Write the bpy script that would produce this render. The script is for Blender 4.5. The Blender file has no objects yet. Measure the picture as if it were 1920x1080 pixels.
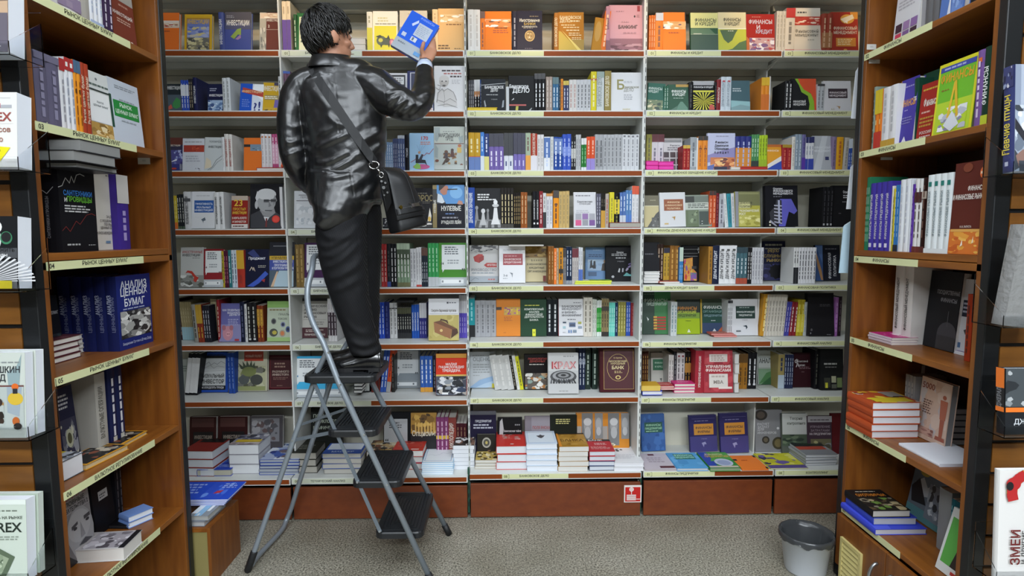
import bpy, bmesh, math, random
from mathutils import Matrix, Vector, noise
S = bpy.context.scene
COL = S.collection
PI = math.pi
EYE = 1.59                                   # eye height above the shop floor

# ------------------------------------------------------------------ camera
FPX, PITCH, YAW, ROLL = 1092.6, 0.09225, 0.01723, -0.00334
cy, sy, cp, sp = math.cos(YAW), math.sin(YAW), math.cos(PITCH), math.sin(PITCH)
FWD = Vector((sy*cp, cy*cp, -sp)); R0 = Vector((cy, -sy, 0)); U0 = R0.cross(FWD)
RGT = (R0*math.cos(ROLL) + U0*math.sin(ROLL)).normalized(); UPV = RGT.cross(FWD).normalized()
cam_data = bpy.data.cameras.new('camera'); cam = bpy.data.objects.new('camera', cam_data); COL.objects.link(cam)
cam_data.sensor_width = 36; cam_data.lens = FPX/1920*36; cam_data.clip_start = .05
mw = Matrix.Identity(4)
for i in range(3):
    mw[i][0], mw[i][1], mw[i][2] = RGT[i], UPV[i], -FWD[i]
mw.translation = Vector((0, 0, EYE)); cam.matrix_world = mw
S.camera = cam
# ------------------------------------------------------------------ world, lamps, exposure
S.view_settings.view_transform = 'Standard'; S.view_settings.look = 'None'
S.view_settings.gamma = 1; S.view_settings.use_curve_mapping = False
S.view_settings.exposure = -0.2
W = bpy.data.worlds.new('shop_surroundings'); S.world = W; W.use_nodes = True
W.node_tree.nodes['Background'].inputs[0].default_value = (.80, .88, 1, 1)
W.node_tree.nodes['Background'].inputs[1].default_value = .06
def area(name, loc, rot, sx, syy, power, col):
    l = bpy.data.lights.new(name, 'AREA'); l.shape = 'RECTANGLE'; l.size = sx; l.size_y = syy; l.energy = power; l.color = col
    o = bpy.data.objects.new(name, l); COL.objects.link(o); o.location = loc; o.rotation_euler = rot; return o
CEIL = 3.45
# fluorescent ceiling strips over the aisle; the unseen rear row is added to brighten the back panels (each hangs under its own fixture)
STRIPS = [(-1.45, 1.7, 1.2, .3, 10), (.1, 1.7, 1.2, .3, 14), (1.6, 1.7, 1.2, .3, 15), (-1.3, .1, 1.2, .5, 22), (.2, .1, 1.2, .5, 28), (1.7, .1, 1.2, .5, 26), (-1.3, -2.4, 1.2, .5, 150), (.2, -2.4, 1.2, .5, 180), (1.7, -2.4, 1.2, .5, 170)]
for i, (x, y, a, b, p) in enumerate(STRIPS):
    area('unseen_strip_light', (x, y, CEIL-.09), (0, 0, 0), a, b, p, (.87, .94, 1))
# warm halogen spots on a track in front of the wall shelving
SPOTS = [(-1.65, 1.5), (-1.05, 1.5), (-.45, 1.5), (.15, 1.5), (.75, 1.5), (1.35, 1.5), (1.95, 1.5)]
for i, (x, y) in enumerate(SPOTS):
    l = bpy.data.lights.new('halogen_spot', 'SPOT'); l.energy = 84; l.color = (1, .68, .34); l.spot_size = .40; l.spot_blend = .8; l.shadow_soft_size = .04
    o = bpy.data.objects.new('halogen_spot', l); COL.objects.link(o); o.location = (x, y, CEIL-.2)
    d = Vector((x*1.12, 3.4, 2.80)) - o.location; o.rotation_euler = d.to_track_quat('-Z', 'Y').to_euler()

# ------------------------------------------------------------------ pixel of the 1920x1080 photo -> point of the place
def ray(x, y):
    d = FWD + RGT*((x-960)/FPX) - UPV*((y-540)/FPX); return d
def atY(x, y, Y): d = ray(x, y); d = d*(Y/d.y); return Vector((d.x, d.y, d.z+EYE))
def atX(x, y, X): d = ray(x, y); d = d*(X/d.x); return Vector((d.x, d.y, d.z+EYE))
def atZ(x, y, Z): d = ray(x, y); d = d*((Z-EYE)/d.z); return Vector((d.x, d.y, d.z+EYE))

# ------------------------------------------------------------------ materials
def lin(h):
    h = h.lstrip('#'); o = []
    for i in (0, 2, 4):
        c = int(h[i:i+2], 16)/255; o.append(c/12.92 if c <= .04045 else ((c+.055)/1.055)**2.4)
    return (*o, 1)
MC = {}
def mat(h, rough=.45, metal=0., spec=.5):
    k = (h, rough, metal, spec)
    if k in MC: return MC[k]
    m = bpy.data.materials.new('paint_'+h); m.use_nodes = True; b = m.node_tree.nodes['Principled BSDF']
    b.inputs['Base Color'].default_value = lin(h); b.inputs['Roughness'].default_value = rough
    b.inputs['Metallic'].default_value = metal; b.inputs['Specular IOR Level'].default_value = spec
    MC[k] = m; return m
def nodemat(name):
    m = bpy.data.materials.new(name); m.use_nodes = True; nt = m.node_tree
    return m, nt, nt.nodes['Principled BSDF']
def ramp_noise(nt, scale, detail, c0, c1, p0=.35, p1=.65, mapscale=None, coord='Object'):
    tc = nt.nodes.new('ShaderNodeTexCoord'); mp = nt.nodes.new('ShaderNodeMapping'); n = nt.nodes.new('ShaderNodeTexNoise'); r = nt.nodes.new('ShaderNodeValToRGB')
    if mapscale: mp.inputs['Scale'].default_value = mapscale
    n.inputs['Scale'].default_value = scale; n.inputs['Detail'].default_value = detail
    r.color_ramp.elements[0].position = p0; r.color_ramp.elements[0].color = lin(c0); r.color_ramp.elements[1].position = p1; r.color_ramp.elements[1].color = lin(c1)
    nt.links.new(tc.outputs[coord], mp.inputs[0]); nt.links.new(mp.outputs[0], n.inputs['Vector']); nt.links.new(n.outputs[0], r.inputs[0])
    return r, n
def wood(name, c0, c1, scale=(1, 1, .09), rough=.38, ns=34):
    m, nt, b = nodemat(name); r, n = ramp_noise(nt, ns, 5, c0, c1, .3, .7, scale)
    nt.links.new(r.outputs[0], b.inputs['Base Color']); b.inputs['Roughness'].default_value = rough
    return m
WOOD = wood('cherry_wood_upright_grain', '6b3a13', '87501c')
WOODH = wood('cherry_wood_level_grain', '6b3a13', '87501c', (.09, .09, 1))
WOODY = wood('cherry_wood_shelf_grain', '744115', '915820', (1, .09, 1))
PLINTH = wood('red_brown_plinth_board', '6a3014', '783a18', (.6, 1, 1), .45, 30)
SLAT = wood('slatwall_board', '6a4117', '85551f', (.12, 1, 1), .4, 30)
BRN = mat('8a431c', .5, 0, .15)
STEEL = mat('c9ccc8', .5); STEELW = mat('d6d8d4', .45)
BACKP = mat('cdc9b8', .6)
BLACKP = mat('141618', .4); BLACKW = mat('1a1c20', .35)
CREAM = mat('d6d9a8', .5, 0, .2); CREAMW = mat('d3d8c2', .5, 0, .2)
INK = mat('26241f', .6)
def floor_mat():
    m, nt, b = nodemat('speckled_grey_lino'); r, n = ramp_noise(nt, 120, 4, '4e4b42', 'ccc8b8', .33, .69, None)
    r2, n2 = ramp_noise(nt, 1.6, 4, 'c8c4bb', 'ffffff', .3, .7, None)
    mx = nt.nodes.new('ShaderNodeMixRGB'); mx.blend_type = 'MULTIPLY'; mx.inputs[0].default_value = 1
    nt.links.new(r.outputs[0], mx.inputs[1]); nt.links.new(r2.outputs[0], mx.inputs[2]); nt.links.new(mx.outputs[0], b.inputs['Base Color'])
    b.inputs['Roughness'].default_value = .42
    return m
FLOORM = floor_mat()
def clear_mat():
    m, nt, b = nodemat('clear_acrylic'); b.inputs['Transmission Weight'].default_value = 1; b.inputs['Roughness'].default_value = .04
    b.inputs['IOR'].default_value = 1.12; b.inputs['Base Color'].default_value = (.96, .98, 1, 1); return m
CLEAR = clear_mat()

# ------------------------------------------------------------------ text outlines
TXT = {}
fcur = bpy.data.curves.new('letters', 'FONT'); fobj = bpy.data.objects.new('letters', fcur)
def glyphs(s, bold=.02):
    k = (s, bold)
    if k in TXT: return TXT[k]
    fcur.body = s; fcur.size = 1; fcur.resolution_u = 2; fcur.offset = bold; fcur.fill_mode = 'FRONT'
    me = bpy.data.meshes.new_from_object(fobj)
    vs = [(v.co.x, v.co.y) for v in me.vertices]; fs = [tuple(p.vertices) for p in me.polygons]
    bpy.data.meshes.remove(me)
    if not vs: TXT[k] = ([], [], 1, 1); return TXT[k]
    x0 = min(v[0] for v in vs); x1 = max(v[0] for v in vs); y0 = min(v[1] for v in vs); y1 = max(v[1] for v in vs)
    vs = [((x-x0), (y-y0)) for x, y in vs]
    TXT[k] = (vs, fs, x1-x0, y1-y0); return TXT[k]

# ------------------------------------------------------------------ mesh builder
class MB:
    def __init__(s): s.v = []; s.f = []; s.m = []; s.mats = []
    def mi(s, m):
        if m not in s.mats: s.mats.append(m)
        return s.mats.index(m)
    def add(s, vs, fs, m):
        b = len(s.v); s.v += [tuple(v) for v in vs]; k = s.mi(m)
        for f in fs: s.f.append([b+i for i in f]); s.m.append(k)
    def box(s, x0, y0, z0, x1, y1, z1, m):
        s.add([(x0, y0, z0), (x1, y0, z0), (x1, y1, z0), (x0, y1, z0), (x0, y0, z1), (x1, y0, z1), (x1, y1, z1), (x0, y1, z1)],
              [(3, 2, 1, 0), (4, 5, 6, 7), (0, 1, 5, 4), (1, 2, 6, 5), (2, 3, 7, 6), (3, 0, 4, 7)], m)
    def poly(s, pts, m): s.add(pts, [tuple(range(len(pts)))], m)
    def prism(s, pts, h, m):
        """pts: outline (counter-clockwise seen against h), h: extrusion vector"""
        n = len(pts); q = [Vector(p) for p in pts]; h = Vector(h); vs = q + [p+h for p in q]
        s.add(vs, [tuple(range(n-1, -1, -1)), tuple(range(n, 2*n))] + [(i, (i+1) % n, n+(i+1) % n, n+i) for i in range(n)], m)
    def tube(s, pts, r, m, seg=12, cap=True, radii=None, flat=None):
        P = [Vector(p) for p in pts]; n = len(P); vs = []; fs = []; up = None
        for i in range(n):
            t = (P[min(i+1, n-1)] - P[max(i-1, 0)]).normalized()
            if up is None:
                up = Vector((0, 0, 1)) if abs(t.z) < .9 else Vector((0, 1, 0))
                if flat is not None: up = Vector(flat)
            a = (up - t*up.dot(t)).normalized(); b = t.cross(a); up = a
            rr = radii[i] if radii else r
            ra, rb = rr if isinstance(rr, tuple) else (rr, rr)
            for k in range(seg):
                w = 2*PI*k/seg; vs.append(P[i] + a*(ra*math.cos(w)) + b*(rb*math.sin(w)))
        for i in range(n-1):
            for k in range(seg):
                fs.append((i*seg+k, i*seg+(k+1) % seg, (i+1)*seg+(k+1) % seg, (i+1)*seg+k))
        if cap: fs += [tuple(range(seg-1, -1, -1)), tuple(range((n-1)*seg, n*seg))]
        s.add(vs, fs, m)
    def ell(s, c, rx, ry, rz, m, seg=16, rings=10):
        vs = []; fs = []
        for i in range(rings+1):
            a = PI*i/rings
            for k in range(seg):
                w = 2*PI*k/seg; vs.append((c[0]+rx*math.sin(a)*math.cos(w), c[1]+ry*math.sin(a)*math.sin(w), c[2]-rz*math.cos(a)))
        for i in range(rings):
            for k in range(seg): fs.append((i*seg+k, i*seg+(k+1) % seg, (i+1)*seg+(k+1) % seg, (i+1)*seg+k))
        s.add(vs, fs, m)
    def text(s, o, dx, dy, h, txt, m, w=None, al='c', bold=.02, maxw=None):
        """o: anchor; dx along the line, dy up the letters; h letter height; w: forced width"""
        vs, fs, tw, th = glyphs(txt, bold)
        if not vs: return
        sc = h/.73; sx = sc
        if w: sx = w/tw
        elif maxw and tw*sc > maxw: sx = maxw/tw
        ox = {'c': -tw*sx/2, 'l': 0, 'r': -tw*sx}[al]
        o = Vector(o); dx = Vector(dx); dy = Vector(dy)
        s.add([o + dx*(ox+x*sx) + dy*(y*sc-.365*sc) for x, y in vs], fs, m)
    def build(s, name, parent=None, M=None, smooth=False):
        me = bpy.data.meshes.new(name); me.from_pydata(s.v, [], s.f)
        for m in s.mats: me.materials.append(m)
        me.polygons.foreach_set('material_index', s.m)
        if smooth: me.polygons.foreach_set('use_smooth', [True]*len(s.f))
        me.update()
        o = bpy.data.objects.new(name, me); COL.objects.link(o)
        if parent: o.parent = parent
        if M is not None: o.matrix_local = M
        return o
def tag(o, label=None, cat=None, group=None, kind=None):
    for k, v in (('label', label), ('category', cat), ('group', group), ('kind', kind)):
        if v: o[k] = v
    return o
def thing(name, label, cat, M=None, group=None):
    o = bpy.data.objects.new(name, None); o.empty_display_size = .05; COL.objects.link(o)
    if M is not None: o.matrix_world = M if isinstance(M, Matrix) else Matrix.Translation(M)
    return tag(o, label, cat, group)
def bevel(o, w, seg=2, ang=.6):
    b = o.modifiers.new('edge', 'BEVEL'); b.width = w; b.segments = seg; b.limit_method = 'ANGLE'; b.angle_limit = ang; return o
# strip centre heights of each shelf above the eye, from the photo
ZC = {1: [1.28, .963, .647, .329, .0145, -.312, -.626, -.948], 2: [1.28, .963, .647, .329, .0145, -.312, -.626, -.948],
      3: [1.28, .965, .648, .330, .0140, -.302, -.619, -.940], 4: [1.28, .967, .650, .330, .0145, -.305, -.623, -.945], 5: [1.28, .967, .650, .330, .0145, -.305, -.623, -.945]}
ZDECK = {1: -1.366, 2: -1.362, 3: -1.347, 4: -1.343, 5: -1.343}
YW, YB, YD = 3.23, 3.545, 3.142             # front of the shelves, their back panel, front of the bottom deck
# ------------------------------------------------------------------ the room
def slab(name, x0, y0, z0, x1, y1, z1, m):
    b = MB(); b.box(x0, y0, z0, x1, y1, z1, m); o = b.build(name); o['kind'] = 'structure'; return o
slab('floor', -4.2, -5, -.05, 4.2, 3.75, 0, FLOORM)
slab('ceiling', -4.2, -5, CEIL, 4.2, 3.75, CEIL+.05, mat('d8d8d2', .8))
slab('wall_back', -4.2, 3.62, 0, 4.2, 3.75, CEIL, mat('9a978c', .8))
slab('wall_left', -4.3, -5, 0, -4.2, 3.75, CEIL, mat('4a4640', .8))
slab('wall_right', 4.2, -5, 0, 4.3, 3.75, CEIL, mat('4a4640', .8))
def emis(h, e):
    m, nt, b = nodemat('lit_tube'); b.inputs['Emission Color'].default_value = lin(h); b.inputs['Emission Strength'].default_value = e; return m
TUBE = emis('e6f0ff', 6)
for i, (x, y, a, w, p) in enumerate(STRIPS):  # fittings out of view; the rear ones carry the added fill
    r = thing('unseen_ceiling_light', 'unseen white fluorescent ceiling fitting with a lit diffuser', 'lamp', Vector((x, y, CEIL)), 'fluorescent ceiling fittings')
    b = MB(); b.box(-a/2-.03, -w/2-.03, -.06, a/2+.03, w/2+.03, 0, STEELW); b.build('housing', r)
    b = MB(); b.box(-a/2, -w/2, -.075, a/2, w/2, -.0605, TUBE); b.build('diffuser', r)
r = thing('spotlight_track', 'white ceiling track carrying halogen spotlights before the wall shelving', 'lamp', Vector((.15, 1.5, CEIL)))
b = MB(); b.box(-2.0, -.02, -.035, 2.0, .02, 0, STEELW); b.build('rail', r)
HAL = emis('ffd9a0', 10)
for x, y in SPOTS:
    h = MB(); h.tube([(x-.15, -.02, -.11), (x-.15, -.075, -.155)], .034, STEELW, 12); h.tube([(x-.15, 0, -.03), (x-.15, -.02, -.11)], .008, STEELW, 8); ho = h.build('spot_head', r)
    l = MB(); l.tube([(x-.15, -.0752, -.1552), (x-.15, -.0765, -.1565)], .028, HAL, 12); l.build('bulb', ho)

# ------------------------------------------------------------------ white steel wall shelving, one thing per bay
BX = {1: (-2.15, -1.180), 2: (-1.172, -.197), 3: (-.185, .776), 4: (.788, 1.523), 5: (1.533, 2.27)}
TOPS = dict(zip(range(0, 9), [None]*9))
LBL = {1: ['']*9,
 2: ['', 'БИРЖЕВОЕ ДЕЛО', '', '', 'БИРЖЕВОЕ ДЕЛО', 'БИРЖЕВОЕ ДЕЛО', 'БИРЖЕВОЕ ДЕЛО', 'БИРЖЕВОЕ ДЕЛО', 'ТЕХНИЧЕСКИЙ АНАЛИЗ'],
 3: ['']+['БАНКОВСКОЕ ДЕЛО']*8,
 4: ['', 'ФИНАНСЫ И КРЕДИТ', 'ФИНАНСЫ И КРЕДИТ', 'ФИНАНСЫ. ДЕНЕЖНОЕ ОБРАЩЕНИЕ И КРЕДИТ', 'ФИНАНСЫ. ДЕНЕЖНОЕ ОБРАЩЕНИЕ И КРЕДИТ', 'ДЕНЬГИ КРЕДИТ БАНКИ', 'ФИНАНСЫ ПРЕДПРИЯТИЯ', 'ФИНАНСЫ ПРЕДПРИЯТИЯ', 'ФИНАНСЫ ПРЕДПРИЯТИЯ'],
 5: ['']+['ФИНАНСОВЫЙ МЕНЕДЖМЕНТ']*4+['ФИНАНСОВАЯ ПОЛИТИКА', 'ФИНАНСОВЫЙ АНАЛИЗ', 'ФИНАНСОВЫЙ АНАЛИЗ', 'КОНТРОЛЛИНГ']}
NUMT = {4: {8: '01'}, 5: {5: '03', 8: '08'}}
CRW = {1: .075, 2: .43, 3: .415, 4: .40, 5: .90}      # width of the cream label in the price rail
def plate(b, x0, x1, z0, z1, y, m): b.box(x0, y-.0015, z0, x1, y, z1, m)
BAYLAB = {1: 'white steel shelving bay of investment books beside the narrow wooden bookcase end', 2: 'white steel shelving bay of stock exchange books behind the man on the ladder',
          3: 'white steel shelving bay marked for banking, at the middle of the wall', 4: 'white steel shelving bay marked for finance and credit', 5: 'white steel shelving bay marked for financial management beside the waste bin'}
GREEN = mat('1f4a38', .4)
for bay in range(1, 6):
    x0, x1 = BX[bay]
    r = thing('shelving_bay', BAYLAB[bay], 'shelving', Vector(((x0+x1)/2, YB, 0)), 'bays of the white wall shelving')
    def P(b, name, par=r): return b.build(name, par, Matrix.Translation((-(x0+x1)/2, -YB, 0)) if par is r else None)
    b = MB(); zz = [.22]+[EYE+z for z in (-.98, -.65, -.34, -.02, .3, .62, .93, 1.28)]+[3.15]
    for q in range(len(zz)-1): b.box(x0, YB, zz[q]+.0015, x1, YB+.012, zz[q+1]-.0015, BACKP)
    P(b, 'back_panel')
    for row in range(0, 9):
        zc = EYE+(ZC[bay][row] if row < 8 else ZDECK[bay]); yf = YD if row == 8 else YW
        b = MB(); b.box(x0, yf+.003, zc-.0, x1, YB-.001, zc+.018, STEELW)
        b.box(x0, yf+.003, zc-.019, x1, yf+.02, zc-.0, STEELW)                       # folded front lip
        b.box(x0+.004, yf+.16, zc-.032, x1-.004, yf+.175, zc-.0002, STEEL)           # stiffening rib below
        sh = P(b, 'shelf'); bevel(sh, .0015, 1)
        if row == 0: continue
        b = MB(); b.box(x0, yf, zc-.0185, x1, yf+.0028, zc+.0185, STEELW)
        # coloured strip held in the rail
        cw = CRW[bay]; c0 = x0+.004
        if bay == 5: pieces = [(x0+.004, x1-.035, CREAM), (x1-.034, x1-.003, BRN)]
        elif bay == 1: pieces = [(x0, -1.84, CREAMW), (-1.838, x1-.006, BRN)]
        elif row == 8 and bay == 3: pieces = [(x0, x0+.18, BRN), (x0+.181, x0+.55, CREAM), (x0+.551, x1-.004, BRN)]; c0 = x0+.181
        else: pieces = [(c0, x0+cw, CREAMW if bay == 2 else CREAM), (x0+cw+.001, x1-.006, BRN)]
        rail = b; lab = LBL[bay][row]
        for a, e, m in pieces:
            if not (lab and m in (CREAM, CREAMW)): plate(rail, a, e, zc-.0125, zc+.0125, yf-.0002, m)
        ro = rail.build('price_rail', sh)
        if lab:
            b = MB()
            for a, e, m in pieces:
                if m in (CREAM, CREAMW): plate(b, a, e, zc-.0125, zc+.0125, yf-.0002, m)
            yy = yf-.0021; t = LBL[bay][row]; w = cw if bay != 5 else .62
            tx = {2: x0+.20, 3: x0+.21, 4: x0+.215, 5: x0+.235}[bay]
            if row == 8 and bay == 3: tx = x0+.36
            if len(t) > 25: tx = x0+.235
            b.text((tx, yy, zc), (1, 0, 0), (0, 0, 1), .0120, t, INK, maxw={2: .19, 3: .168, 4: .33 if len(t) > 25 else .185, 5: .25}[bay], bold=.018)
            nm = NUMT.get(bay, {}).get(row, '%02d' % row); nx = x0+.027 if not (row == 8 and bay == 3) else x0+.2
            b.text((nx, yy, zc), (1, 0, 0), (0, 0, 1), .0145, nm, mat('6b6a3c'), maxw=.022)
            b.box(nx+.018, yy, zc-.012, nx+.0195, yy+.0015, zc+.012, INK); b.box(nx+.012, yy, zc-.012, nx+.018, yy+.0015, zc-.0105, INK); b.box(nx+.012, yy, zc+.0105, nx+.018, yy+.0015, zc+.012, INK)
            b.build('shelf_label', sh)
    # kick plate; behind it a black board paints the shadow gap above
    zk = {1: .185, 2: .190, 3: .200, 4: .205, 5: .205}[bay]
    b = MB(); b.box(x0+.004, YD+.004, .006, x1-.003, YD+.02, zk, PLINTH); o = P(b, 'kick_plate'); bevel(o, .002, 2)
    b = MB(); b.box(x0, YD+.09, .01, x1, YD+.1, EYE+ZDECK[bay]-.02, BLACKP); P(b, 'gap_shade_board')
    # side panels and posts
    xs = {1: [(x1-.004, YW+.004)], 2: [], 3: [(x1-.006, YW+.004)], 4: [(x1-.008, YW+.17)], 5: [(x1-.01, YW+.004)]}[bay]
    for xx, ys in xs:
        b = MB(); b.box(xx, ys, .22, xx+.008, YB-.002, 3.0, STEELW); P(b, 'side_panel')
    if bay == 4:
        for row in range(1, 8):
            zc = EYE+ZC[bay][row]; b = MB(); yq = YW+.02
            b.prism([(x1-.006, yq, zc-.02), (x1-.006, YB-.003, zc-.02), (x1-.006, YB-.003, zc-.11), (x1-.006, yq+.16, zc-.05)], (.004, 0, 0), STEELW); P(b, 'shelf_bracket')
    if bay in (2, 3):
        b = MB(); xx = x1+.001 if bay == 2 else x1+.0025
        b.box(xx, YW+.004, .07, xx+.009, YW+.03, 3.1, STEEL)
        for k in range(60): b.box(xx+.003, YW+.0025, .3+k*.045, xx+.006, YW+.004, .325+k*.045, BLACKP)
        P(b, 'slotted_post')
    if bay in (3, 4):
        b = MB(); xx = BX[bay][0]-.014; b.box(xx, YD+.03, .02, xx+.011, YD+.05, .28, GREEN)
        for k in range(4): b.box(xx+.003, YD+.0285, .06+k*.05, xx+.008, YD+.03, .085+k*.05, BLACKP)
        P(b, 'foot_post')
# fire hose sign on the kick plate
p0, p1 = atY(1170, 942, YD), atY(1203, 910, YD)
b = MB(); b.box(p0.x, YD-.0005, p0.z, p1.x, YD+.0035, p1.z, mat('e6e2dc')); sg = b.build('hose_reel_sign')
tag(sg, 'small red and white fire hose sign stuck on the brown kick plate', 'sign')
b = MB(); w = p1.x-p0.x; o = Vector((p0.x, YD-.0008, p0.z))
draw_art = [('R', .06, .06, .94, .94, 'c3201c'), ('E', .42, .8, .13, .13, 'f0ece6'), ('E', .42, .8, .08, .08, 'c3201c'), ('R', .4, .68, .44, .92, 'f0ece6'), ('R', .3, .78, .54, .82, 'f0ece6'), ('R', .4, .5, .44, .68, 'f0ece6')]
draw_art += [('R', .14, .14+.075*k, .68, .185+.075*k, 'f0ece6') for k in range(5)] + [('R', .68, .2, .92, .235, 'f0ece6')]
HOSE = (b, draw_art, o, w)

# ------------------------------------------------------------------ wooden bookcases along both sides of the aisle
LX, LY0, LY1 = -1.40, 1.800, 2.500
RX, RY0, RY1 = 1.556, 1.862, 2.552
LSH = [EYE+z for z in (1.10, .727, .343, -.055, -.445, -.817, -1.186)]
RSH = [EYE+z for z in (1.14, .758, .349, -.075, -.462, -.859, -1.248)]
LLAB = ['', 'РЫНОК ЦЕННЫХ БУМАГ', 'РЫНОК ЦЕННЫХ БУМАГ', 'РЫНОК ЦЕННЫХ БУМАГ', 'РЫНОК ЦЕННЫХ БУМАГ', 'ВАЛЮТНОЕ РЕГУЛИРОВАНИЕ', 'ВАЛЮТНОЕ РЕГУЛИРОВАНИЕ']
LNUM = ['', '02', '03', '04', '05', '06', '07']
RLAB = ['', 'ФИНАНСЫ', 'ФИНАНСЫ', 'ФИНАНСЫ', 'ФИНАНСЫ', 'ФИНАНСЫ', '']
RNUM = ['', '02', '03', '04', '05', '06', '07']
BACKWOOD = wood('bookcase_back_board', '3a210d', '482a11')  # dark wood, darkened further to paint in the shade inside the cases
def bookcase(sx, X, Y0, Y1, shelves, labs, nums, label, name='bookcase'):
    """sx: +1 when it opens towards +X; the shelf faces lie in the plane x = X"""
    r = thing(name, label, 'bookcase', Vector((X-sx*.17, (Y0+Y1)/2, 0))); inv = Matrix.Translation((-(X-sx*.17), -(Y0+Y1)/2, 0))
    def bx(b, xa, ya, za, xb, yb, zb, m): b.box(min(X-sx*xa, X-sx*xb), ya, za, max(X-sx*xa, X-sx*xb), yb, zb, m)
    D = .335
    for ya in (Y0, Y1-.02):
        b = MB(); bx(b, 0, ya, .02, D, ya+.02, 3.05, WOOD); o = b.build('side_panel', r, inv); bevel(o, .0012, 1)
    b = MB(); bx(b, D, Y0, .02, D+.008, Y1, 3.05, BACKWOOD); b.build('back_panel', r, inv)
    for yb_ in (Y0-.034, Y1+.001):
        b = MB(); bx(b, -.003, yb_, 0, .05, yb_+.033, 3.08, BLACKP); o = b.build('corner_post', r, inv); bevel(o, .003, 2)
    for i, z in enumerate(shelves):
        b = MB(); bx(b, .001, Y0+.0205, z-.024, D-.001, Y1-.0205, z, WOODY)
        if i == 3: bx(b, .0, Y0-.0005, z-.052, D-.001, Y1+.0005, z-.0265, WOODY)
        sh = b.build('shelf', r, inv); bevel(sh, .0015, 1)
        if i == 0: continue
        ya, yb = (Y0+.012, Y0+.50) if sx > 0 else (Y1-.005, Y1-.40)
        zt = z-.026 if i == 3 else z+.001
        b = MB(); x = X+sx*.0015; d = Vector((0, 1 if sx > 0 else -1, 0))
        b.box(min(X+sx*.0003, x), min(ya, yb), zt-.027, max(X+sx*.0003, x), max(ya, yb), zt, CREAM)
        x2 = x+sx*.0004; L = abs(yb-ya)
        if labs[i]: b.text((x2, (ya+yb)/2 + d.y*L*(.06 if sx > 0 else -.04), zt-.0135), d, (0, 0, 1), .0145, labs[i], INK, maxw=L*.54, bold=.018)
        b.text((x2, ya+d.y*.022, zt-.0135), d, (0, 0, 1), .016, nums[i], INK, maxw=.03)
        b.build('shelf_label', sh)
        # small paper price note hanging at the far upright
        if sx < 0 and i in (1, 2, 3, 4) or sx > 0 and i == 2:
            pass
    return r, inv, bx
lr, linv, _b = bookcase(1, LX, LY0, LY1, LSH, LLAB, LNUM, 'cherry wood bookcase of securities market books facing the aisle, beside the man')
rr, rinv, bx = bookcase(-1, RX, RY0, RY1, RSH, RLAB, RNUM, 'cherry wood bookcase of finance books with cupboard doors below, beside the waste bin')
# cupboard doors of the finance bookcase
ym = (RY0+RY1)/2; ztop = RSH[6]-.03
b = MB(); b.box(RX-.0005, RY0-.0005, ztop-.002, RX+.33, RY1, ztop+.0, WOODY)
VENT = mat('cdbf7e', .5)
for k, (ya, yb) in enumerate(((ym+.002, RY1-.004), (RY0+.004, ym-.002))):
    b = MB(); b.box(RX-.019, ya, .07, RX-.0008, yb, ztop-.003, WOOD); d = b.build('door', rr, rinv); bevel(d, .002, 2)
    yh = ym+.045 if k == 0 else ym-.045
    h = MB(); pts = []
    for q in range(11):
        a = PI*q/10; pts.append((RX-.0195-.034*math.sin(a), yh, ztop-.135+.062*math.cos(a)))
    h.tube(pts, .0065, mat('a9adb0', .3, .9), 10); h.build('handle', d, None, True)
    yc = (ya+yb)/2+(.045 if k == 0 else -.045); v = MB(); va, vb, z0, z1 = yc-.075, yc+.075, ztop-.44, ztop-.09
    for (a0, a1, c0, c1) in ((va, va+.015, z0, z1), (vb-.015, vb, z0, z1), (va+.015, vb-.015, z0, z0+.015), (va+.015, vb-.015, z1-.015, z1)):
        v.box(RX-.030, a0, c0, RX-.0192, a1, c1, VENT)
    for q in range(14):
        zz = z0+.022+q*.0225; v.prism([(RX-.029, va+.015, zz), (RX-.021, va+.015, zz+.016), (RX-.0195, va+.015, zz+.0155), (RX-.027, va+.015, zz)], (0, vb-va-.03, 0), VENT)
    v.box(RX-.0215, va+.014, z0+.014, RX-.0192, vb-.014, z1-.014, mat('8a7c4c')); v.build('vent_grille', d)

# slatwall boards closing the near ends of the bookcases
def slatwall(name, label, x0, x1, y, zoff):
    r = thing(name, label, 'display panel', Vector(((x0+x1)/2, y, 0))); inv = Matrix.Translation((-(x0+x1)/2, -y, 0))
    b = MB(); b.box(x0, y+.008, 0, x1, y+.02, 3.05, BLACKP); b.build('backing_board', r, inv)
    b = MB(); k = 0; z = zoff
    while z < 3.0:
        b.box(x0, y-.006, z, x1, y+.0078, z+.094, SLAT); z += .1075
    b.build('slat_face', r, inv)
    return r
slatwall('slatwall_panel', 'wooden slatwall panel holding trading manuals at the end of the securities bookcase', -1.85, LX-.052, LY0-.028, .034)
slatwall('slatwall_panel', 'wooden slatwall panel holding nature books at the end of the finance bookcase', RX+.052, 2.05, RY0-.028, .052)

# low wooden block between the bookcase and the wall shelving
BKX, BKY0, BKY1, BKZ = -1.335, 2.545, 2.83, EYE-1.318
r = thing('low_display_block', 'low wooden display block with a beige end beside the stepladder feet', 'block', Vector((BKX-.15, (BKY0+BKY1)/2, 0))); inv = Matrix.Translation((-(BKX-.15), -(BKY0+BKY1)/2, 0))
b = MB(); b.box(BKX-.30, BKY0+.004, 0, BKX-.004, BKY1, BKZ-.02, mat('8d8250', .5)); b.build('body', r, inv)
b = MB(); b.box(BKX-.0038, BKY0, 0, BKX+.010, BKY1, BKZ-.0005, WOOD); b.build('side_board', r, inv)
b = MB(); b.box(BKX-.30, BKY0, BKZ-.0195, BKX-.004, BKY1, BKZ-.0005, WOODY); b.build('board_top', r, inv)

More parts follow.
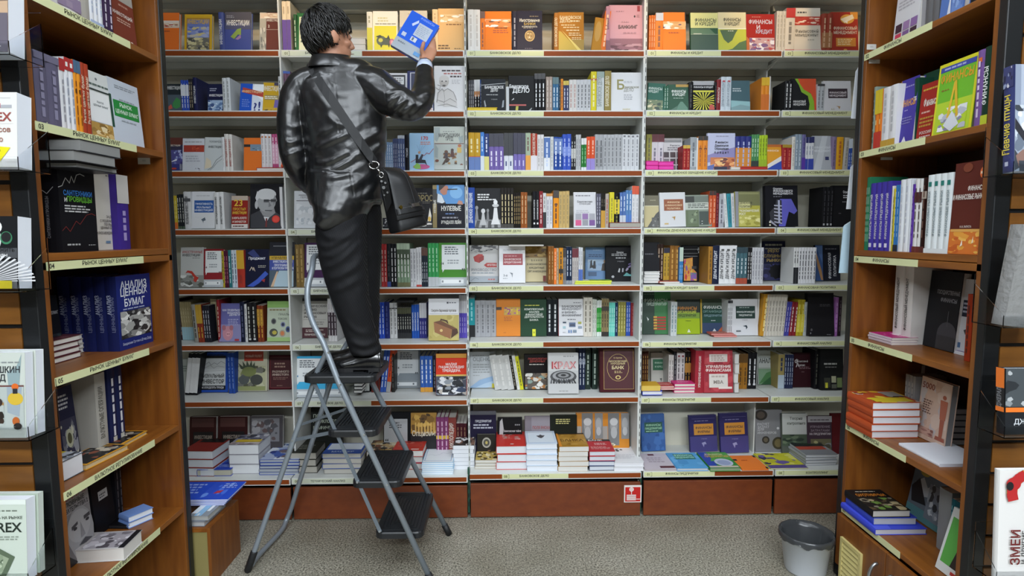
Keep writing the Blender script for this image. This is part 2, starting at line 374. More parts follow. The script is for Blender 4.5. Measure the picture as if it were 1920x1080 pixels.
# waste bin
bc = Vector((1.43, 2.605, 0)); bh = .185
r = thing('waste_bin', 'white plastic waste bin lined with a grey bag, on the floor by the finance bookcase', 'bin', bc)
b = MB(); seg = 40; prof = [(.092, .002), (.096, .01), (.118, bh-.012), (.1235, bh-.01), (.124, bh), (.119, bh), (.114, bh-.02), (.092, .012), (.0, .011)]
vs = []; fs = []
for (rr_, z) in prof:
    for k in range(seg): vs.append((rr_*.94*math.cos(2*PI*k/seg), rr_*.94*math.sin(2*PI*k/seg), z))
for i in range(len(prof)-1):
    for k in range(seg): fs.append((i*seg+k, i*seg+(k+1) % seg, (i+1)*seg+(k+1) % seg, (i+1)*seg+k))
fs.append(tuple(range(seg-1, -1, -1)))
b.add(vs, fs, mat('c3c8ce', .4)); b.build('bin_body', r, None, True)
b = MB(); vs = []; fs = []; rnd = random.Random(3)
lp = [(.1285, bh-.022), (.1285, bh-.01), (.1275, bh+.004), (.1215, bh+.006), (.107, bh-.02), (.086, .07), (.076, .03), (.0, .035)]
for i, (rr_, z) in enumerate(lp):
    for k in range(seg*2):
        w = 2*PI*k/seg/2; wob = .0 if i in (7,) else (.0016*math.sin(7*w+i)+.0014*math.sin(13*w+2*i)+rnd.uniform(-.0008, .0008))
        vs.append(((rr_*.94+wob*(.35 if i in (2, 3) else 1))*math.cos(w), (rr_*.94+wob*(.35 if i in (2, 3) else 1))*math.sin(w), z+(wob*3 if i == 0 else wob*.4)))
n2 = seg*2
for i in range(len(lp)-1):
    for k in range(n2): fs.append((i*n2+k, i*n2+(k+1) % n2, (i+1)*n2+(k+1) % n2, (i+1)*n2+k))
b.add(vs, fs, mat('3a3c3e', .25)); o = b.build('bin_liner', r, None, True)
# ------------------------------------------------------------------ books
# art on a cover, in shares of its width (u) and height (v):
#  R u0 v0 u1 v1 colour | E u v ru rv colour | P [(u,v)..] colour | T u v h text colour [align] [max width] | V u v h text colour (upright line of letters)
#  L u0 u1 v0 v1 lines colour (a block of small print) | N u0 v0 u1 v1 [colours] pieces seed (a busy picture) | K [(u,v)..] width colour (a drawn line)
BOOKS = []
def draw(mb, art, o, dx, dy, Wd, Ht, spine=False):
    nrm = dx.cross(dy); lay = [0]
    def pt(u, v): return o + dx*(u*Wd) + dy*(v*Ht) + nrm*(.00025*lay[0]+.0002)
    for a in art:
        lay[0] += 1; k = a[0]
        if k == 'R':
            _, u0, v0, u1, v1, c = a; mb.poly([pt(u0, v0), pt(u1, v0), pt(u1, v1), pt(u0, v1)], mat(c))
        elif k == 'E':
            _, u, v, ru, rv, c = a; mb.poly([pt(u+ru*math.cos(2*PI*i/18), v+rv*math.sin(2*PI*i/18)) for i in range(18)], mat(c))
        elif k == 'P':
            pts = [pt(*q) for q in a[1]]; s = sum((pts[i]-pts[0]).cross(pts[i+1]-pts[0]).dot(nrm) for i in range(1, len(pts)-1))
            mb.poly(pts if s > 0 else pts[::-1], mat(a[2]))
        elif k == 'T':
            al = a[6] if len(a) > 6 else 'c'; mwd = a[7] if len(a) > 7 else .86
            mb.text(pt(a[1], a[2]), dx, dy, a[3]*Ht, a[4], mat(a[5]), al=al, maxw=mwd*Wd)
        elif k == 'V':
            mb.text(pt(a[1], a[2]), dy, -dx, a[3]*(Wd if spine else Ht), a[4], mat(a[5]), maxw=(a[6] if len(a) > 6 else .8)*Ht)
        elif k == 'L':
            _, u0, u1, v0, v1, n, c = a; rnd = random.Random(int(n*97+v0*1000+u0*77)); hh = (v1-v0)/n
            for i in range(n):
                v = v1-hh*(i+.75); e = u0+(u1-u0)*rnd.uniform(.72, 1); u = u0
                while u < e-.01:
                    w = rnd.uniform(.07, .2)*(u1-u0)+.02; q = min(u+w, e)
                    mb.poly([pt(u, v), pt(q, v), pt(q, v+hh*.5), pt(u, v+hh*.5)], mat(c)); u = q+.022
        elif k == 'N':
            _, u0, v0, u1, v1, cols, n, sd = a; rnd = random.Random(sd)
            mb.poly([pt(u0, v0), pt(u1, v0), pt(u1, v1), pt(u0, v1)], mat(cols[0]))
            for i in range(n):
                lay[0] += .06
                cu, cv = rnd.uniform(u0, u1), rnd.uniform(v0, v1); r = rnd.uniform(.05, .2); nn = rnd.randint(5, 8); ph = rnd.uniform(0, 6); q = []
                for j in range(nn):
                    w = ph+2*PI*j/nn; rr = r*rnd.uniform(.6, 1.1)
                    q.append(pt(min(u1, max(u0, cu+rr*math.cos(w)*(u1-u0))), min(v1, max(v0, cv+rr*math.sin(w)*(v1-v0)))))
                mb.poly(q, mat(cols[1+i % (len(cols)-1)]))
        elif k == 'K':
            pts = [Vector((q[0]*Wd, q[1]*Ht)) for q in a[1]]; w = a[2]*Wd/2
            for p, q in zip(pts, pts[1:]):
                d = (q-p); d = d.normalized() if d.length > 0 else Vector((1, 0)); nn = Vector((-d.y, d.x))*w; p = p-d*w*.5; q = q+d*w*.5
                mb.poly([pt(z.x/Wd, z.y/Ht) for z in (p-nn, q-nn, q+nn, p+nn)], mat(a[3]))
def book(M, Wd, Ht, T, cov, label, art=(), spine=None, back=None, pages='d9d6cf', sart=(), group=None, parts=True, hard=True, area=1, name='book', cat='book', rough=.4):
    BOOKS.append(dict(M=M, W=Wd, H=Ht, T=T, cov=cov, label=label, art=list(art), spine=spine or cov, back=back or cov, pages=pages, sart=list(sart), group=group, parts=parts, hard=hard, area=area, name=name, cat=cat))
def book_meshes(b, cover, pageb):
    Wd, Ht, T = b['W'], b['H'], b['T']; c = .0022 if b['hard'] else .0008; c = min(c, T*.2); i = .003 if b['hard'] else .0004
    mf, ms, mk = mat(b['cov'], .4, 0, .12), mat(b['spine'], .4, 0, .12), mat(b['back'], .4, 0, .12)
    cover.box(0, 0, 0, Wd, c, Ht, mf); cover.box(0, T-c, 0, Wd, T, Ht, mk)
    # the spine, slightly rounded
    n = 4; r = min(.003, T*.12); q = [(-r*math.sin(PI*k/n), T*k/n) for k in range(n+1)]
    vs = [(x, y, 0) for x, y in q] + [(x, y, Ht) for x, y in q]
    cover.add(vs, [(k+1, k, n+1+k, n+2+k) for k in range(n)] + [tuple(range(n+1)), tuple(range(2*n+1, n, -1))], ms)
    mp = mat(b['pages'], .7, 0, .2)
    pageb.box(.0003, c, i, Wd-i, T-c, Ht-i, mp)
    if b['hard'] is False and T > .02: pass
    draw(cover, b['art'], Vector((0, 0, 0)), Vector((1, 0, 0)), Vector((0, 0, 1)), Wd, Ht)
    if b['sart']: draw(cover, b['sart'], Vector((-r-.0003, T, 0)), Vector((0, -1, 0)), Vector((0, 0, 1)), T, Ht, True)
def flush_books(limit=320):
    for b in BOOKS:
        if len(b['label'].replace(',', ' ').split()) > 16: print('LONG', b['label'])
    BOOKS.sort(key=lambda b: -b['area'])
    done = {}; uniq = {}
    for b in BOOKS[:limit]:
        lb = b['label']
        if b['parts']:
            cv, pg = MB(), MB(); book_meshes(b, cv, pg)
            o = thing(b['name'], lb, b['cat'], b['M'], b['group']); cv.build('cover', o); pg.build('page_block', o)
        else:
            cv = MB(); book_meshes(b, cv, cv); o = cv.build(b['name'], None, b['M']); tag(o, lb, b['cat'], b['group'])
    rest = BOOKS[limit:]
    if rest:
        big = MB()
        for b in rest:
            cv = MB(); book_meshes(b, cv, cv); base = len(big.v); big.v += [tuple(b['M'] @ Vector(v)) for v in cv.v]
            ix = [big.mi(m) for m in cv.mats]
            for f, m in zip(cv.f, cv.m): big.f.append([base+i for i in f]); big.m.append(ix[m])
        o = big.build('thin_book_spines'); tag(o, 'narrow book spines filling the gaps in the rows of the white wall shelving', 'books', None, 'stuff')
    print('BOOKS', len(BOOKS), 'as objects', min(limit, len(BOOKS)))

ORD = ['first', 'second', 'third', 'fourth', 'fifth', 'sixth', 'seventh', 'eighth']
NUM = {2: 'two', 3: 'three', 4: 'four', 5: 'five', 6: 'six', 7: 'seven', 8: 'eight'}
BAYN = {1: 'investment bay', 2: 'exchange bay', 3: 'banking bay', 4: 'finance bay', 5: 'management bay'}
ROWN = {1: 'top shelf', 2: 'second shelf', 3: 'third shelf', 4: 'fourth shelf', 5: 'fifth shelf', 6: 'sixth shelf', 7: 'seventh shelf', 8: 'bottom shelf'}
def shelf_top(bay, row):
    return EYE + (ZDECK[bay]+.018 if row == 8 else ZC[bay][row]+.019)
cur = dict(zx=0, zy=0, s=1, bay=1, row=1, yf=3.262, off=0)
def at_shelf(bay, row, zoom=None, yf=None):
    cur.update(bay=bay, row=row)
    if zoom: cur.update(zx=zoom[0], zy=zoom[1], s=zoom[2])
    cur['yf'] = yf or {1: 3.26, 2: 3.26, 3: 3.26, 4: 3.26, 5: 3.275, 6: 3.30, 7: 3.33, 8: 3.36}[row]
def PX(x): return cur['zx'] + x/cur['s']
def PY(y): return cur['zy'] + y/cur['s']
def where(): return BAYN[cur['bay']] + ', ' + ROWN[cur['row']]
RS = random.Random(5)
def Sp(x0, x1, n, yt, col, desc, tc=None, txt=None, top=None, bot=None, mid=None, lean=0, base=None, yf=None, depth=.15, big=.5, pages='d9d6cf', yb=None, dots=None):
    """a run of n like books standing spine out"""
    zb = shelf_top(cur['bay'], cur['row']); yf = yf or cur['yf']
    if yb is not None: yf = atZ(PX(x0), PY(yb), zb).y
    if base is not None: zb = atY(PX(x0), PY(base), yf).z
    yf = min(max(yf, YW+.008), YB-.008-depth)
    w = (x1-x0)/n
    for i in range(n):
        a, b = PX(x0+w*i), PX(x0+w*(i+1))
        pb = PY(yt)
        A, B = atY(a, pb, yf), atY(b, pb, yf)
        H = A.z - zb + RS.uniform(-.001, .001); T = (B.x-A.x)-.0006
        art = []
        if top: art.append(('R', 0, 1-top[1], 1, 1, top[0]))
        if bot: art.append(('R', 0, 0, 1, bot[1], bot[0]))
        if mid: art.append(('R', 0, mid[1], 1, mid[2], mid[0]))
        if dots: art.append(('R', .25, dots[1], .75, dots[1]+.05, dots[0]))
        if txt: art.append(('V', .5, .5 if not bot else .5+bot[1]/2, big, txt, tc or 'e8e8e8', .74 if not bot else .6))
        elif tc:
            lo = .12+(bot[1] if bot else 0); hi = .9-(top[1] if top else 0); v = lo; r = random.Random(int(x0*13+n))
            while v < hi-.04:
                q = min(hi, v+r.uniform(.05, .16)); art.append(('R', .34, v, .62, q, tc)); v = q+.03
        dsc = desc if n == 1 else f'{desc}, {ORD[i]} of {NUM[n]} rightwards'
        th = math.radians(lean)
        M = Matrix.Translation((B.x, yf+RS.uniform(0, .004), zb+.0004)) @ Matrix.Rotation(PI/2, 4, 'Z') @ Matrix.Rotation(th, 4, 'X')
        if lean < 0: M = Matrix.Translation((A.x, yf, zb+.0004)) @ Matrix.Rotation(PI/2, 4, 'Z') @ Matrix.Rotation(th, 4, 'X') @ Matrix.Translation((0, -T, 0))
        book(M, depth+RS.uniform(-.004, .004), H/math.cos(th), T, col, f'{dsc}, {where()}', spine=col, back=col, sart=art, parts=False, hard=T > .02, area=(b-a)*H*340, group=(f'{desc}, {where()}' if n > 1 else None), pages=pages)
def F(x0, x1, yt, col, label, art=(), T=.022, lean=7, yf=None, yb=None, base=None, spine=None, tilt=0, yaw=0, hard=True, sart=(), zb=None, pages='d9d6cf'):
    """a book facing out of the shelf, leaned back a little"""
    if zb is None: zb = shelf_top(cur['bay'], cur['row'])
    yf = yf or cur['yf']
    if yb is not None: yf = atZ(PX((x0+x1)/2), PY(yb), zb).y
    if base is not None: zb = atY(PX(x0), PY(base), yf).z
    t = math.radians(lean)
    A = atY(PX(x0), PY((yt*2+yt+300)/3), yf); B = atY(PX(x1), PY((yt*2+yt+300)/3), yf)
    # the top edge lies further back by H sin(lean)
    H = .2
    for _ in range(4):
        p = atY(PX((x0+x1)/2), PY(yt), yf+H*math.sin(t)); H = (p.z-zb)/math.cos(t)
    Wd = B.x-A.x; yf = min(yf, YB-.004-T-H*math.sin(t))
    M = Matrix.Translation((A.x, yf, zb+.0004+T*math.sin(t))) @ Matrix.Rotation(math.radians(yaw), 4, 'Z') @ Matrix.Rotation(-t, 4, 'X') @ Matrix.Rotation(math.radians(tilt), 4, 'Y')
    book(M, Wd, H, T, col, f'{label}, {where()}', art, spine=spine, sart=sart, hard=hard, area=Wd*H*340*340, pages=pages)
def Kx(x0, x1, ytop, yb, n, col, label, art=(), ycov=None, pages='d9d6cf', yf=None, base=None, depth=None, hard=True, spine=None, rz=0, name='book', cat='book', jit=.004, mono=None):
    """n books lying in a stack; ytop: where the top cover's near edge shows, ycov: its far edge"""
    zb = shelf_top(cur['bay'], cur['row'])
    if yf is None: yf = atZ(PX(x0), PY(yb), zb).y
    elif base is not None: zb = atY(PX(x0), PY(base), yf).z
    A = atY(PX(x0), PY(yb), yf); B = atY(PX(x1), PY(yb), yf); zt = atY(PX(x0), PY(ytop), yf).z
    t = (zt-zb)/n
    if depth is None:
        depth = .2
        if ycov is not None and zt < EYE-.05: depth = min(.26, max(.08, atZ(PX((x0+x1)/2), PY(ycov), zt).y - yf))
    yf = min(yf, YB-.12); depth = min(depth, YB-.01-yf)
    for i in range(n):
        top = i == n-1
        dx, dy, r = (0, 0, 0) if n == 1 else (RS.uniform(-jit, jit), RS.uniform(0, jit), RS.uniform(-.02, .02))
        M = Matrix.Translation((A.x+dx, yf+dy, zb+t*(i+1)-.0003)) @ Matrix.Rotation(rz+r, 4, 'Z') @ Matrix(((1, 0, 0, 0), (0, 0, 1, 0), (0, -1, 0, 0), (0, 0, 0, 1)))
        pos = ['lowest', 'second up', 'third up', 'fourth up', 'fifth up', 'sixth up', 'seventh up'][i] if not top else 'topmost'
        lb = f'{label}, {where()}' if n == 1 else f'{pos} in {label}, {where()}'
        book(M, B.x-A.x, depth, t-.0006, mono[i % len(mono)] if mono and not top else col, lb, art if top else (), hard=hard, spine=spine, area=(PX(x1)-PX(x0))*(t*340+(30 if top else 0)), pages=pages, name=name, cat=cat, group=None if n == 1 else f'{label}, {where()}')
# ------------------------------------------------------------------ the books on the wall, shelf by shelf (read off the photo)
ZA, ZB_, Z3, Z4 = (300, 0, 4.909), (540, 0, 4.909), (870, 0, 4.909), (1205, 0, 4.627)
ZA2, ZB2, Z32, Z42 = (300, 220, 4.909), (640, 220, 4.908), (870, 220, 4.909), (1200, 220, 4.683)
ZA3, ZB3, Z33, Z43 = (310, 430, 4.697), (640, 430, 4.696), (870, 430, 4.694), (1195, 430, 4.683)
ZA4, ZB4, Z34, Z44 = (320, 640, 4.153), (640, 640, 4.152), (870, 640, 4.154), (1190, 640, 4.154)
WH = 'e9e8e4'; BK = '1b1c1f'
def bubble(frame, lines=6, grey='b9bfc4'):
    return [('R', 0, 0, 1, .2, grey), ('R', .08, .06, .86, .15, 'e6e9ea'), ('R', .1, .08, .16, .13, '8a9096'), ('R', .7, .085, .76, .13, '6a7076'), ('R', .1, .38, .92, .95, 'dfe2e3'), ('P', [(.12, .39), (.2, .39), (.13, .31)], 'dfe2e3'), ('L', .2, .7, .72, .92, 4, '5a6066'), ('L', .3, .8, .5, .62, 2, '9aa0a4'), ('T', .12, .56, .13, '“', frame, 'c'), ('T', .85, .42, .13, '”', frame, 'c')]
# ---- first bay
at_shelf(1, 1, ZA)
F(-20, 160, 122, 'f07a30', 'orange hardcover with a glossy white band', [('R', 0, .6, 1, .79, 'efe0d2'), ('N', .1, .62, .95, .72, ['e8c9a8', 'b8452c', 'f5efe6', '7a4030'], 14, 3), ('L', .1, .6, .48, .54, 1, 'a8481c')])
F(212, 465, 138, 'd9ad2c', 'yellow hardcover with a blue castle picture', [('R', .07, .03, .93, .9, 'b5842a'), ('R', .1, .05, .9, .86, '6f7fc0'), ('N', .1, .36, .9, .66, ['8a98cf', 'c9c2b0', '5868b0', 'd8c88a', 'aab2d6'], 26, 4), ('N', .1, .02, .9, .36, ['6d6b62', 'c2b88a', '4a4a48', 'd8cf9e', '8a8468'], 40, 5), ('T', .5, .77, .12, 'ИНВЕСТИЦИИ', 'e6b92e', 'c', .76)])
Sp(532, 580, 1, 112, '4a5590', 'navy spine with white capitals', 'dfe0e4', 'ИНВЕСТИЦИИ', big=.5)
F(584, 826, 116, '4c5798', 'navy hardcover with a green arrow', [('R', 0, .72, 1, 1, '4d4a54'), ('R', 0, .55, 1, .72, '4c5070'), ('L', .06, .4, .84, .92, 2, '9a98a0'), ('T', .5, .69, .13, 'ИНВЕСТИЦИИ', WH), ('P', [(.22, .36), (.48, .56), (.62, .58), (.62, .4), (.5, .42), (.36, .3)], '8aa44a'), ('P', [(.4, .3), (.6, .42), (.62, .33), (.5, .28)], '9a7aa8')])
F(906, 1108, 120, '6a3d36', 'brown textbook with a pale landscape strip', [('R', 0, 0, .3, 1, 'b4ae9e'), ('N', 0, 0, .3, .6, ['a8a69c', '8a8880', 'd0ccc0', '777a78'], 14, 6), ('R', .02, .84, 1, .98, 'e8d6c2'), ('N', .05, .86, .98, .97, ['e2c8ac', 'fff4e4', 'c9a68a'], 12, 7), ('T', .64, .78, .06, 'ИНВЕСТИЦИИ', 'e8ddd0', 'c', .62), ('T', .42, .64, .07, '2', 'e8ddd0'), ('R', .3, .545, 1, .555, 'c2b0a4')])  # pale block across the head is lamp glare painted on the cover
at_shelf(1, 2, ZA)
F(46, 186, 778, '2a3238', 'dark hardcover with green and red cubes', [('T', .5, .83, .12, 'ИНВЕСТИЦИИ', 'e4e8ea', 'c', .9), ('R', 0, 0, 1, .6, '4a5a66'), ('P', [(.45, .3), (.7, .5), (.95, .4), (.95, .15), (.7, .08), (.45, .15)], '3a8a4a'), ('P', [(.05, .1), (.35, .25), (.45, .1), (.1, .02)], 'c85a4a')])
Sp(184, 256, 3, 738, '3553b4', 'blue spine with a white title panel', 'd0d8ea', mid=('dfe4ec', .5, .85))
Sp(258, 296, 2, 726, '26262c', 'thin black spine with beige print', 'b0a48c')
Sp(296, 330, 1, 712, '232650', 'navy spine with white capitals', 'd8dae4', 'ИНВЕСТИЦИИ', big=.5)
F(428, 572, 778, '1c2040', 'navy hardcover with a pale blue globe', [('L', .15, .6, .72, .86, 2, 'aab0c8'), ('T', .55, .56, .08, 'ИНВЕСТИЦИИ', 'e8eaf0'), ('N', .05, 0, .98, .4, ['9ab4d4', '5c7aa8', 'd6e4f0', '3a5488'], 24, 8)])
Sp(566, 640, 2, 716, 'cdd2d6', 'tall white spine with grey print', '9aa0a0')
F(722, 936, 772, '2a58c0', 'blue and white hardcover with a red title band', [('R', .52, 0, 1, 1, 'd4dce8'), ('P', [(.52, .72), (.6, 1), (1, 1), (1, .4)], 'eef2f6'), ('P', [(.1, .68), (1, .54), (1, .72), (.1, .86)], 'b8402f'), ('T', .5, .7, .08, 'ИНВЕСТИЦИИ', 'e4c89a'), ('L', .1, .45, .15, .45, 4, '6f8ad6'), ('T', .68, .17, .3, '?', '1e2f78'), ('T', .86, .2, .34, '!', '1e2f78')], tilt=3)
F(936, 1096, 764, 'c9a22a', 'mustard hardcover with a violet corner', [('R', .62, .9, 1, 1, '3a3350'), ('T', .5, .76, .16, 'ИНВЕСТИЦИИ', 'e9e4d0', 'c', .94), ('R', .1, .4, 1, .56, '9a8a5a'), ('L', .1, .95, .42, .54, 2, 'efe8d0'), ('P', [(.62, .02), (1, .02), (1, .4), (.7, .4)], '6a5aa0'), ('N', .1, 0, .98, .13, ['c9a22a', '2a2620', '5a4a28'], 9, 9)], tilt=2)
Sp(1086, 1110, 1, 705, 'd2d4d6', 'white spine with a black mark', '3a3a3a')
at_shelf(1, 3, ZA2)
F(66, 196, 192, '3a3c7c', 'blue textbook with a maroon head', [('R', 0, .78, 1, 1, '5e2a22'), ('R', 0, .62, 1, .78, '2e2a48'), ('T', .4, .75, .05, 'ИНВЕСТИЦИИ', 'd8c8b8'), ('N', .1, .2, 1, .62, ['4a4a8a', '6f78b8', '33306a', 'a8b0d8'], 16, 10), ('P', [(.1, .25), (.6, .3), (.6, .36)], 'e4e6f0'), ('E', .4, .06, .2, .03, 'b03a2a')])
F(170, 396, 200, 'ccd0d8', 'white textbook with a red band', [('L', .2, .95, .86, .92, 1, '9a9aa0'), ('R', .16, .58, 1, .79, '9e3326'), ('N', .5, .6, .98, .77, ['a83c2a', 'c85a3a', '8a2a20'], 10, 11), ('L', .25, .92, .26, .48, 3, 'a8acb8'), ('N', .65, .0, .9, .1, ['ccd0d8', '5a5a60', '8a8a90'], 6, 12)])
F(396, 566, 188, 'c2c8ca', 'pale grey textbook with curved pencil lines', [('T', .6, .87, .06, 'ЭКОНОМИЧЕСКАЯ', '6a7074', 'c', .75), ('T', .55, .7, .065, 'ИНВЕСТИЦИИ', '2e3236', 'c', .7), ('P', [(.02, .05), (.4, .1), (.35, .3), (.1, .4)], 'd6cbb4'), ('K', [(.2, .02), (.45, .12), (.65, .32), (.95, .45)], .02, '3a3f44'), ('K', [(.32, .02), (.5, .1), (.7, .25), (.95, .35)], .018, '5a5f64')], tilt=1)
Sp(560, 586, 1, 182, 'd8dadc', 'white spine beside the pencil line textbook', 'c2c4c8')
Sp(588, 656, 2, 155, 'd8d6d2', 'white spine with red and black capitals', '9a2f28', 'ИНВЕСТИЦИИ И БИЗНЕС', big=.5)
F(762, 926, 194, 'd8702c', 'orange softcover with a blue panel', [('R', 0, .72, .4, .8, '1f1c1c'), ('R', .36, .6, 1, .8, '6f8496'), ('N', .4, .6, 1, .7, ['6f8496', '3a4a58', '9ab0c0'], 8, 13)])
Kx(890, 1150, 462, 488, 1, 'b8342c', 'flat red book with a yellow end under white spines', yf=3.25)
Sp(922, 1022, 3, 153, 'd6d4d6', 'white spine dotted with coloured figures', 'b8b0b4', base=461, yf=3.27, dots=('b06a3a', .88))
Sp(1024, 1080, 2, 153, 'b5507e', 'magenta spine with white print', 'e8d4de', base=461, yf=3.27, mid=('d9a8c0', .1, .7))
Sp(1080, 1106, 1, 155, 'd2d0d2', 'white spine next to the magenta ones', 'b0b0b8', base=461, yf=3.27)
F(1106, 1170, 230, 'd4562c', 'orange red softcover half hidden by the man', [], base=461, yf=3.27)
at_shelf(1, 4, ZA2)
Sp(94, 150, 3, 722, 'c4ae38', 'yellow spine with an orange foot', 'e6dc9a', bot=('d0692c', .2))
Sp(152, 212, 3, 710, '24272a', 'black spine with white stripes', 'd0d2cc', bot=('4a5a48', .08))
Sp(212, 276, 1, 684, 'cfd0d2', 'broad white spine with a grey band', '5a5c60', 'РЕАЛЬНЫЕ ИНВЕСТИЦИИ', mid=('4a4c50', .74, .82), big=.42)
F(276, 492, 688, 'd6d8dc', 'white textbook with a blue title block', [('L', .2, .9, .87, .9, 1, 'a8acb4'), ('R', .12, .43, .95, .76, '2a5aa2'), ('T', .53, .66, .05, 'ЭФФЕКТИВНОСТЬ', 'dfe6f0', 'c', .74), ('T', .53, .57, .05, 'РЕАЛЬНЫХ', 'dfe6f0'), ('T', .53, .48, .05, 'ИНВЕСТИЦИЙ', 'dfe6f0'), ('P', [(.42, .24), (.58, .3), (.62, .22), (.52, .2), (.52, .14), (.48, .2)], '5a6672')])
Sp(490, 582, 2, 688, 'd8d9da', 'white spine with black print', '2a2c30', 'ИНВЕСТИЦИОННЫЙ АНАЛИЗ', big=.36)
F(648, 798, 728, '8c2924', 'dark red book with yellow capitals', [('R', 0, .86, 1, 1, 'b8a898'), ('R', 0, 0, 1, .13, 'd0cac6'), ('L', .1, .9, .03, .1, 1, '5a3a34'), ('T', .42, .78, .2, '23', 'd6b03a'), ('T', .5, .59, .08, 'ПРОСТЫХ', 'd6b03a', 'c', .8), ('T', .5, .46, .08, 'ИНВЕСТИЦИИ', 'e2bc40', 'c', .85), ('T', .5, .31, .065, 'В НЕФТЬ ЗОЛОТО', 'e6ddd2', 'c', .88), ('T', .5, .2, .065, 'И ЗАРАБОТОК', 'e6ddd2', 'c', .85)])
F(815, 1116, 618, '232327', 'black book with a grey photo portrait and a red sticker', [('P', [(.02, .0), (.02, .3), (.3, .4), (.5, .26), (.78, .36), (.98, .26), (.98, 0)], '33343a'), ('P', [(.3, .4), (.4, .28), (.6, .24), (.78, .34), (.72, .5), (.34, .5)], '8e8e90'), ('E', .5, .6, .29, .24, '9fa0a2'), ('E', .5, .76, .3, .13, 'cbccce'), ('P', [(.2, .6), (.16, .68), (.22, .84), (.3, .7)], 'cbccce'), ('P', [(.72, .5), (.83, .62), (.76, .75), (.7, .62)], '8a8b8e'), ('R', .42, .58, .58, .645, '4b4c50'), ('R', .64, .585, .8, .65, '4b4c50'), ('R', .42, .612, .8, .628, '222326'), ('P', [(.58, .6), (.66, .5), (.57, .47)], '7c7d80'), ('R', .46, .385, .68, .405, '55565a'), ('E', .2, .52, .05, .09, 'b4b5b7'), ('P', [(.42, .26), (.5, .12), (.6, .24)], 'd6d7da'), ('P', [(.49, .22), (.54, .22), (.53, .02), (.47, .02)], '6a2a2a'), ('E', .8, .2, .12, .085, 'd83428'), ('E', .8, .2, .085, .06, 'e04a3a')], T=.03)
Sp(1096, 1122, 1, 640, 'dcdcde', 'white edge beside the portrait book')
Kx(1122, 1180, 760, 1022, 4, '33343a', 'stack of grey paged books beside the portrait', pages='c4c8d0', yf=3.29)
at_shelf(1, 5, ZA3)
F(120, 326, 163, 'babcba', 'grey textbook with a curling red arrow', [('T', .5, .88, .06, 'ИНОСТРАННЫЕ', '9a2f2a', 'c', .86), ('T', .45, .79, .06, 'ИНВЕСТИЦИИ', '222426', 'c', .76), ('L', .5, .95, .71, .75, 1, '8a8c8a'), ('N', 0, 0, 1, .3, ['8a8c88', 'c4c6c2', '6a6c68', 'dcdedb', '55574f'], 22, 15), ('P', [(.2, .34), (.3, .42), (.5, .4), (.66, .28), (.78, .24), (.66, .12), (.56, .16), (.58, .24), (.46, .34), (.3, .37)], 'b8382c')])
F(322, 498, 178, '8d2a30', 'dark red hardcover with a white speech bubble', bubble('5a1a20'))
Sp(488, 510, 1, 192, 'b8a430', 'yellow green spine beside the speech bubble book', '4a5a2a')
Sp(510, 546, 2, 190, '4e1c30', 'maroon spine with a pink line', 'b86a80')
Sp(546, 572, 1, 182, '2f7076', 'teal spine with white print', 'b8d4d4')
Sp(574, 622, 2, 184, 'c2ccd6', 'pale blue spine with dark print', '3a4a60')
Sp(624, 690, 1, 186, 'a8382c', 'broad red spine with a yellow head', '8a2a20', top=('c89c2e', .5))
F(690, 902, 180, '1e2036', 'dark blue hardcover with a bright diagonal beam', [('P', [(.35, 1), (.62, .8), (.35, .78), (.1, .9)], '2f3a70'), ('T', .5, .74, .07, 'Проджект', 'dcdee6', 'c', .7), ('L', .55, .95, .5, .58, 2, 'a8a49c'), ('K', [(.2, .43), (.28, .53), (.34, .44), (.36, .52), (.42, .42)], .03, 'c8b8a8'), ('P', [(.1, .02), (.5, .2), (.85, .42), (.98, .34), (.6, .1), (.35, 0)], '3a58b8'), ('P', [(.68, .18), (.85, .22), (.82, .12)], '9a2f34')])
F(904, 1120, 116, '2c2d33', 'black textbook with yellow and blue bands', [('R', .15, .9, .95, .915, '8a8a90'), ('R', 0, .6, 1, .69, 'c6a22e'), ('T', .5, .645, .05, 'УПРАВЛЕНИЕ', '3a3010'), ('R', 0, .37, 1, .6, '3a4a98'), ('T', .55, .55, .05, 'ИНВЕСТИЦИОННЫМИ', 'dfe2ec', 'c', .8), ('T', .55, .48, .05, 'ПРОГРАММАМИ', 'dfe2ec', 'c', .7), ('T', .55, .41, .05, 'И ПОРТФЕЛЕМ ПРОЕКТОВ', 'dfe2ec', 'c', .88), ('R', 0, 0, 1, .37, '4a5a68'), ('P', [(.1, 0), (.4, .36), (.98, .36), (.98, 0)], 'aac0cc'), ('P', [(.06, 0), (.3, .34), (.36, .34), (.18, 0)], 'd0b090')])
at_shelf(1, 6, ZA3)
Sp(92, 150, 2, 614, '3a1e24', 'dark maroon spine leaning on the tan row', '8a6a60', lean=-5, yb=975)
Sp(138, 242, 5, 640, 'aea078', 'tan spine with a pale blue foot', 'c8bc94', bot=('9fc4d0', .34), lean=-3, yb=975)
Sp(244, 278, 1, 662, '9a9890', 'grey spine with dark print', '3a3a38', lean=-3)
Sp(278, 332, 2, 664, '8a3826', 'red spine with a yellow head', 'c8a83a', top=('c09a34', .5), lean=-3)
Sp(334, 396, 3, 672, '26262e', 'dark spine with white print', 'c0c0c8', lean=-2)
Sp(394, 446, 1, 614, 'cabf98', 'tall cream spine with a wooden foot', '4a4a40', bot=('a87a3a', .3), yb=975)
Sp(446, 470, 1, 620, '8c2a30', 'red spine behind the pink piggy book', 'c8b8a8')
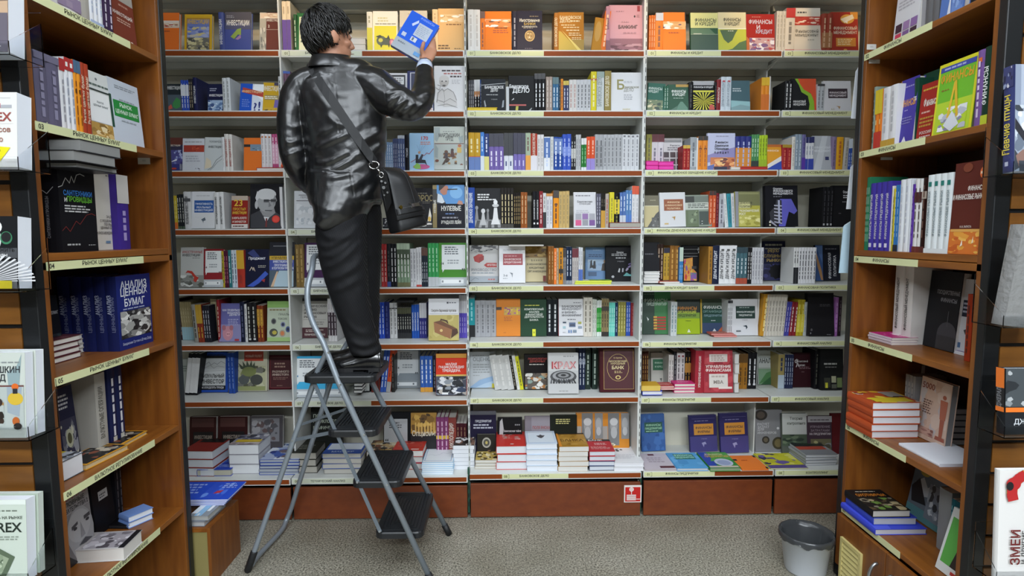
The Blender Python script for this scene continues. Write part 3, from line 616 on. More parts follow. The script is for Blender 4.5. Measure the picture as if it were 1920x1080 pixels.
F(462, 656, 656, '6a6aa4', 'violet softcover with a pink piggy bank', [('R', 0, 0, 1, .45, '8a88b4'), ('T', .55, .82, .05, 'КАК ПРАВИЛЬНО', 'e4e4f0', 'c', .8), ('T', .68, .75, .05, 'ВЛОЖИТЬ', 'e4e4f0'), ('T', .7, .69, .05, 'ДЕНЬГИ', 'e4e4f0'), ('L', .4, .95, .42, .6, 4, 'a8a8cc'), ('E', .4, .22, .24, .19, 'c48a98'), ('E', .22, .36, .09, .07, 'a86a78'), ('E', .56, .36, .09, .07, 'a86a78'), ('E', .42, .2, .1, .06, 'd8a0aa'), ('E', .38, .2, .02, .02, '6a3a44'), ('E', .46, .2, .02, .02, '6a3a44'), ('R', .72, .02, .92, .07, 'b03a40')])
Sp(652, 690, 1, 640, '1b1f34', 'navy spine next to the piggy book', '4a5070')
Sp(690, 712, 1, 660, 'd0d0d0', 'thin white spine between dark ones', '8a8a8a')
Sp(712, 794, 2, 648, '1d1c1e', 'broad black spine with pale print', 'b0b0a8', dots=('c8c8c8', .05))
Sp(802, 856, 2, 672, '7c3a22', 'brown spine with yellow print', 'cfa23a', mid=('a87c30', .45, .9))
F(886, 1092, 638, 'b6c0ac', 'pale green book with round coins', [('R', 0, .84, 1, 1, '86ae60'), ('R', 0, 0, 1, .1, '9cba78'), ('L', .1, .8, .75, .82, 1, '8a7a5a'), ('T', .72, .67, .05, 'ГРААЛЬ', '6a6e68', 'c', .45), ('T', .66, .56, .05, 'ТОКСИК', '6a6e68', 'c', .4), ('E', .28, .5, .11, .075, '6a6c6a'), ('E', .28, .5, .07, .05, '34363a'), ('E', .68, .42, .1, .065, '7a80a0'), ('E', .68, .42, .06, .04, '2c3048'), ('E', .28, .22, .18, .1, '4a4c48'), ('E', .32, .22, .1, .05, 'b8aa4a'), ('E', .66, .2, .13, .085, 'a89a88'), ('E', .66, .2, .08, .055, 'c8784a'), ('E', .9, .3, .1, .075, '4a5a88'), ('E', .9, .3, .05, .04, '1c2238')])
Sp(1086, 1142, 2, 618, '6a2030', 'maroon spine with a yellow foot', '8a4a50', bot=('cfae3a', .06), yb=970)
at_shelf(1, 7, ZA4)
F(66, 130, 138, 'b8bdb6', 'pale hardcover half hidden by the bookcase', [('L', .1, .9, .6, .8, 3, '7a8a80')], yb=400)
Sp(92, 190, 3, 100, '1e1f22', 'black leaning book with white page edges', 'e0e0e0', lean=8, yb=420, mid=('dcdcdc', .05, .9))
F(188, 436, 92, '2c52ae', 'blue hardcover with a white chart panel', [('R', .1, .9, .22, .97, 'd8dce4'), ('R', .1, .06, .92, .92, '17181c'), ('T', .6, .935, .035, 'ДЖОН ДЖ. МЭРФИ', '17181c', 'c', .5), ('R', .1, .17, .92, .86, 'cfd2d2'), ('K', [(.14, .66), (.28, .7), (.4, .76), (.46, .68), (.56, .74), (.66, .7), (.78, .78), (.9, .72)], .01, '5a5c60'), ('K', [(.14, .57), (.3, .62), (.44, .68), (.55, .6), (.66, .66), (.88, .63)], .008, '7a7c80'), ('K', [(.14, .52), (.9, .55)], .006, '8a8c90'), ('T', .52, .41, .09, 'ВИЗУАЛЬНЫЙ', '1c1c20', 'c', .72), ('T', .52, .27, .1, 'ИНВЕСТОР', '1c1c20', 'c', .72), ('T', .5, .11, .05, 'КАК ОПРЕДЕЛЯТЬ ТРЕНДЫ', 'e4e4e8', 'c', .74)], yb=402, T=.03)
Sp(436, 488, 2, 92, '2a4c9c', 'blue copy behind the chart panel book', '6a86c4', yf=3.4)
F(484, 742, 76, 'c6c3aa', 'pale book with a bristly green creature painting', [('R', .3, .74, .88, .98, 'b8452f'), ('T', .59, .86, .055, 'НОВЫЙ ПОЛЕТ', 'e8c8b0', 'c', .5), ('N', .1, .1, .95, .62, ['b9b895', '8a8c5a', '5a5a48', 'c8c8a8', '7a7a70', '3f3e38'], 34, 17), ('P', [(.2, .55), (.12, .7), (.27, .6), (.25, .74), (.36, .62), (.38, .76), (.46, .63), (.52, .76), (.55, .62), (.62, .72), (.63, .58), (.4, .5)], '46503e'), ('E', .3, .28, .16, .12, '5a5e5c'), ('E', .68, .28, .19, .13, '4a4c48'), ('E', .45, .48, .22, .12, '7c8450'), ('R', .05, .02, .95, .12, '9aa06a')], yb=392, spine='c05a38', T=.025)
F(752, 948, 112, '4c1a22', 'dark maroon hardcover with thin framed title', [('R', .08, .05, .92, .95, '8a4a4a'), ('R', .095, .06, .905, .94, '471a20'), ('L', .25, .75, .62, .8, 2, 'a88a7a'), ('T', .5, .52, .06, 'РАЗУМНОГО', 'd0bcae', 'c', .66), ('T', .5, .43, .06, 'ИНВЕСТОРА', 'd0bcae', 'c', .66), ('L', .2, .8, .28, .36, 2, '8a6a60'), ('L', .35, .65, .09, .13, 1, '9a7a6a')], yb=378)
at_shelf(1, 8, ZA4)
F(130, 338, 596, '3a1e1c', 'dark brown hardcover standing behind the red stack', [('R', .08, .78, .92, .97, '4c2a26'), ('R', .14, .42, .9, .68, '120e0e'), ('T', .52, .55, .075, 'ИНВЕСТИЦИИ', 'a89a8c', 'c', .66), ('R', .1, .38, .94, .4, '6a4a40')], yf=3.36, T=.04)
F(352, 584, 592, '381c1b', 'dark brown hardcover standing behind the thick white stack', [('R', .08, .78, .92, .97, '4c2a26'), ('R', .14, .42, .9, .68, '120e0e'), ('T', .52, .55, .075, 'ИНВЕСТИЦИИ', 'a89a8c', 'c', .66), ('R', .1, .38, .94, .4, '6a4a40')], yf=3.36, T=.04)
F(604, 860, 586, '4a4648', 'black framed hardcover with a grey photo', [('R', .05, .45, .9, .95, '6e6c6e'), ('N', .05, .45, .9, .93, ['77767a', '4a484c', '98979a', '5a4a4a'], 22, 18)], yf=3.37, T=.03)
Kx(106, 345, 852, 1050, 3, '8a2e28', 'thick white paged stack under a red cover', [('R', .1, .55, .95, .95, '1c1616'), ('R', 0, .0, 1, .5, '8a2e28')], ycov=735, rz=-.05, pages='d4d8de')
Kx(208, 470, 1000, 1052, 1, '2846b4', 'thick blue book lying in front of the red covered stack', [('N', .3, .35, .9, .85, ['2846b4', '4a78d8', '6fa0e0', '1c348a'], 20, 19), ('T', .6, .25, .05, 'ФИНАНСЫ', 'a8c0ec'), ('T', .6, .16, .05, 'И ИНВЕСТИЦИИ', 'a8c0ec')], ycov=872, pages='bcb9a8', spine='243c98')
Kx(462, 694, 806, 1036, 3, '9a98a0', 'very thick white stack under a picture cover', [('N', 0, .3, 1, 1, ['8a8a98', 'd0d0d8', '55566a', 'b8b0a8', '3a3c4a'], 26, 20), ('R', .1, .18, .95, .36, 'd8b83a'), ('N', 0, 0, 1, .16, ['b8a8a8', 'e8e4e0', '6a5a60'], 12, 21)], ycov=700, pages='dfe1e4')
Kx(694, 1000, 922, 1044, 5, '3a54a8', 'blue and white brochures by the stepladder leg', [('N', 0, 0, 1, .75, ['aebad8', '4a64b0', 'e6eaf2', '7a6a70', '2c3c80'], 30, 22), ('R', 0, .75, 1, 1, 'd4dcea'), ('L', .1, .9, .8, .94, 1, '4a6ab0')], ycov=788, pages='aab0b8', mono=['3a54a8', '8a9098', '2c3c80'])
F(1078, 1330, 522, '20221f', 'black encyclopedia cover behind the stepladder', [('T', .08, .85, .06, 'ПОЛНАЯ', 'a8b0a0', 'l'), ('T', .08, .74, .06, 'ЭНЦИКЛОПЕДИЯ', 'a8b0a0', 'l'), ('T', .08, .63, .06, 'ГРАФИЧЕСКИХ', 'a8b0a0', 'l')], yf=3.37)
# ---- second bay
at_shelf(2, 1, ZA)
Sp(1116, 1194, 2, 10, 'e8d4b2', 'tall cream spine with a violet foot', 'b8a080', bot=('5c3a92', .63))
at_shelf(2, 1, ZB_)
F(70, 260, 126, '356f40', 'green hardcover with a cream panel behind the head', [('R', .12, 0, 1, .9, 'dfe0bc'), ('L', .2, .95, .84, .89, 1, '2f4a34'), ('L', .2, .8, .2, .8, 6, '4a5a44')], spine='2f6a3c')
Sp(46, 72, 1, 130, '2c5a36', 'dark green spine behind the head', 'c8d4b8')
Kx(585, 722, 345, 458, 2, 'e4ded2', 'pair of white books lying beside the head', yf=3.3, pages='e2dcd4', base=458)
Sp(722, 772, 1, 108, 'efe8d4', 'cream spine with a yellow foot', 'b0a888', bot=('dfd02e', .6))
F(774, 1002, 108, 'f2ecda', 'cream cover with a dragon on yellow', [('R', .06, .03, .96, .63, 'e2d52e'), ('L', .2, .7, .72, .86, 2, 'd8cf9a'), ('L', .1, .95, .66, .7, 1, '8a8668'), ('E', .35, .26, .2, .12, '5a6450'), ('E', .55, .24, .22, .09, '4a5444'), ('E', .32, .27, .09, .05, 'cfc84a'), ('E', .78, .22, .1, .09, 'c06a80'), ('E', .78, .22, .05, .05, 'e0a0a8'), ('P', [(.12, .36), (.3, .4), (.4, .36), (.24, .33)], '3a4038'), ('P', [(.55, .3), (.64, .4), (.7, .3)], '3a4038'), ('P', [(.3, .16), (.34, .08), (.4, .16)], '3a4038'), ('P', [(.6, .18), (.66, .08), (.7, .17)], '3a4038')])
F(1022, 1276, 103, 'd9cfb9', 'pale grey book behind the held blue one', [('R', 0, 0, .9, .6, '98a0a4'), ('L', .3, .9, .9, .93, 1, 'a89a80')])
Sp(1326, 1376, 1, 84, 'efcf9c', 'pale orange spine with a shiny band', 'c8a070')
F(1378, 1626, 84, 'e6b87c', 'peach coloured book with a shiny band', [('N', .08, .68, .95, .86, ['efc890', 'fff6e4', 'd8a868'], 16, 23), ('L', .3, .9, .6, .65, 1, '8a5a2c'), ('L', .0, .5, .04, .16, 2, '6a4a28'), ('L', .6, .95, .04, .08, 1, '8a6a40')])  # pale mottled band imitates a lamp reflection on the cover
at_shelf(2, 2, ZA)
Sp(1126, 1196, 2, 655, '6c4a5e', 'plum spine with a blue head', '4a3a50', top=('3c5aa8', .06))
at_shelf(2, 2, ZB_)
F(884, 1092, 678, 'dcdee2', 'black and white cover with a pale label', [('R', .07, .0, .92, .95, '22252c'), ('R', .38, .7, .86, .9, 'dfe2e4'), ('L', .42, .82, .74, .88, 3, '6a6c70')])
F(1094, 1336, 658, '3b426e', 'slate blue book behind the raised sleeve', [('R', .1, 0, .98, .96, 'c8ccd8'), ('R', .14, .08, .96, .94, '2c3258'), ('R', .72, .01, .98, .08, 'e8e6e4'), ('T', .85, .045, .035, 'ПИТЕР', 'c04a40', 'c', .2)])
F(1343, 1638, 610, 'e2e2e4', 'white cover with a pencil sketch of a seated man', [('L', .24, .92, .86, .93, 1, '4a3e40'), ('L', .3, .92, .8, .86, 1, 'b06a64'), ('L', .5, .92, .73, .8, 1, '4a3e40'), ('L', .55, .85, .6, .7, 3, 'b8b8bc'), ('P', [(.06, .2), (.1, .42), (.3, .5), (.52, .48), (.68, .34), (.72, .12), (.3, .1)], 'cfcdcc'), ('E', .31, .66, .15, .13, 'b9b4b0'), ('E', .31, .72, .15, .07, 'd0ccc8'), ('E', .25, .66, .025, .015, '4a4848'), ('E', .37, .66, .025, .015, '4a4848'), ('P', [(.24, .57), (.31, .54), (.38, .57), (.31, .585)], '5a5654'), ('K', [(.08, .2), (.12, .4), (.25, .5), (.3, .44), (.42, .5), (.6, .42), (.7, .24)], .012, '6a6866'), ('K', [(.1, .25), (.3, .2), (.5, .28), (.68, .2)], .01, '7a7876'), ('K', [(.05, .52), (.16, .46), (.2, .56), (.1, .58)], .01, '6a6866'), ('K', [(.3, .44), (.33, .28), (.3, .12)], .008, '8a8886'), ('K', [(.1, .12), (.4, .16), (.72, .08)], .01, '7a7876')], lean=4)
at_shelf(2, 3, ZB2)
Sp(396, 470, 4, 228, '86a2c6', 'pale blue spine with white print', 'd8e2ee')
Sp(470, 516, 3, 196, '4a5478', 'slate spine with pale print', 'b0b6cc')
Sp(516, 580, 3, 166, '56648c', 'blue grey spine with a white head', 'c2cad8', top=('c0c8d4', .09))
Sp(580, 622, 1, 160, '1e1e24', 'black spine beside the pale blue cover', 'c8c8d0', 'ЭКСМО', big=.4)
F(624, 852, 148, 'a6cdee', 'pale blue cover with a man floating over a red graph', [('T', .62, .86, .1, '170', 'c63a30'), ('L', .45, .9, .68, .78, 2, 'd88a80'), ('K', [(.05, .22), (.2, .28), (.3, .34)], .02, 'b03a40'), ('K', [(.5, .43), (.6, .4), (.7, .47), (.8, .44), (.97, .58)], .02, 'b03a40'), ('E', .48, .1, .34, .07, 'c85a90'), ('P', [(.15, .1), (.3, .2), (.42, .16), (.46, .05), (.25, .04)], '8ac05a'), ('R', .25, .2, .36, .42, '2a2c34'), ('P', [(.34, .2), (.62, .2), (.72, .12), (.64, .28), (.36, .3)], '2f313a'), ('P', [(.36, .28), (.5, .44), (.56, .4), (.48, .26)], '3a3c48'), ('E', .4, .48, .05, .035, 'c89a7a'), ('K', [(.42, .5), (.3, .68)], .006, '6a8ab0'), ('K', [(.42, .5), (.42, .7)], .006, '6a8ab0'), ('K', [(.44, .5), (.55, .7)], .006, '6a8ab0'), ('K', [(.45, .5), (.68, .7)], .006, '6a8ab0')], lean=4)
F(850, 1132, 88, 'c4cac2', 'tall grey green cover with riders on beasts', [('P', [(.02, .98), (.2, .98), (.2, .8), (.1, .65), (.02, .7)], 'a0acac'), ('P', [(.8, .75), (.95, .8), (.95, .64), (.85, .62)], 'a0acac'), ('L', .3, .7, .87, .9, 1, '8a9090'), ('T', .5, .8, .085, 'МАРТЫШКИН', '4a4c4a', 'c', .68), ('T', .5, .7, .085, 'ТРУД', '4a4c4a', 'c', .26), ('R', .02, .6, .98, .618, '6a3f3a'), ('R', .02, .12, .98, .6, 'b2bab6'), ('P', [(.03, .6), (.03, .3), (.12, .28), (.14, .5)], '9aa6a8'), ('R', .76, .4, .9, .52, 'd2b05c'), ('E', .84, .56, .06, .035, 'b86a3a'), ('N', .3, .14, .75, .4, ['b2bab6', '5a4030', '8a6440', '3a2c24', 'a88454', '6a5238'], 22, 25), ('P', [(.25, .12), (.4, .3), (.46, .26), (.34, .14)], '4a3a30'), ('E', .4, .42, .06, .04, '6a4a38'), ('P', [(.36, .4), (.44, .4), (.46, .28), (.34, .28)], '4a4044'), ('E', .6, .46, .05, .035, '4a3c34'), ('P', [(.55, .44), (.64, .44), (.68, .3), (.54, .3)], '5a3a34'), ('E', .1, .22, .06, .03, '7a4a3a'), ('E', .9, .12, .05, .03, '7a4a3a'), ('R', .02, .02, .98, .12, 'bcc2be')], lean=3, T=.035)
Sp(1134, 1158, 1, 240, 'd2d2d2', 'white page block beside the riders cover')
at_shelf(2, 4, ZA2)
F(1225, 1430, 683, 'd2d5d9', 'white cover with faint line drawing behind the elbow', [('R', .2, .88, .98, .895, '3a3a3c'), ('T', .55, .82, .05, 'ПЕРЕДЕЛ', '8a8c90', 'c', .8), ('R', .1, .73, .98, .745, '3a3a3c'), ('N', .1, .1, .9, .66, ['d2d5d9', 'c0c6cc', 'dfe2e6', 'b2bac2'], 26, 27)])
at_shelf(2, 4, ZB2)
F(380, 446, 930, '2a2a30', 'dark cover low behind the bag flap', [('N', .05, .1, .9, .9, ['2a2a30', 'c8c8cc', '5a5a60'], 8, 28)])
F(640, 842, 655, '18171a', 'black cover with gold capitals and a candle', [('L', .3, .8, .84, .89, 1, '5a5448'), ('T', .52, .74, .15, 'СОРОС', '7c6c3c', 'c', .95), ('L', .5, .9, .6, .68, 2, '4a443a'), ('N', .05, 0, .95, .16, ['18171a', 'c8c4c0', '6a6464', 'e6e2dc', '3a3436'], 16, 29), ('P', [(.74, .16), (.84, .5), (.92, .3), (.9, .16)], 'dcd6cc'), ('E', .83, .22, .07, .06, 'd8b048')])
F(838, 1132, 626, '22222a', 'black cover with a smoking man in profile above white capitals', [('R', 0, 0, .13, 1, '8a7848'), ('R', 0, .56, .13, .9, '2a2622'), ('V', .065, .5, .05, 'НУЛЕВЫЕ', 'd8d4c8', .3), ('R', .13, .56, 1, 1, '4f8ecb'), ('E', .74, .82, .2, .14, '78b0e0'), ('P', [(.13, .56), (.13, .8), (.3, .74), (.42, .56)], '2a2a30'), ('P', [(.16, .8), (.28, .76), (.38, .6), (.3, .57), (.14, .6)], 'd0d8e0'), ('P', [(.24, .98), (.24, .82), (.34, .76), (.44, .78), (.46, .86), (.5, .9), (.47, .98)], 'b87a62'), ('P', [(.2, 1), (.2, .86), (.28, .9), (.42, 1)], '241c1a'), ('P', [(.46, .88), (.78, .89), (.78, .91), (.46, .905)], '2a2420'), ('P', [(.82, .64), (.92, .62), (.96, .54), (.84, .54), (.76, .56)], 'b88470'), ('T', .58, .45, .11, 'НУЛЕВЫЕ', 'e4e2dc', 'c', .62), ('L', .4, .8, .3, .35, 1, '5a78b0'), ('L', .3, .88, .2, .27, 1, '8a8a94'), ('T', .58, .11, .075, 'РЭНДАЛЛ ЛЕЙН', 'e4e2dc', 'c', .62)], lean=4, T=.03)
Sp(1134, 1166, 1, 640, 'd4d4d4', 'white page block beside the smoking man cover', '7a7a7a')
at_shelf(2, 5, ZA3)
Sp(1140, 1212, 2, 134, '7c643a', 'brown spine with gilt print', 'a88c54')
F(1213, 1410, 122, '45284f', 'purple hardcover with a white speech bubble', bubble('45284f'))
at_shelf(2, 5, ZB3)
Sp(345, 397, 2, 130, 'a63637', 'red spine with white print', 'd8b8b0')
Sp(397, 430, 1, 130, '26282c', 'dark spine with a red blue foot', '4a4c50', bot=('3a4a88', .12))
Sp(430, 486, 2, 130, '1c1c20', 'black spine with bold white print', 'd8d8d8')
Sp(486, 600, 4, 124, '7c927a', 'sage green spine with large white letters', WH, None, top=('a8b8a0', .15), bot=('6a6a48', .1), mid=('4a5644', .62, .86))
Sp(603, 655, 2, 172, 'c8c8cb', 'white spine with small grey print', '8a8a90')
Sp(655, 702, 2, 160, 'cbcbcd', 'white spine with a red foot', '9a9aa0', bot=('b84038', .05))
Sp(704, 758, 3, 165, '2b313a', 'dark slate spine with a brown head', 'b8bcc0', top=('5a3a30', .2))
Sp(760, 854, 3, 122, '3c9656', 'green spine with a grey foot', 'a8d8b0', bot=('b8bcc0', .22))
F(855, 1110, 123, '4b8b35', 'green hardcover with a white speech bubble', bubble('22381c'))
at_shelf(2, 6, ZA3)
F(1194, 1422, 612, 'c4c1ba', 'cream textbook with a maroon foot', [('R', 0, .93, 1, 1, '2c2a2a'), ('R', 0, 0, 1, .26, '4a1f28'), ('T', .08, .8, .055, 'ТЕХНИЧЕСКИЙ', '4a4642', 'l', .88), ('T', .08, .71, .055, 'АНАЛИЗ', '4a4642', 'l', .6), ('T', .08, .62, .055, 'ФИНАНСОВЫХ', '4a4642', 'l', .88), ('T', .08, .53, .055, 'РЫНКОВ', '4a4642', 'l', .6), ('R', .05, .46, .95, .465, '7a7670'), ('L', .3, .9, .32, .42, 2, '8a8680'), ('L', .15, .9, .14, .22, 2, 'c8b8b0'), ('T', .5, .08, .045, 'ТЕХНИЧЕСКИЙ АНАЛИЗ', 'e0d6cc', 'c', .8)], yb=960)
Sp(1424, 1502, 3, 612, 'd2d0d0', 'white spine with a dark plum panel', 'b8b0b4', mid=('33242e', .14, .68))
at_shelf(2, 6, ZB3)
Sp(326, 376, 2, 642, '2c4bb0', 'blue spine with white dots', 'c8d2ec', yb=962)
Sp(376, 420, 1, 640, '242c66', 'navy spine beside the blue pair', '3a4684', yb=960)
Sp(422, 488, 2, 648, 'cacaca', 'white spine with a black line', '8a8a8a', mid=('2a2a2c', .83, .86), yb=955)
Sp(490, 614, 6, 690, '242528', 'black spine with olive figures', 'c4c4b8', top=('4a4c34', .2), bot=('242528', .18), yb=950)
Kx(480, 640, 626, 646, 1, '1c1c1e', 'black book lying across the black spines', yf=3.31, base=646, depth=.15, pages='2a2a2a')
Sp(616, 682, 3, 664, '2a57ae', 'bright blue spine with white capitals', 'dfe6f2', 'ФИНАНСОВЫЙ РЫНОК', big=.5, yb=945)
Sp(684, 748, 3, 650, '38397e', 'indigo spine with a grey head', 'a8a8cc', top=('c4c4c8', .42), yb=945)
F(764, 1032, 616, 'dcdcdf', 'white and sand cover with a brown briefcase', [('R', 0, 0, 1, .61, 'b7a75f'), ('N', .02, .02, .98, .6, ['b7a75f', 'a89850', 'c4b670'], 16, 31), ('R', .6, .88, .66, .92, '3a3c44'), ('L', .68, .95, .88, .92, 1, '5a5c64'), ('T', .5, .7, .06, 'Секреты биржевой торговли', '6a6258', 'c', .82), ('R', .03, .635, .97, .64, '6a6864'), ('P', [(.17, .44), (.2, .2), (.72, .04), (.78, .26)], '96643e'), ('P', [(.17, .44), (.4, .48), (.94, .28), (.78, .26)], '6a4228'), ('P', [(.78, .26), (.94, .28), (.98, .18), (.74, .05)], '4a2c1c'), ('P', [(.38, .47), (.4, .52), (.62, .48), (.66, .4), (.62, .41), (.58, .45), (.44, .48)], '4a3020'), ('E', .42, .24, .05, .035, 'd8b878')], yb=985, T=.03)
Sp(1034, 1116, 4, 580, '6657c0', 'violet spine with a pale grey head', 'b8b0e4', top=('cdccd0', .42), yb=955)
at_shelf(2, 7, ZA4)
F(945, 1196, 122, '47aedb', 'cyan hardcover with a white speech bubble', bubble('2a7aa8'), yb=440)
F(1212, 1340, 128, '47aedb', 'cyan hardcover copy half hidden behind the ladder platform', bubble('2a7aa8'), yb=436, yf=None)
at_shelf(2, 7, ZB4)
Kx(100, 165, 300, 400, 4, '222326', 'black covered stack behind the ladder', yf=3.3, base=405, pages='d8d8d4')
Sp(165, 216, 2, 280, '2a2c2c', 'dark spine with white panel behind ladder', 'c8c8c4', mid=('c4c6c2', .1, .8), yb=398)
Sp(230, 300, 3, 270, '6a2a24', 'brown red spine beside the shoe', '3a2420', yb=396)
Sp(292, 340, 2, 72, '3a5eb4', 'white dashed blue spine leaning beside the trousers', 'e0e6f2', lean=7, yb=395)
Sp(340, 374, 1, 75, 'd5522c', 'orange red spine leaning beside the trousers', '8a2a1c', lean=7, bot=('a8a8a8', .25), yb=395)
Sp(384, 410, 1, 95, '2a2826', 'dark spine next to the grey speech bubble book', '5a5450', yb=382)
F(412, 612, 62, '8a9298', 'grey hardcover with a white speech bubble', bubble('3c4448', grey='8e9498'), yb=368)
Sp(612, 708, 3, 114, '3c66b6', 'blue spine with an orange foot', 'dfe6f2', bot=('d89a34', .13), yb=378)
Sp(710, 736, 1, 112, '2c2c34', 'dark spine behind the red encyclopedia', '8a8a94', yb=376)
F(734, 972, 102, 'd43f2a', 'red and yellow encyclopedia with a crowd photo', [('R', 0, .9, 1, 1, 'dd9a2c'), ('L', .3, .7, .82, .86, 1, 'b02f20'), ('T', .5, .75, .055, 'МАЛАЯ', 'f0ece8'), ('T', .5, .665, .06, 'ЭНЦИКЛОПЕДИЯ', 'f0ece8', 'c', .84), ('T', .5, .58, .06, 'ТРЕЙДЕРА', 'f0ece8', 'c', .6), ('R', 0, .46, 1, .5, 'd8b05a'), ('N', 0, .0, 1, .46, ['4a4c58', 'd8d8dc', '22242a', '8a9098', 'b8b0a8', '34405a', '16171a'], 60, 33), ('R', .2, .02, .4, .07, 'e4e4e4')], yb=425, T=.03)
Sp(972, 994, 1, 160, 'd6d6d4', 'white page block beside the red encyclopedia', '8a4a40', yb=410)
at_shelf(2, 8, ZB4)
Kx(-395, -190, 868, 1030, 3, '2b2b25', 'grey paged stack under a black cover behind ladder', [('L', .2, .8, .2, .5, 3, '6a6a60')], ycov=745, pages='b0aca2')
Kx(-140, 160, 872, 1036, 4, '3556a8', 'stack under a blue white cover behind ladder rail', [('R', .05, .35, .95, .95, 'dfe6f0'), ('R', 0, 0, 1, .3, '3556a8'), ('T', .5, .14, .14, 'МАСТЕР', 'c8d4ec')], ycov=792, pages='bdbab2', mono=['8a8a86', '3556a8', 'a8a49c'])
Kx(195, 400, 858, 1000, 3, '5a4a3c', 'stack under a busy brown cover between the steps', [('N', 0, 0, 1, 1, ['4a3c34', 'b89a6a', '2a2420', 'd0c4a8', '7a4a34'], 40, 34), ('T', .7, .1, .1, 'ЗМЕЙ', 'e0b048')], ycov=770, pages='c8c4bc')
F(322, 540, 556, '1b1c1f', 'black framed cover with a grey speech bubble between the ladder rails', [('R', .02, 0, .86, .86, 'b4b7ba'), ('L', .2, .7, .66, .8, 3, '4a4c50'), ('T', .12, .46, .13, '“', '2a2a2c')], yf=3.38)
F(536, 738, 553, '4c3a20', 'golden colonnade cover on black', [('R', 0, .55, 1, .98, 'a87c30'), ('N', .0, .55, 1, .98, ['b08434', '6a4a1c', 'd2a850', '4a3416', '8a6426'], 26, 35)]+[('R', .16+.12*k, .55, .21+.12*k, .78, 'd8b060') for k in range(7)]+[('R', 0, .0, 1, .52, '17161a'), ('T', .5, .53, .11, 'Опционы', 'd8d0bc', 'c', .9), ('R', .6, .02, .98, .2, '8a7a20')], yf=3.38)
Sp(736, 832, 3, 590, '80406a', 'mauve spine with a yellow title bar', 'd0a8c0', mid=('d8b03a', .5, .58), yf=3.37)
Sp(832, 893, 1, 592, '8c4238', 'thick brick red spine with white capitals', 'dcd0c4', 'ЭНЦИКЛОПЕДИЯ', top=('7a2f28', .25), yf=3.37, big=.5)
Sp(894, 974, 3, 640, '471e26', 'dark maroon spine with gilt print', '8a6a50', yf=3.37)
Kx(402, 640, 850, 1000, 3, 'b8382e', 'stack under a red options book cover', [('N', .1, .25, .9, .7, ['b8382e', 'd06a5a', '8a2a24'], 10, 36), ('T', .5, .86, .1, 'ОПЦИОНЫ', '22160f', 'c', .9), ('R', .6, .05, .85, .1, 'e8dcd4')], ycov=738, pages='d8d5d0', mono=['b8382e', 'a84a6a'])
Kx(628, 872, 948, 1038, 6, '9cc8e6', 'thin pale blue brochures under a graph cover', [('R', .02, .02, .98, .98, 'e6ecf0'), ('R', .06, .1, .92, .85, '4a90c8'), ('R', .075, .11, .905, .84, 'e6ecf0'), ('K', [(.1, .45), (.25, .5), (.35, .42), (.5, .48), (.6, .6), (.75, .52), (.9, .66)], .008, '8a98a8'), ('R', .2, .9, .4, .95, '3a3c40')], ycov=822, hard=False, pages='e4ecf2')
Kx(872, 1034, 812, 1000, 6, 'b8bcc4', 'tall white stack under a black white cover', [('N', 0, 0, 1, 1, ['3a3634', 'd8d4d0', '8a6a5a', '1c1a1a', 'e8e8ea'], 22, 37)], ycov=738, pages='e2e4e8', hard=False)
# ---- third bay
at_shelf(3, 1, Z3)
Sp(33, 147, 2, 88, 'e8e4de', 'glossy white spine by the slotted post', 'c8c0b8')
Sp(148, 192, 1, 106, 'ee8230', 'orange spine with a dark head', '8a3c14', top=('5a2c1c', .17))
F(193, 436, 110, 'f0832e', 'orange textbook with a shining title band', [('R', .0, .74, .98, .8, 'f4d8b4'), ('N', .02, .6, .98, .79, ['f0832e', 'fff2dc', 'e8b878', '6a3c20', 'fff8ec'], 20, 41), ('T', .6, .58, .04, 'Банковский', '3a2c24', 'c', .6), ('L', .3, .9, .44, .54, 2, 'b8501c')])  # cream band above the title is glare drawn into the art
Sp(444, 488, 1, 104, '2d2b3a', 'dark spine of the foreign banks book', '8a8a98')
F(489, 722, 106, '302e3e', 'dark hardcover with a gold medallion', [('L', .5, .9, .84, .88, 1, '8a7a5a'), ('T', .5, .74, .08, 'Иностранные', 'e2dccc', 'c', .8), ('T', .5, .67, .06, 'БАНКИ', 'c8a850', 'c', .5), ('T', .5, .6, .035, 'И СОВРЕМЕННОСТЬ', 'e2dccc', 'c', .6), ('L', .25, .7, .55, .58, 1, '9a9080'), ('E', .5, .37, .2, .14, 'c8a25c'), ('E', .5, .37, .165, .115, '8a6a34'), ('N', .38, .3, .62, .44, ['b08a48', 'e0c890', '6a4c20', 'd8c8a0'], 8, 42), ('L', .3, .7, .04, .07, 1, '6a6470')], T=.03)
Sp(830, 872, 1, 118, 'b0702a', 'gold brown spine with cream capitals', 'e2d0a4', 'БАНКОВСКОЕ ДЕЛО', big=.55)
F(873, 1107, 118, 'b87a2c', 'gold brown hardcover with a pale beam', [('R', 0, 0, 1, .3, 'a8862c'), ('P', [(0, .0), (0, .52), (.1, .5), (.8, 0)], 'c8a838'), ('P', [(.12, .54), (.9, .02), (.78, .0)], 'e8cf6a'), ('T', .05, .86, .075, 'БАНКОВСКОЕ', 'efe0b4', 'l', .85), ('T', .05, .76, .085, 'ДЕЛО:', 'efe0b4', 'l', .45), ('L', .48, .95, .74, .8, 1, 'efe0b4'), ('L', .1, .8, .64, .69, 1, 'e8cf9a'), ('L', .18, .98, .58, .63, 1, 'e8cf9a'), ('L', .3, .98, .5, .56, 1, 'e8cf9a'), ('L', .4, .98, .38, .48, 2, 'e8cf9a'), ('L', .52, .96, .28, .36, 2, 'e8cf9a')])
F(1172, 1268, 160, 'c2872f', 'golden softcover turned aside by the pink book', [('E', .4, .6, .3, .3, 'cc983c')], T=.02, yaw=0, tilt=8)
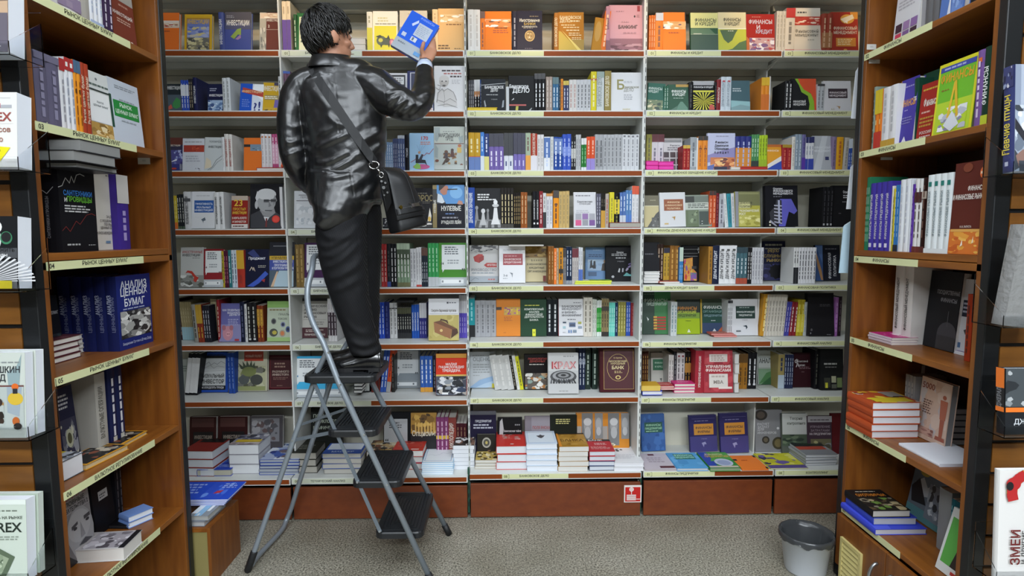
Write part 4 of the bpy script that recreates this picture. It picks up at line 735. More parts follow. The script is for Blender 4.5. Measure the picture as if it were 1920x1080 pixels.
Sp(1258, 1312, 1, 104, 'ec7a2e', 'orange spine leaning towards the pink book', 'f6c49a', lean=7)
Sp(1308, 1346, 1, 58, 'c28a98', 'pink spine with black print', '3a2a30', 'БАНКИНГ', bot=('7c4a58', .25), big=.45)
F(1346, 1660, 54, 'd2a0aa', 'large pink book with a dark mauve foot', [('R', 0, 0, 1, .27, '8d5a6a'), ('N', .02, .0, .98, .16, ['8d5a6a', '5a2c3a', 'b88a94', '6a3a48'], 26, 43), ('R', .82, .86, .9, .98, 'a03440'), ('L', .2, .5, .84, .88, 1, 'a87884'), ('E', .74, .75, .025, .025, '3a2a2e'), ('R', .8, .73, .88, .79, 'b8848e'), ('T', .54, .52, .075, 'БАНКИНГ', '2c2024', 'c', .56), ('L', .35, .6, .6, .66, 1, 'b88a94'), ('L', .4, .8, .36, .42, 1, 'b0808c')], T=.03)
at_shelf(3, 2, Z3)
Kx(34, 306, 988, 1017, 1, 'dcb92a', 'yellow book lying before the grey spines', yf=3.242, base=1017, depth=.1, pages='e0c84a')
Sp(40, 92, 3, 735, '58585e', 'thin grey spine with pale print', 'a8a8ac', yf=3.35)
Sp(92, 146, 2, 735, '1f1c20', 'black spine, white head and orange band', 'd0d0d0', top=('d0d0d2', .33), mid=('b8742c', .52, .67), yf=3.35)
Sp(146, 162, 1, 735, '2b4a82', 'thin blue spine beside the black banking book', 'a8b8d0', yf=3.35)
F(160, 382, 733, '1c2026', 'black banking hardcover with a pale arc', [('P', [(.0, .8), (1, .86), (1, .875), (0, .815)], 'b8bcc0'), ('T', .53, .74, .085, 'БАНКОВСКОЕ', 'e4e6e8', 'c', .78), ('T', .53, .63, .085, 'ДЕЛО', 'e4e6e8', 'c', .3), ('L', .2, .85, .48, .53, 1, 'a8acb0'), ('T', .53, .36, .03, 'УЧЕБНИК', '8a8e92'), ('P', [(.1, .3), (.14, .34), (.2, .14), (.14, .12)], '8a929a'), ('P', [(.88, .32), (.94, .34), (.92, .12), (.84, .1)], '8a929a')])
Sp(386, 414, 1, 800, 'c8cccf', 'white gleaming spine between the black banking books')
F(412, 648, 702, '17181a', 'black banking softcover with a red bar', [('T', .4, .7, .1, 'Банковское', 'e6e8ea', 'c', .74), ('T', .48, .56, .13, 'ДЕЛО', 'e6e8ea', 'c', .66), ('R', .02, .15, .68, .19, 'b84a44'), ('P', [(.26, .02), (.36, .02), (.38, .14), (.28, .14)], 'b8b034'), ('P', [(.78, .02), (.9, .1), (.9, .07), (.84, .0)], '9a9ea0'), ('P', [(.1, .3), (.2, .37), (.2, .33)], 'e0e2e4')], lean=5)
Sp(648, 748, 3, 676, '18181b', 'black spine with bold white capitals', 'e2e4e6', None, top=('26262a', .15))
Sp(754, 814, 2, 706, 'a4948a', 'beige spine with faded print', 'd0c4bc')
Sp(816, 872, 2, 712, '3d6c92', 'steel blue spine with white print', 'd6e2ea', top=('4a6a70', .2))
Sp(872, 890, 1, 735, '2a3440', 'thin dark spine by the yellow one', '5a6a78')
Sp(890, 913, 1, 728, 'd88a2c', 'amber spine with red stripe', '9a3a24')
Sp(914, 966, 2, 744, '3a3f62', 'indigo spine with a yellow head', 'd8dae4', top=('c8b03a', .14))
Sp(968, 1038, 2, 732, 'd2d0ce', 'white spine with small red print', 'b08a84')
Sp(1038, 1168, 4, 732, 'c4c6ca', 'light grey spine with dark print', '55575c')
Sp(1170, 1221, 1, 660, 'd6c930', 'tall yellow spine with a red band', 'e8e4a0', None, mid=('b84a30', .78, .82))
Sp(1223, 1292, 1, 660, 'c9cfcf', 'broad pale spine with grey capitals', '8a9494', 'БАНКОВСКОЕ ДЕЛО', top=('8a9c94', .15), big=.55)
Sp(1296, 1356, 1, 652, '93834a', 'olive spine with white capitals', 'e2dcc0', 'БАНКОВСКОЕ ДЕЛО', big=.55)
F(1358, 1640, 673, 'd9dadd', 'white banking hardcover with an ornate olive initial', [('T', .32, .68, .25, 'Б', '8a8448'), ('L', .42, .78, .72, .78, 2, 'a8aab0'), ('T', .68, .62, .06, 'анковское', '7a7a5c', 'c', .46), ('T', .58, .53, .085, 'ДЕЛО', '8a8a80', 'c', .32), ('L', .42, .76, .28, .44, 3, 'a8aab0'), ('T', .5, .04, .035, 'КНОРУС', 'b8a850')])
at_shelf(3, 3, Z32)
Sp(40, 150, 2, 140, 'c49a30', 'yellow spine with a blue foot', 'e2d49a', bot=('5876b2', .36), mid=('b84a34', .355, .375))
Sp(150, 184, 1, 138, '4d86d2', 'sky blue spine with a white foot', 'c8daf0', bot=('d4dce4', .38))
Sp(184, 229, 1, 150, '38487e', 'navy spine with a yellow foot', 'd0d6e4', bot=('dad37a', .38))
Sp(229, 364, 3, 150, '7766a8', 'purple spine with a black head', 'e0dcec', top=('252438', .35))
Sp(366, 451, 2, 145, 'd8dce4', 'white spine with a black head', '2a3a78', top=('1c1f26', .6))
Sp(454, 565, 3, 145, '7a6eb2', 'lilac spine with black head and white capitals', 'c8c2e4', top=('24233c', .56))
Sp(566, 613, 1, 145, 'a6b69e', 'sage spine with an orange foot', '6a4a40', bot=('e09a2c', .4))
Sp(613, 674, 1, 148, 'a73d2d', 'brick red spine with a white foot', 'e2c8b8', 'БАНКОВСКИЕ РИСКИ', bot=('d8d6dc', .4), big=.4)
Sp(674, 734, 2, 158, 'd9d7d7', 'off white spine with a fine line', 'a8a4a4')
Sp(736, 793, 1, 180, 'e3e6ea', 'white spine with a blue panel', 'c8d4ea', mid=('3c66a8', .38, .97))
Sp(794, 824, 1, 178, 'cfd2d2', 'pale grey spine beside the blue panel one', 'a8acac')
Sp(826, 907, 2, 182, '2c4d98', 'blue spine with huge white letters', 'dfe6f0', None, big=.8, mid=('5a78b4', .5, .95))
Sp(907, 986, 2, 155, '3b57ba', 'royal blue spine with pale columns', '9aaae0', mid=('6a84d2', .4, .65))
Sp(986, 1030, 2, 180, '29292c', 'black spine with a grey panel', 'c8c8c4', mid=('b0b0ac', .35, .65))
Sp(1030, 1077, 2, 160, 'b6b8ba', 'light grey spine with ribbed foot', '8a8c8e')
Sp(1080, 1128, 2, 192, '2d7838', 'green spine with white ends', '8ac092', top=('d6d8d8', .2), bot=('d6dce0', .1))
Sp(1128, 1206, 2, 178, 'd75430', 'vermilion spine with a violet foot', 'f0b8a0', bot=('8c7cc4', .35))
Sp(1206, 1283, 2, 158, 'a7a9ad', 'grey spine with a dark panel', '4a4c50', mid=('8a8c90', .1, .7))
Sp(1284, 1457, 5, 158, 'b1b3b7', 'plain grey spine with black print', '6a6c70')
Sp(1458, 1614, 4, 157, 'cfd1d5', 'pale spine with a dark dot', '8a8c92', dots=('6a6a70', .92))
at_shelf(3, 4, Z32)
Sp(36, 97, 1, 646, '2b4a9a', 'tall blue spine with white capitals', 'e0e6f2', 'ДЕНЕЖНОЕ ОБРАЩЕНИЕ', big=.5)
F(99, 337, 657, '1d1e21', 'black cover with white chess pieces', [('L', .1, .62, .8, .87, 1, 'dcdcdc'), ('L', .1, .6, .74, .8, 1, 'dcdcdc'), ('L', .1, .95, .68, .74, 1, 'dcdcdc'), ('R', 0, 0, 1, .2, '8a8a8c')]+[('P', [(.0+.25*k, .0), (.14+.25*k, .0), (.2+.22*k, .18), (.08+.22*k, .18)], '2c2c30') for k in range(4)]+[('P', [(.18, .06), (.46, .06), (.4, .18), (.36, .38), (.28, .38), (.24, .18)], 'b0b0b2'), ('E', .32, .42, .08, .06, 'c8c8ca'), ('P', [(.62, .08), (.98, .08), (.9, .24), (.86, .5), (.74, .5), (.7, .24)], 'd6d6d8'), ('E', .8, .56, .13, .045, 'c0c0c2'), ('E', .8, .64, .08, .06, 'e0e0e2'), ('P', [(.44, .16), (.56, .16), (.53, .4), (.47, .4)], '6a6a6c'), ('E', .5, .43, .05, .045, '7a7a7c'), ('P', [(.0, .2), (.14, .2), (.1, .46), (.04, .46)], '77777a'), ('E', .07, .5, .06, .05, '828285')])
Sp(337, 456, 4, 650, '2b2826', 'charcoal spine with a cream title', 'd2c090', None, mid=('3a3630', .0, .1))
Sp(457, 521, 4, 694, '24201e', 'thin brown black spine with gold print', 'b89a60')
Sp(522, 582, 2, 690, '98572c', 'chestnut spine with pale print', 'd8ac7a')
Sp(632, 692, 2, 680, '1d1d21', 'black spine with a white dot', 'dcdcde', 'БАНКОВСКИЕ УСЛУГИ', dots=('e0e0e0', .1), big=.4)
Sp(692, 726, 1, 680, '8b2d33', 'crimson spine with white print', 'e2c4c0')
Sp(726, 756, 1, 696, 'd4d4d4', 'white spine with a black foot', '8a8a8a', bot=('1f1f22', .45))
Sp(757, 816, 2, 702, 'd6d6da', 'white spine with an orange head', '9a9aa8', top=('c8853a', .08))
Sp(822, 873, 1, 674, 'ec962a', 'orange spine with a picture head', '6a3a14', top=('3a302c', .2), dots=('1c1814', .6))
Sp(874, 970, 3, 680, 'c8ab70', 'sand coloured spine with grey figures', 'a08a58')
F(1014, 1218, 694, 'd2d2d6', 'pale textbook with grey, purple and pink squares', [('L', .08, .95, .87, .93, 1, '77777e'), ('T', .5, .73, .055, 'Банковские', '4a4a4e', 'c', .72), ('T', .5, .66, .05, 'операции', '77777c', 'c', .6), ('L', .1, .8, .4, .5, 2, 'b4b4ba')]+[('R', .07+.31*i, .05+.18*j, .33+.31*i, .21+.18*j, c) for (i, j, c) in ((0, 0, 'c8407a'), (1, 0, '8a8a92'), (2, 0, '6a3a86'), (0, 1, '9a9aa2'), (1, 1, '86609a'), (2, 1, '9a9aa2'))])
Sp(1220, 1261, 2, 704, '5c5c6c', 'slate spine with white figures', 'c0c0cc')
Sp(1262, 1301, 2, 700, '25231f', 'black spine with an amber foot', '6a6050', bot=('c8942c', .5))
Sp(1302, 1334, 1, 704, 'b2a69c', 'grey pink spine with red print', 'a85a50')
Sp(1340, 1383, 1, 690, 'd8cc3a', 'lemon spine with faint print', 'a89a30')
Sp(1384, 1434, 1, 700, '18181c', 'black spine with a yellow patch', '6a6a20', mid=('dcc428', .4, .82))
Sp(1435, 1491, 2, 690, '5675b0', 'denim blue spine with a white foot', 'd0dcea', bot=('c4ccd6', .35))
Sp(1492, 1546, 2, 672, '5c86b8', 'light denim spine with white print', 'dce6f0', bot=('4a78c0', .35))
Sp(1547, 1612, 2, 632, 'd8d8da', 'white spine with a vermilion head', 'b8b8bc', top=('d2502c', .2))
Kx(1342, 1638, 966, 1014, 1, '8c3128', 'dark red book lying before the pale spines', yf=3.242, base=1016, depth=.13, pages='a8a49a', spine='8c3128')
at_shelf(3, 5, Z33)
F(46, 301, 143, 'd5d3d2', 'white guidebook with a red toy house', [('N', .05, .8, .98, 1, ['d5d3d2', '3a3a3c', '6a6a6e', 'd5d3d2', 'd5d3d2'], 44, 45), ('P', [(.18, .56), (.14, .68), (.32, .76), (.46, .75), (.5, .6), (.34, .52)], 'b8322c'), ('P', [(.34, .52), (.34, .66), (.5, .72), (.5, .6)], '9a2824'), ('P', [(.5, .46), (.6, .52), (.95, .52), (.95, .4), (.6, .4)], 'b8322c'), ('T', .78, .46, .05, 'ИПОТЕКА', 'e8dcd8', 'c', .32), ('T', .5, .32, .065, 'РУКОВОДСТВО', '8a8c92', 'c', .86), ('L', .08, .92, .22, .28, 1, '9aa0a6'), ('R', 0, 0, 1, .16, 'a2a9b0'), ('K', [(.05, .04), (.2, .12), (.32, .08)], .012, '6a7078'), ('L', .65, .94, .04, .11, 1, 'c06a64')], yb=470)
F(309, 540, 148, 'e8e8eb', 'white textbook with a red title block', [('L', .15, .9, .85, .9, 2, 'a8aab0'), ('R', .15, .48, .9, .78, '9b2f38'), ('L', .2, .85, .7, .74, 1, 'd8a0a4'), ('T', .525, .63, .05, 'БАНКОВСКОЕ', 'ecd8d8', 'c', .64), ('T', .525, .54, .05, 'КРЕДИТОВАНИЕ', 'ecd8d8', 'c', .66), ('P', [(.4, .28), (.52, .26), (.5, .14), (.48, .22)], '7a8088'), ('T', .24, .2, .06, '3-е', '8a8e94'), ('L', .15, .35, .1, .14, 1, 'a8aab0')], yb=476)
Kx(395, 702, 136, 149, 1, 'dcd9d2', 'white sheet lying on top of the textbooks', yf=3.29, base=149, depth=.12, hard=False, name='paper_sheet', cat='paper')
F(541, 742, 153, 'd5c8a0', 'cream and gold textbook on credit organisations', [('R', 0, .68, 1, 1, '8c6a28'), ('N', 0, .7, 1, .98, ['96742e', 'b8964a', '6a4c1c', 'c8a85a'], 20, 46), ('T', .5, .6, .05, 'Б А Н К И', '4a4434', 'c', .86), ('T', .5, .49, .05, 'И НЕБАНКОВСКИЕ', '4a4434', 'c', .86), ('T', .5, .38, .05, 'КРЕДИТНЫЕ', '4a4434', 'c', .86), ('T', .5, .28, .05, 'ОРГАНИЗАЦИИ', '4a4434', 'c', .86), ('R', .77, .01, .9, .17, '7c2a20')], yb=466)
Sp(741, 792, 2, 150, '885628', 'brown spine beside the cream and gold textbook', 'b8905a')
Sp(792, 814, 1, 168, 'ee7d34', 'bright orange thin spine', 'f8c09a')
Sp(814, 834, 1, 166, 'bca586', 'fawn thin spine', '8a7458')
Sp(836, 872, 1, 164, 'd68e2c', 'amber spine with black bands', '2a241c', mid=('2a241c', .3, .42))
Sp(873, 900, 2, 168, '8a8888', 'grey thin spine with dark head', '3a3a3c', top=('3a3638', .25))
Sp(900, 951, 2, 154, '1f2c44', 'midnight blue spine with white print', 'c2cad6', bot=('8a9098', .1))
Sp(952, 1008, 3, 170, 'bfb9b6', 'pale spine with a maroon head', '8a8484', top=('6a2430', .25))
Sp(1010, 1046, 2, 160, 'd2d4d8', 'white spine with a blue foot', '9a9ca4', bot=('4a6ab8', .4))
F(1045, 1254, 158, '7d9fca', 'blue textbook with a photo of business people', [('L', .3, .7, .9, .94, 1, 'a8c0dc'), ('L', .12, .88, .7, .8, 2, '3a5078'), ('R', .08, .3, .96, .64, '98b4d2'), ('N', .08, .3, .96, .64, ['a2bcd8', '8ca8c8', 'c0d2e4'], 12, 47), ('P', [(.17, .36), (.2, .6), (.26, .62), (.28, .4)], '1e2430'), ('P', [(.3, .36), (.32, .58), (.4, .6), (.42, .36)], '22262e'), ('R', .26, .38, .36, .46, '2a2420'), ('P', [(.64, .3), (.68, .5), (.8, .56), (.95, .48), (.96, .3)], '4a4038'), ('E', .8, .58, .07, .055, 'b89478'), ('R', .12, .14, .45, .26, '4a6488')], yb=440, tilt=1)
F(1252, 1504, 147, '202023', 'black textbook with a fan of pale bars', [('T', .5, .81, .05, 'Банки', 'dcdcdf', 'c', .3), ('L', .2, .88, .7, .78, 2, 'c0c0c4'), ('L', .35, .75, .62, .68, 1, 'c0c0c4'), ('T', .52, .55, .03, 'УЧЕБНИК', '8a8a90'), ('P', [(.42, .25), (.46, .36), (.5, .35), (.48, .24)], 'c8c8cc'), ('P', [(.56, .25), (.57, .36), (.62, .36), (.61, .25)], 'b8b8c4'), ('P', [(.68, .3), (.74, .38), (.8, .34), (.72, .27)], 'a8a0b8'), ('P', [(.76, .4), (.86, .45), (.88, .4), (.78, .36)], '8a7aa8'), ('P', [(.78, .48), (.9, .52), (.9, .48), (.79, .45)], '6a5a90'), ('P', [(.6, .14), (.72, .24), (.84, .18), (.98, .24), (.98, .13)], '6ab0b0'), ('E', .24, .12, .05, .035, 'b8b8bc')], yb=458, lean=6)
Kx(982, 1302, 452, 484, 2, 'cbd62e', 'lime and white brochures at the shelf edge', [('R', 0, 0, .4, 1, 'dfe4d8'), ('N', .4, .1, 1, .9, ['6aa048', 'cbd62e', '3a5a30'], 8, 48)], ycov=440, hard=False, pages='d4dc5a')
at_shelf(3, 6, Z33)
Sp(40, 94, 1, 600, '2f9aa2', 'teal spine with a dotted black foot', '8ad0d4', top=('8aa8a8', .03), bot=('19191c', .3), yb=947)
Sp(95, 281, 4, 626, 'a8a9ad', 'broad light grey spine', '77787c', yb=947)
F(284, 499, 616, 'e18a39', 'orange softcover with purple and yellow digits', [('R', .0, .7, .22, .78, '2c2018'), ('R', .32, .56, 1, .78, 'b89a48'), ('N', .34, .57, .98, .77, ['c8a040', '9a4a7a', 'e0c030', 'a85a90', 'd0b060'], 12, 49), ('T', .52, .66, .16, '2', '9a3a7a'), ('T', .86, .67, .18, '1', 'e0c030'), ('L', .32, .7, .4, .53, 3, 'c06a28'), ('L', .3, .42, .08, .11, 1, 'a85a24')], yb=945)
F(499, 727, 616, '2d4936', 'dark green hardcover on bank analysis', [('L', .16, .9, .8, .85, 1, 'cfd04a'), ('T', .52, .72, .05, 'КОМПЛЕКСНЫЙ', 'dfe4da', 'c', .74), ('T', .52, .645, .05, 'АНАЛИЗ', 'dfe4da', 'c', .4), ('T', .52, .575, .05, 'ФИНАНСОВОЙ', 'dfe4da', 'c', .66), ('T', .52, .505, .05, 'ДЕЯТЕЛЬНОСТИ', 'dfe4da', 'c', .74), ('T', .52, .435, .05, 'БАНКА', 'dfe4da', 'c', .34), ('R', .45, 0, .58, .19, 'dcdc2c'), ('T', .515, .1, .05, '8', '5a6a20')], yb=945)
Sp(729, 828, 2, 618, '22262a', 'thick black spine with white capitals', 'd6dadc', None, yb=940)
F(836, 1053, 616, 'dddde0', 'white hardcover on bank management with tiny pictures', [('L', .6, .92, .87, .91, 1, '7a7a80'), ('T', .13, .79, .055, 'БАНКОВСКИЙ', '3a3a3e', 'l', .8), ('T', .13, .71, .055, 'МЕНЕДЖМЕНТ', '3a3a3e', 'l', .8), ('T', .13, .63, .055, 'И БИЗНЕС-', '3a3a3e', 'l', .62), ('T', .13, .55, .055, 'ИНЖИНИРИНГ', '3a3a3e', 'l', .8), ('L', .35, .7, .42, .46, 1, '6a6a70'), ('R', .16, .34, .3, .38, '3a4a5a'), ('R', .42, .24, .68, .36, '5a6a88'), ('R', .45, .27, .65, .31, '3c4458'), ('R', .78, .32, .92, .38, 'a8a848'), ('R', .16, .2, .28, .26, '9ab8c0'), ('R', .78, .2, .94, .26, '8a98a8'), ('R', .38, .08, .44, .16, '6a86b0'), ('R', .47, .08, .53, .16, '6a86b0'), ('R', .57, .09, .72, .16, '788898'), ('L', .16, .3, .08, .12, 1, '9a9aa0')], yb=944, spine='a8383c', T=.03)
Sp(1054, 1131, 2, 598, 'd3cdc1', 'tall cream spine with dark print', '7a7468', yb=945)
Sp(1131, 1169, 2, 618, 'c9cdc2', 'pale spine with grey print', '9a9e94', yb=944)
Sp(1169, 1211, 3, 626, '3b9a42', 'bright green spine with a white head', 'a8e0a0', top=('d4d8d4', .2), bot=('dce4dc', .12), yb=942)
Sp(1211, 1277, 3, 612, '8c7c58', 'olive brown spine with a lettered foot', '3a342a', bot=('26221c', .12), mid=('3a342c', .68, .8), yb=942)
Sp(1278, 1331, 3, 646, '6bcaba', 'turquoise spine with white print', 'c8ece4', yb=942)
Sp(1331, 1356, 1, 645, '1d3456', 'navy spine beside the turquoise ones', '8a9ab0', yb=940)
Sp(1357, 1427, 3, 640, '8f8948', 'moss green spine with gilt print', 'd0c880', yb=940)
Sp(1429, 1467, 2, 640, '3858b0', 'cobalt spine with white print', 'd0d8ee', yb=938)
Sp(1468, 1508, 1, 646, '8a2e34', 'maroon spine at the end of the row', 'a85a58', yb=938)
at_shelf(3, 7, Z34)
F(44, 236, 86, 'c9cdd1', 'pale assessment textbook with a blue swoosh', [('L', .1, .6, .88, .92, 1, '9aa0a4'), ('T', .13, .77, .1, 'ОЦЕНКА', '8a8e90', 'l', .8), ('L', .13, .9, .4, .68, 4, 'a2a6a8'), ('L', .13, .5, .32, .37, 1, 'a8acae'), ('P', [(0, 0), (0, .02), (.4, .22), (1, .34), (1, .2), (.7, 0)], '9ab8d8'), ('P', [(.2, 0), (.6, .12), (1, .2), (1, .08), (.7, 0)], 'b8d0e6'), ('R', .9, .0, 1, .12, 'd8cc3a')], yb=366)
Sp(240, 392, 3, 112, 'c9c8c5', 'white spine leaning back to the assessment textbook', 'dcdad6', lean=-9, yb=372)
Sp(392, 414, 1, 112, '26241f', 'black spine in the leaning group', '8a8270', lean=-9, yb=372)
Sp(414, 438, 1, 115, 'e0dfda', 'thin white spine in the leaning group', 'c0beb8', lean=-9, yb=370)
Sp(438, 466, 1, 118, 'd3d02c', 'lime yellow spine in the leaning group', '6a6a30', lean=-9, yb=370)
F(472, 658, 102, '1e1a1a', 'black cover with seashells and torn paper', [('T', .55, .86, .055, 'ПСИХОЛОГИЯ', 'b03a30', 'c', .8), ('T', .55, .78, .055, 'ДЕНЕЖНЫХ', 'b03a30', 'c', .7), ('L', .2, .9, .68, .73, 1, 'c8c0b8'), ('N', .02, .02, .98, .46, ['5a5048', 'd8d4cc', 'b8783a', '3a3430', '8aa098', 'c8a884', 'e4e2dc'], 32, 51)], yb=380)
F(658, 894, 98, 'cacac9', 'white book with red outline capitals over a gear', [('L', .5, .9, .9, .94, 1, '8a8a8a'), ('R', .0, .25, 1, .57, 'b8b8b8'), ('E', .5, .42, .44, .16, '4a4a4c'), ('E', .5, .44, .36, .12, '9a9a9c'), ('E', .5, .45, .26, .085, '3c3c3e'), ('E', .5, .45, .18, .055, '8a8a8c'), ('E', .5, .455, .09, .028, '2c2c2e')]+[('P', [(.06+.09*k, .25), (.12+.09*k, .25), (.13+.08*k, .36), (.09+.08*k, .36)], '2a2a2c' if k % 2 else '56565a') for k in range(10)]+[('R', .0, .0, 1, .25, 'c2c2c2'), ('T', .52, .7, .17, 'КРАХ', 'a8202a', 'c', .84), ('T', .525, .7, .155, 'КРАХ', 'd8a8a8', 'c', .8), ('L', .35, .75, .05, .08, 1, '8a8a8a')], yb=413, T=.035)
Sp(895, 946, 2, 58, '27304a', 'navy spine with white blocks', 'c6ccd6', mid=('8a94a8', .62, .75), yb=378)
Sp(946, 988, 1, 62, '2b3832', 'blackish green spine beside the navy pair', 'a8b4a8', yb=372)
Sp(1000, 1042, 1, 62, '2a3731', 'blackish green spine beside the maroon bank history', 'a8b4a8', yb=370)
F(1064, 1344, 56, '481e23', 'maroon bank history with a gilt oval', [('R', .1, .06, .94, .95, 'b89a5c'), ('R', .112, .068, .928, .942, '4c2026'), ('E', .5, .55, .31, .31, 'c0a264'), ('E', .5, .55, .298, .3, '4c2026'), ('T', .5, .76, .03, 'В. Кротов', 'd0b880', 'c', .3), ('T', .5, .69, .04, 'МОСКОВСКИЙ', 'd8c690', 'c', .48), ('T', .5, .63, .04, 'НАРОДНЫЙ', 'd8c690', 'c', .42), ('T', .5, .55, .075, 'БАНК', 'e8d8a4', 'c', .36), ('L', .4, .62, .42, .48, 2, 'd0b880'), ('E', .5, .33, .075, .045, 'd8c07a'), ('E', .5, .33, .045, .028, '5a3024')], yb=402, T=.045)
at_shelf(3, 8, Z34)
F(40, 250, 552, '25213a', 'dark violet hardcover standing behind the gold stack', [('R', 0, .93, 1, 1, '55565e'), ('T', .52, .78, .05, 'ПРЕДПРИЯТИЯ', 'cfd0da', 'c', .6), ('L', .15, .9, .62, .74, 2, 'c0c2d0'), ('L', .3, .75, .4, .52, 2, '5a587a')], yf=3.36, T=.03)
F(104, 246, 728, '2c2a26', 'black softcover with a medal leaning on the violet book', [('E', .5, .68, .24, .2, 'a8a49a'), ('E', .5, .68, .17, .14, '4a4840'), ('E', .5, .68, .07, .06, 'b8a860'), ('P', [(.2, .1), (.6, .4), (.75, .4), (.3, .08)], '6a4a30')], yf=3.325)
F(264, 454, 597, '1b1b1d', 'black softcover with a white feather', [('P', [(.04, .3), (.08, .9), (.18, .98), (.24, .7), (.16, .4)], 'b8b8ba'), ('T', .6, .66, .05, 'Банковская тайна', 'd0d0d2', 'c', .7), ('L', .7, .92, .78, .85, 1, '8a8a8c')], yf=3.37)
F(476, 682, 588, '857d84', 'grey mauve softcover with a brick red title', [('R', .25, .6, 1, .98, '938b92'), ('T', .62, .72, .07, 'ПОЛЯ РИСКА', '9a3a34', 'c', .66), ('K', [(.6, .5), (.5, .3), (.42, .1)], .02, '6a646a')], yf=3.37)
F(676, 884, 578, '20231c', 'black hardcover with yellow capitals', [('L', .2, .75, .78, .92, 3, 'c8c07a'), ('T', .55, .42, .06, 'ЦЕННЫЕ', 'd6d04a', 'c', .6), ('T', .55, .28, .06, 'БУМАГИ', 'd6d04a', 'c', .7)], yf=3.36)
for (a, b_, w) in ((880, 1086, 'nearer the black hardcover'), (1086, 1292, 'nearer the finance bay')):
    F(a, b_, 565, 'cd8634', f'orange cover with grey bearded faces, {w}', [('R', .2, .25, .62, 1, '7a7a7a'), ('E', .42, .7, .14, .16, '9c9c9c'), ('E', .42, .8, .15, .09, 'c4c4c4'), ('E', .42, .55, .12, .14, 'b4b4b4'), ('R', .7, .4, 1, 1, '8a8a8a'), ('E', .84, .75, .11, .15, 'a8a8a8'), ('E', .84, .58, .09, .1, 'bcbcbc'), ('R', 0, .1, .18, .7, 'a8a098'), ('T', .28, .25, .09, 'Путь', 'f0e0c0', 'c', .4), ('T', .6, .1, .09, 'Геракла', 'f0e0c0', 'c', .6)], yf=3.37, T=.03)
Kx(90, 268, 925, 998, 3, 'b8b0a0', 'small stack under a gilt patterned cover', [('N', 0, 0, 1, 1, ['c8b060', '5a4a28', 'e8dcb0', '8a7430', '302818'], 30, 53)], ycov=848, pages='d8d6ce')
Kx(258, 498, 818, 1002, 3, 'c73832', 'stack under a red cover with a pale emblem', [('N', .2, .4, .8, .9, ['c73832', 'd8a09a', 'b88a80', 'c84a40'], 18, 54), ('R', .45, .1, .56, .14, 'e8d8d0')], ycov=705, pages='dcdee2')
Kx(490, 728, 798, 1012, 5, 'cfdcec', 'tall stack under a pale blue bird cover', [('R', .06, .08, .94, .94, 'a8c0dc'), ('R', .07, .09, .93, .93, 'dde7f0'), ('P', [(.35, .6), (.45, .62), (.5, .7), (.56, .62), (.65, .62), (.58, .48), (.5, .4), (.42, .48)], '3c3c40')], ycov=698, pages='e0e4ea')
Kx(738, 966, 822, 1014, 5, 'a87c2c', 'tall stack under a gold brown cover', [('R', 0, .85, 1, 1, '3a2c1c'), ('N', .02, .1, .98, .84, ['b08434', '9a7028', 'c09444'], 14, 55), ('T', .5, .42, .16, 'БАНКА', '6a4a1c', 'c', .8), ('P', [(0, 0), (.1, 0), (.06, .9), (0, .9)], 'd88a30')], ycov=708, pages='d8d6d0', hard=False)
Kx(974, 1172, 858, 1010, 4, 'b62f38', 'stack of red books under a red banking cover', [('R', 0, .84, 1, 1, '1c1a1c'), ('T', .4, .92, .12, 'БАНК', 'e0dcd8', 'c', .7), ('L', .3, .9, .5, .7, 2, 'e0b0b0'), ('L', .1, .9, .15, .4, 3, 'd89898')], ycov=765, pages='cfd3da', mono=['33344a', '2c3a6a', 'b62f38'])
Kx(1174, 1402, 942, 1012, 2, 'e3e3e5', 'white books under a black flourish cover', [('E', .3, .72, .06, .05, '3a3a3c'), ('P', [(.2, .74), (.28, .84), (.4, .86), (.3, .78)], '4a4a4c'), ('E', .44, .78, .05, .04, '5a5a5c'), ('L', .1, .8, .2, .5, 4, 'd0d0d4')], ycov=820, pages='e0e0e4', jit=.002)
# ---- fourth bay
at_shelf(4, 1, Z4)
Sp(56, 114, 3, 132, 'd8702a', 'orange spine turned behind the front copy', 'f0b080')
Sp(114, 180, 1, 112, 'ee8433', 'orange spine with a white and blue head', '8a4a1c', top=('c8c8d0', .2), big=.3)
F(181, 382, 112, 'f08534', 'orange finance softcover with a shining band', [('R', .96, .78, 1, 1, '3a241c'), ('R', 0, .64, 1, .76, 'f4d4a8'), ('N', .02, .56, .98, .76, ['f2b070', 'fff4e0', 'd8a060', '5a4a6a', 'fff8ec'], 18, 57), ('L', .25, .75, .44, .5, 1, 'b8561e'), ('R', -.3+.3, .58, .03, .68, '2a201c')])  # cream band with white flecks stands for reflected lamps
F(424, 662, 116, '3c5e46', 'green and yellow finance softcover', [('R', 0, .6, 1, 1, 'd7d58c'), ('T', .55, .8, .085, 'ФИНАНСЫ', '2e3a2a', 'c', .78), ('T', .55, .69, .085, 'И КРЕДИТ', '2e3a2a', 'c', .76), ('R', 0, .43, 1, .44, 'a8b498'), ('P', [(.0, .58), (.7, .58), (.9, .44), (0, .44)], '5a7a58'), ('R', 0, 0, 1, .42, '33503c'), ('R', .1, .435, .4, .455, 'd8d8c0')])
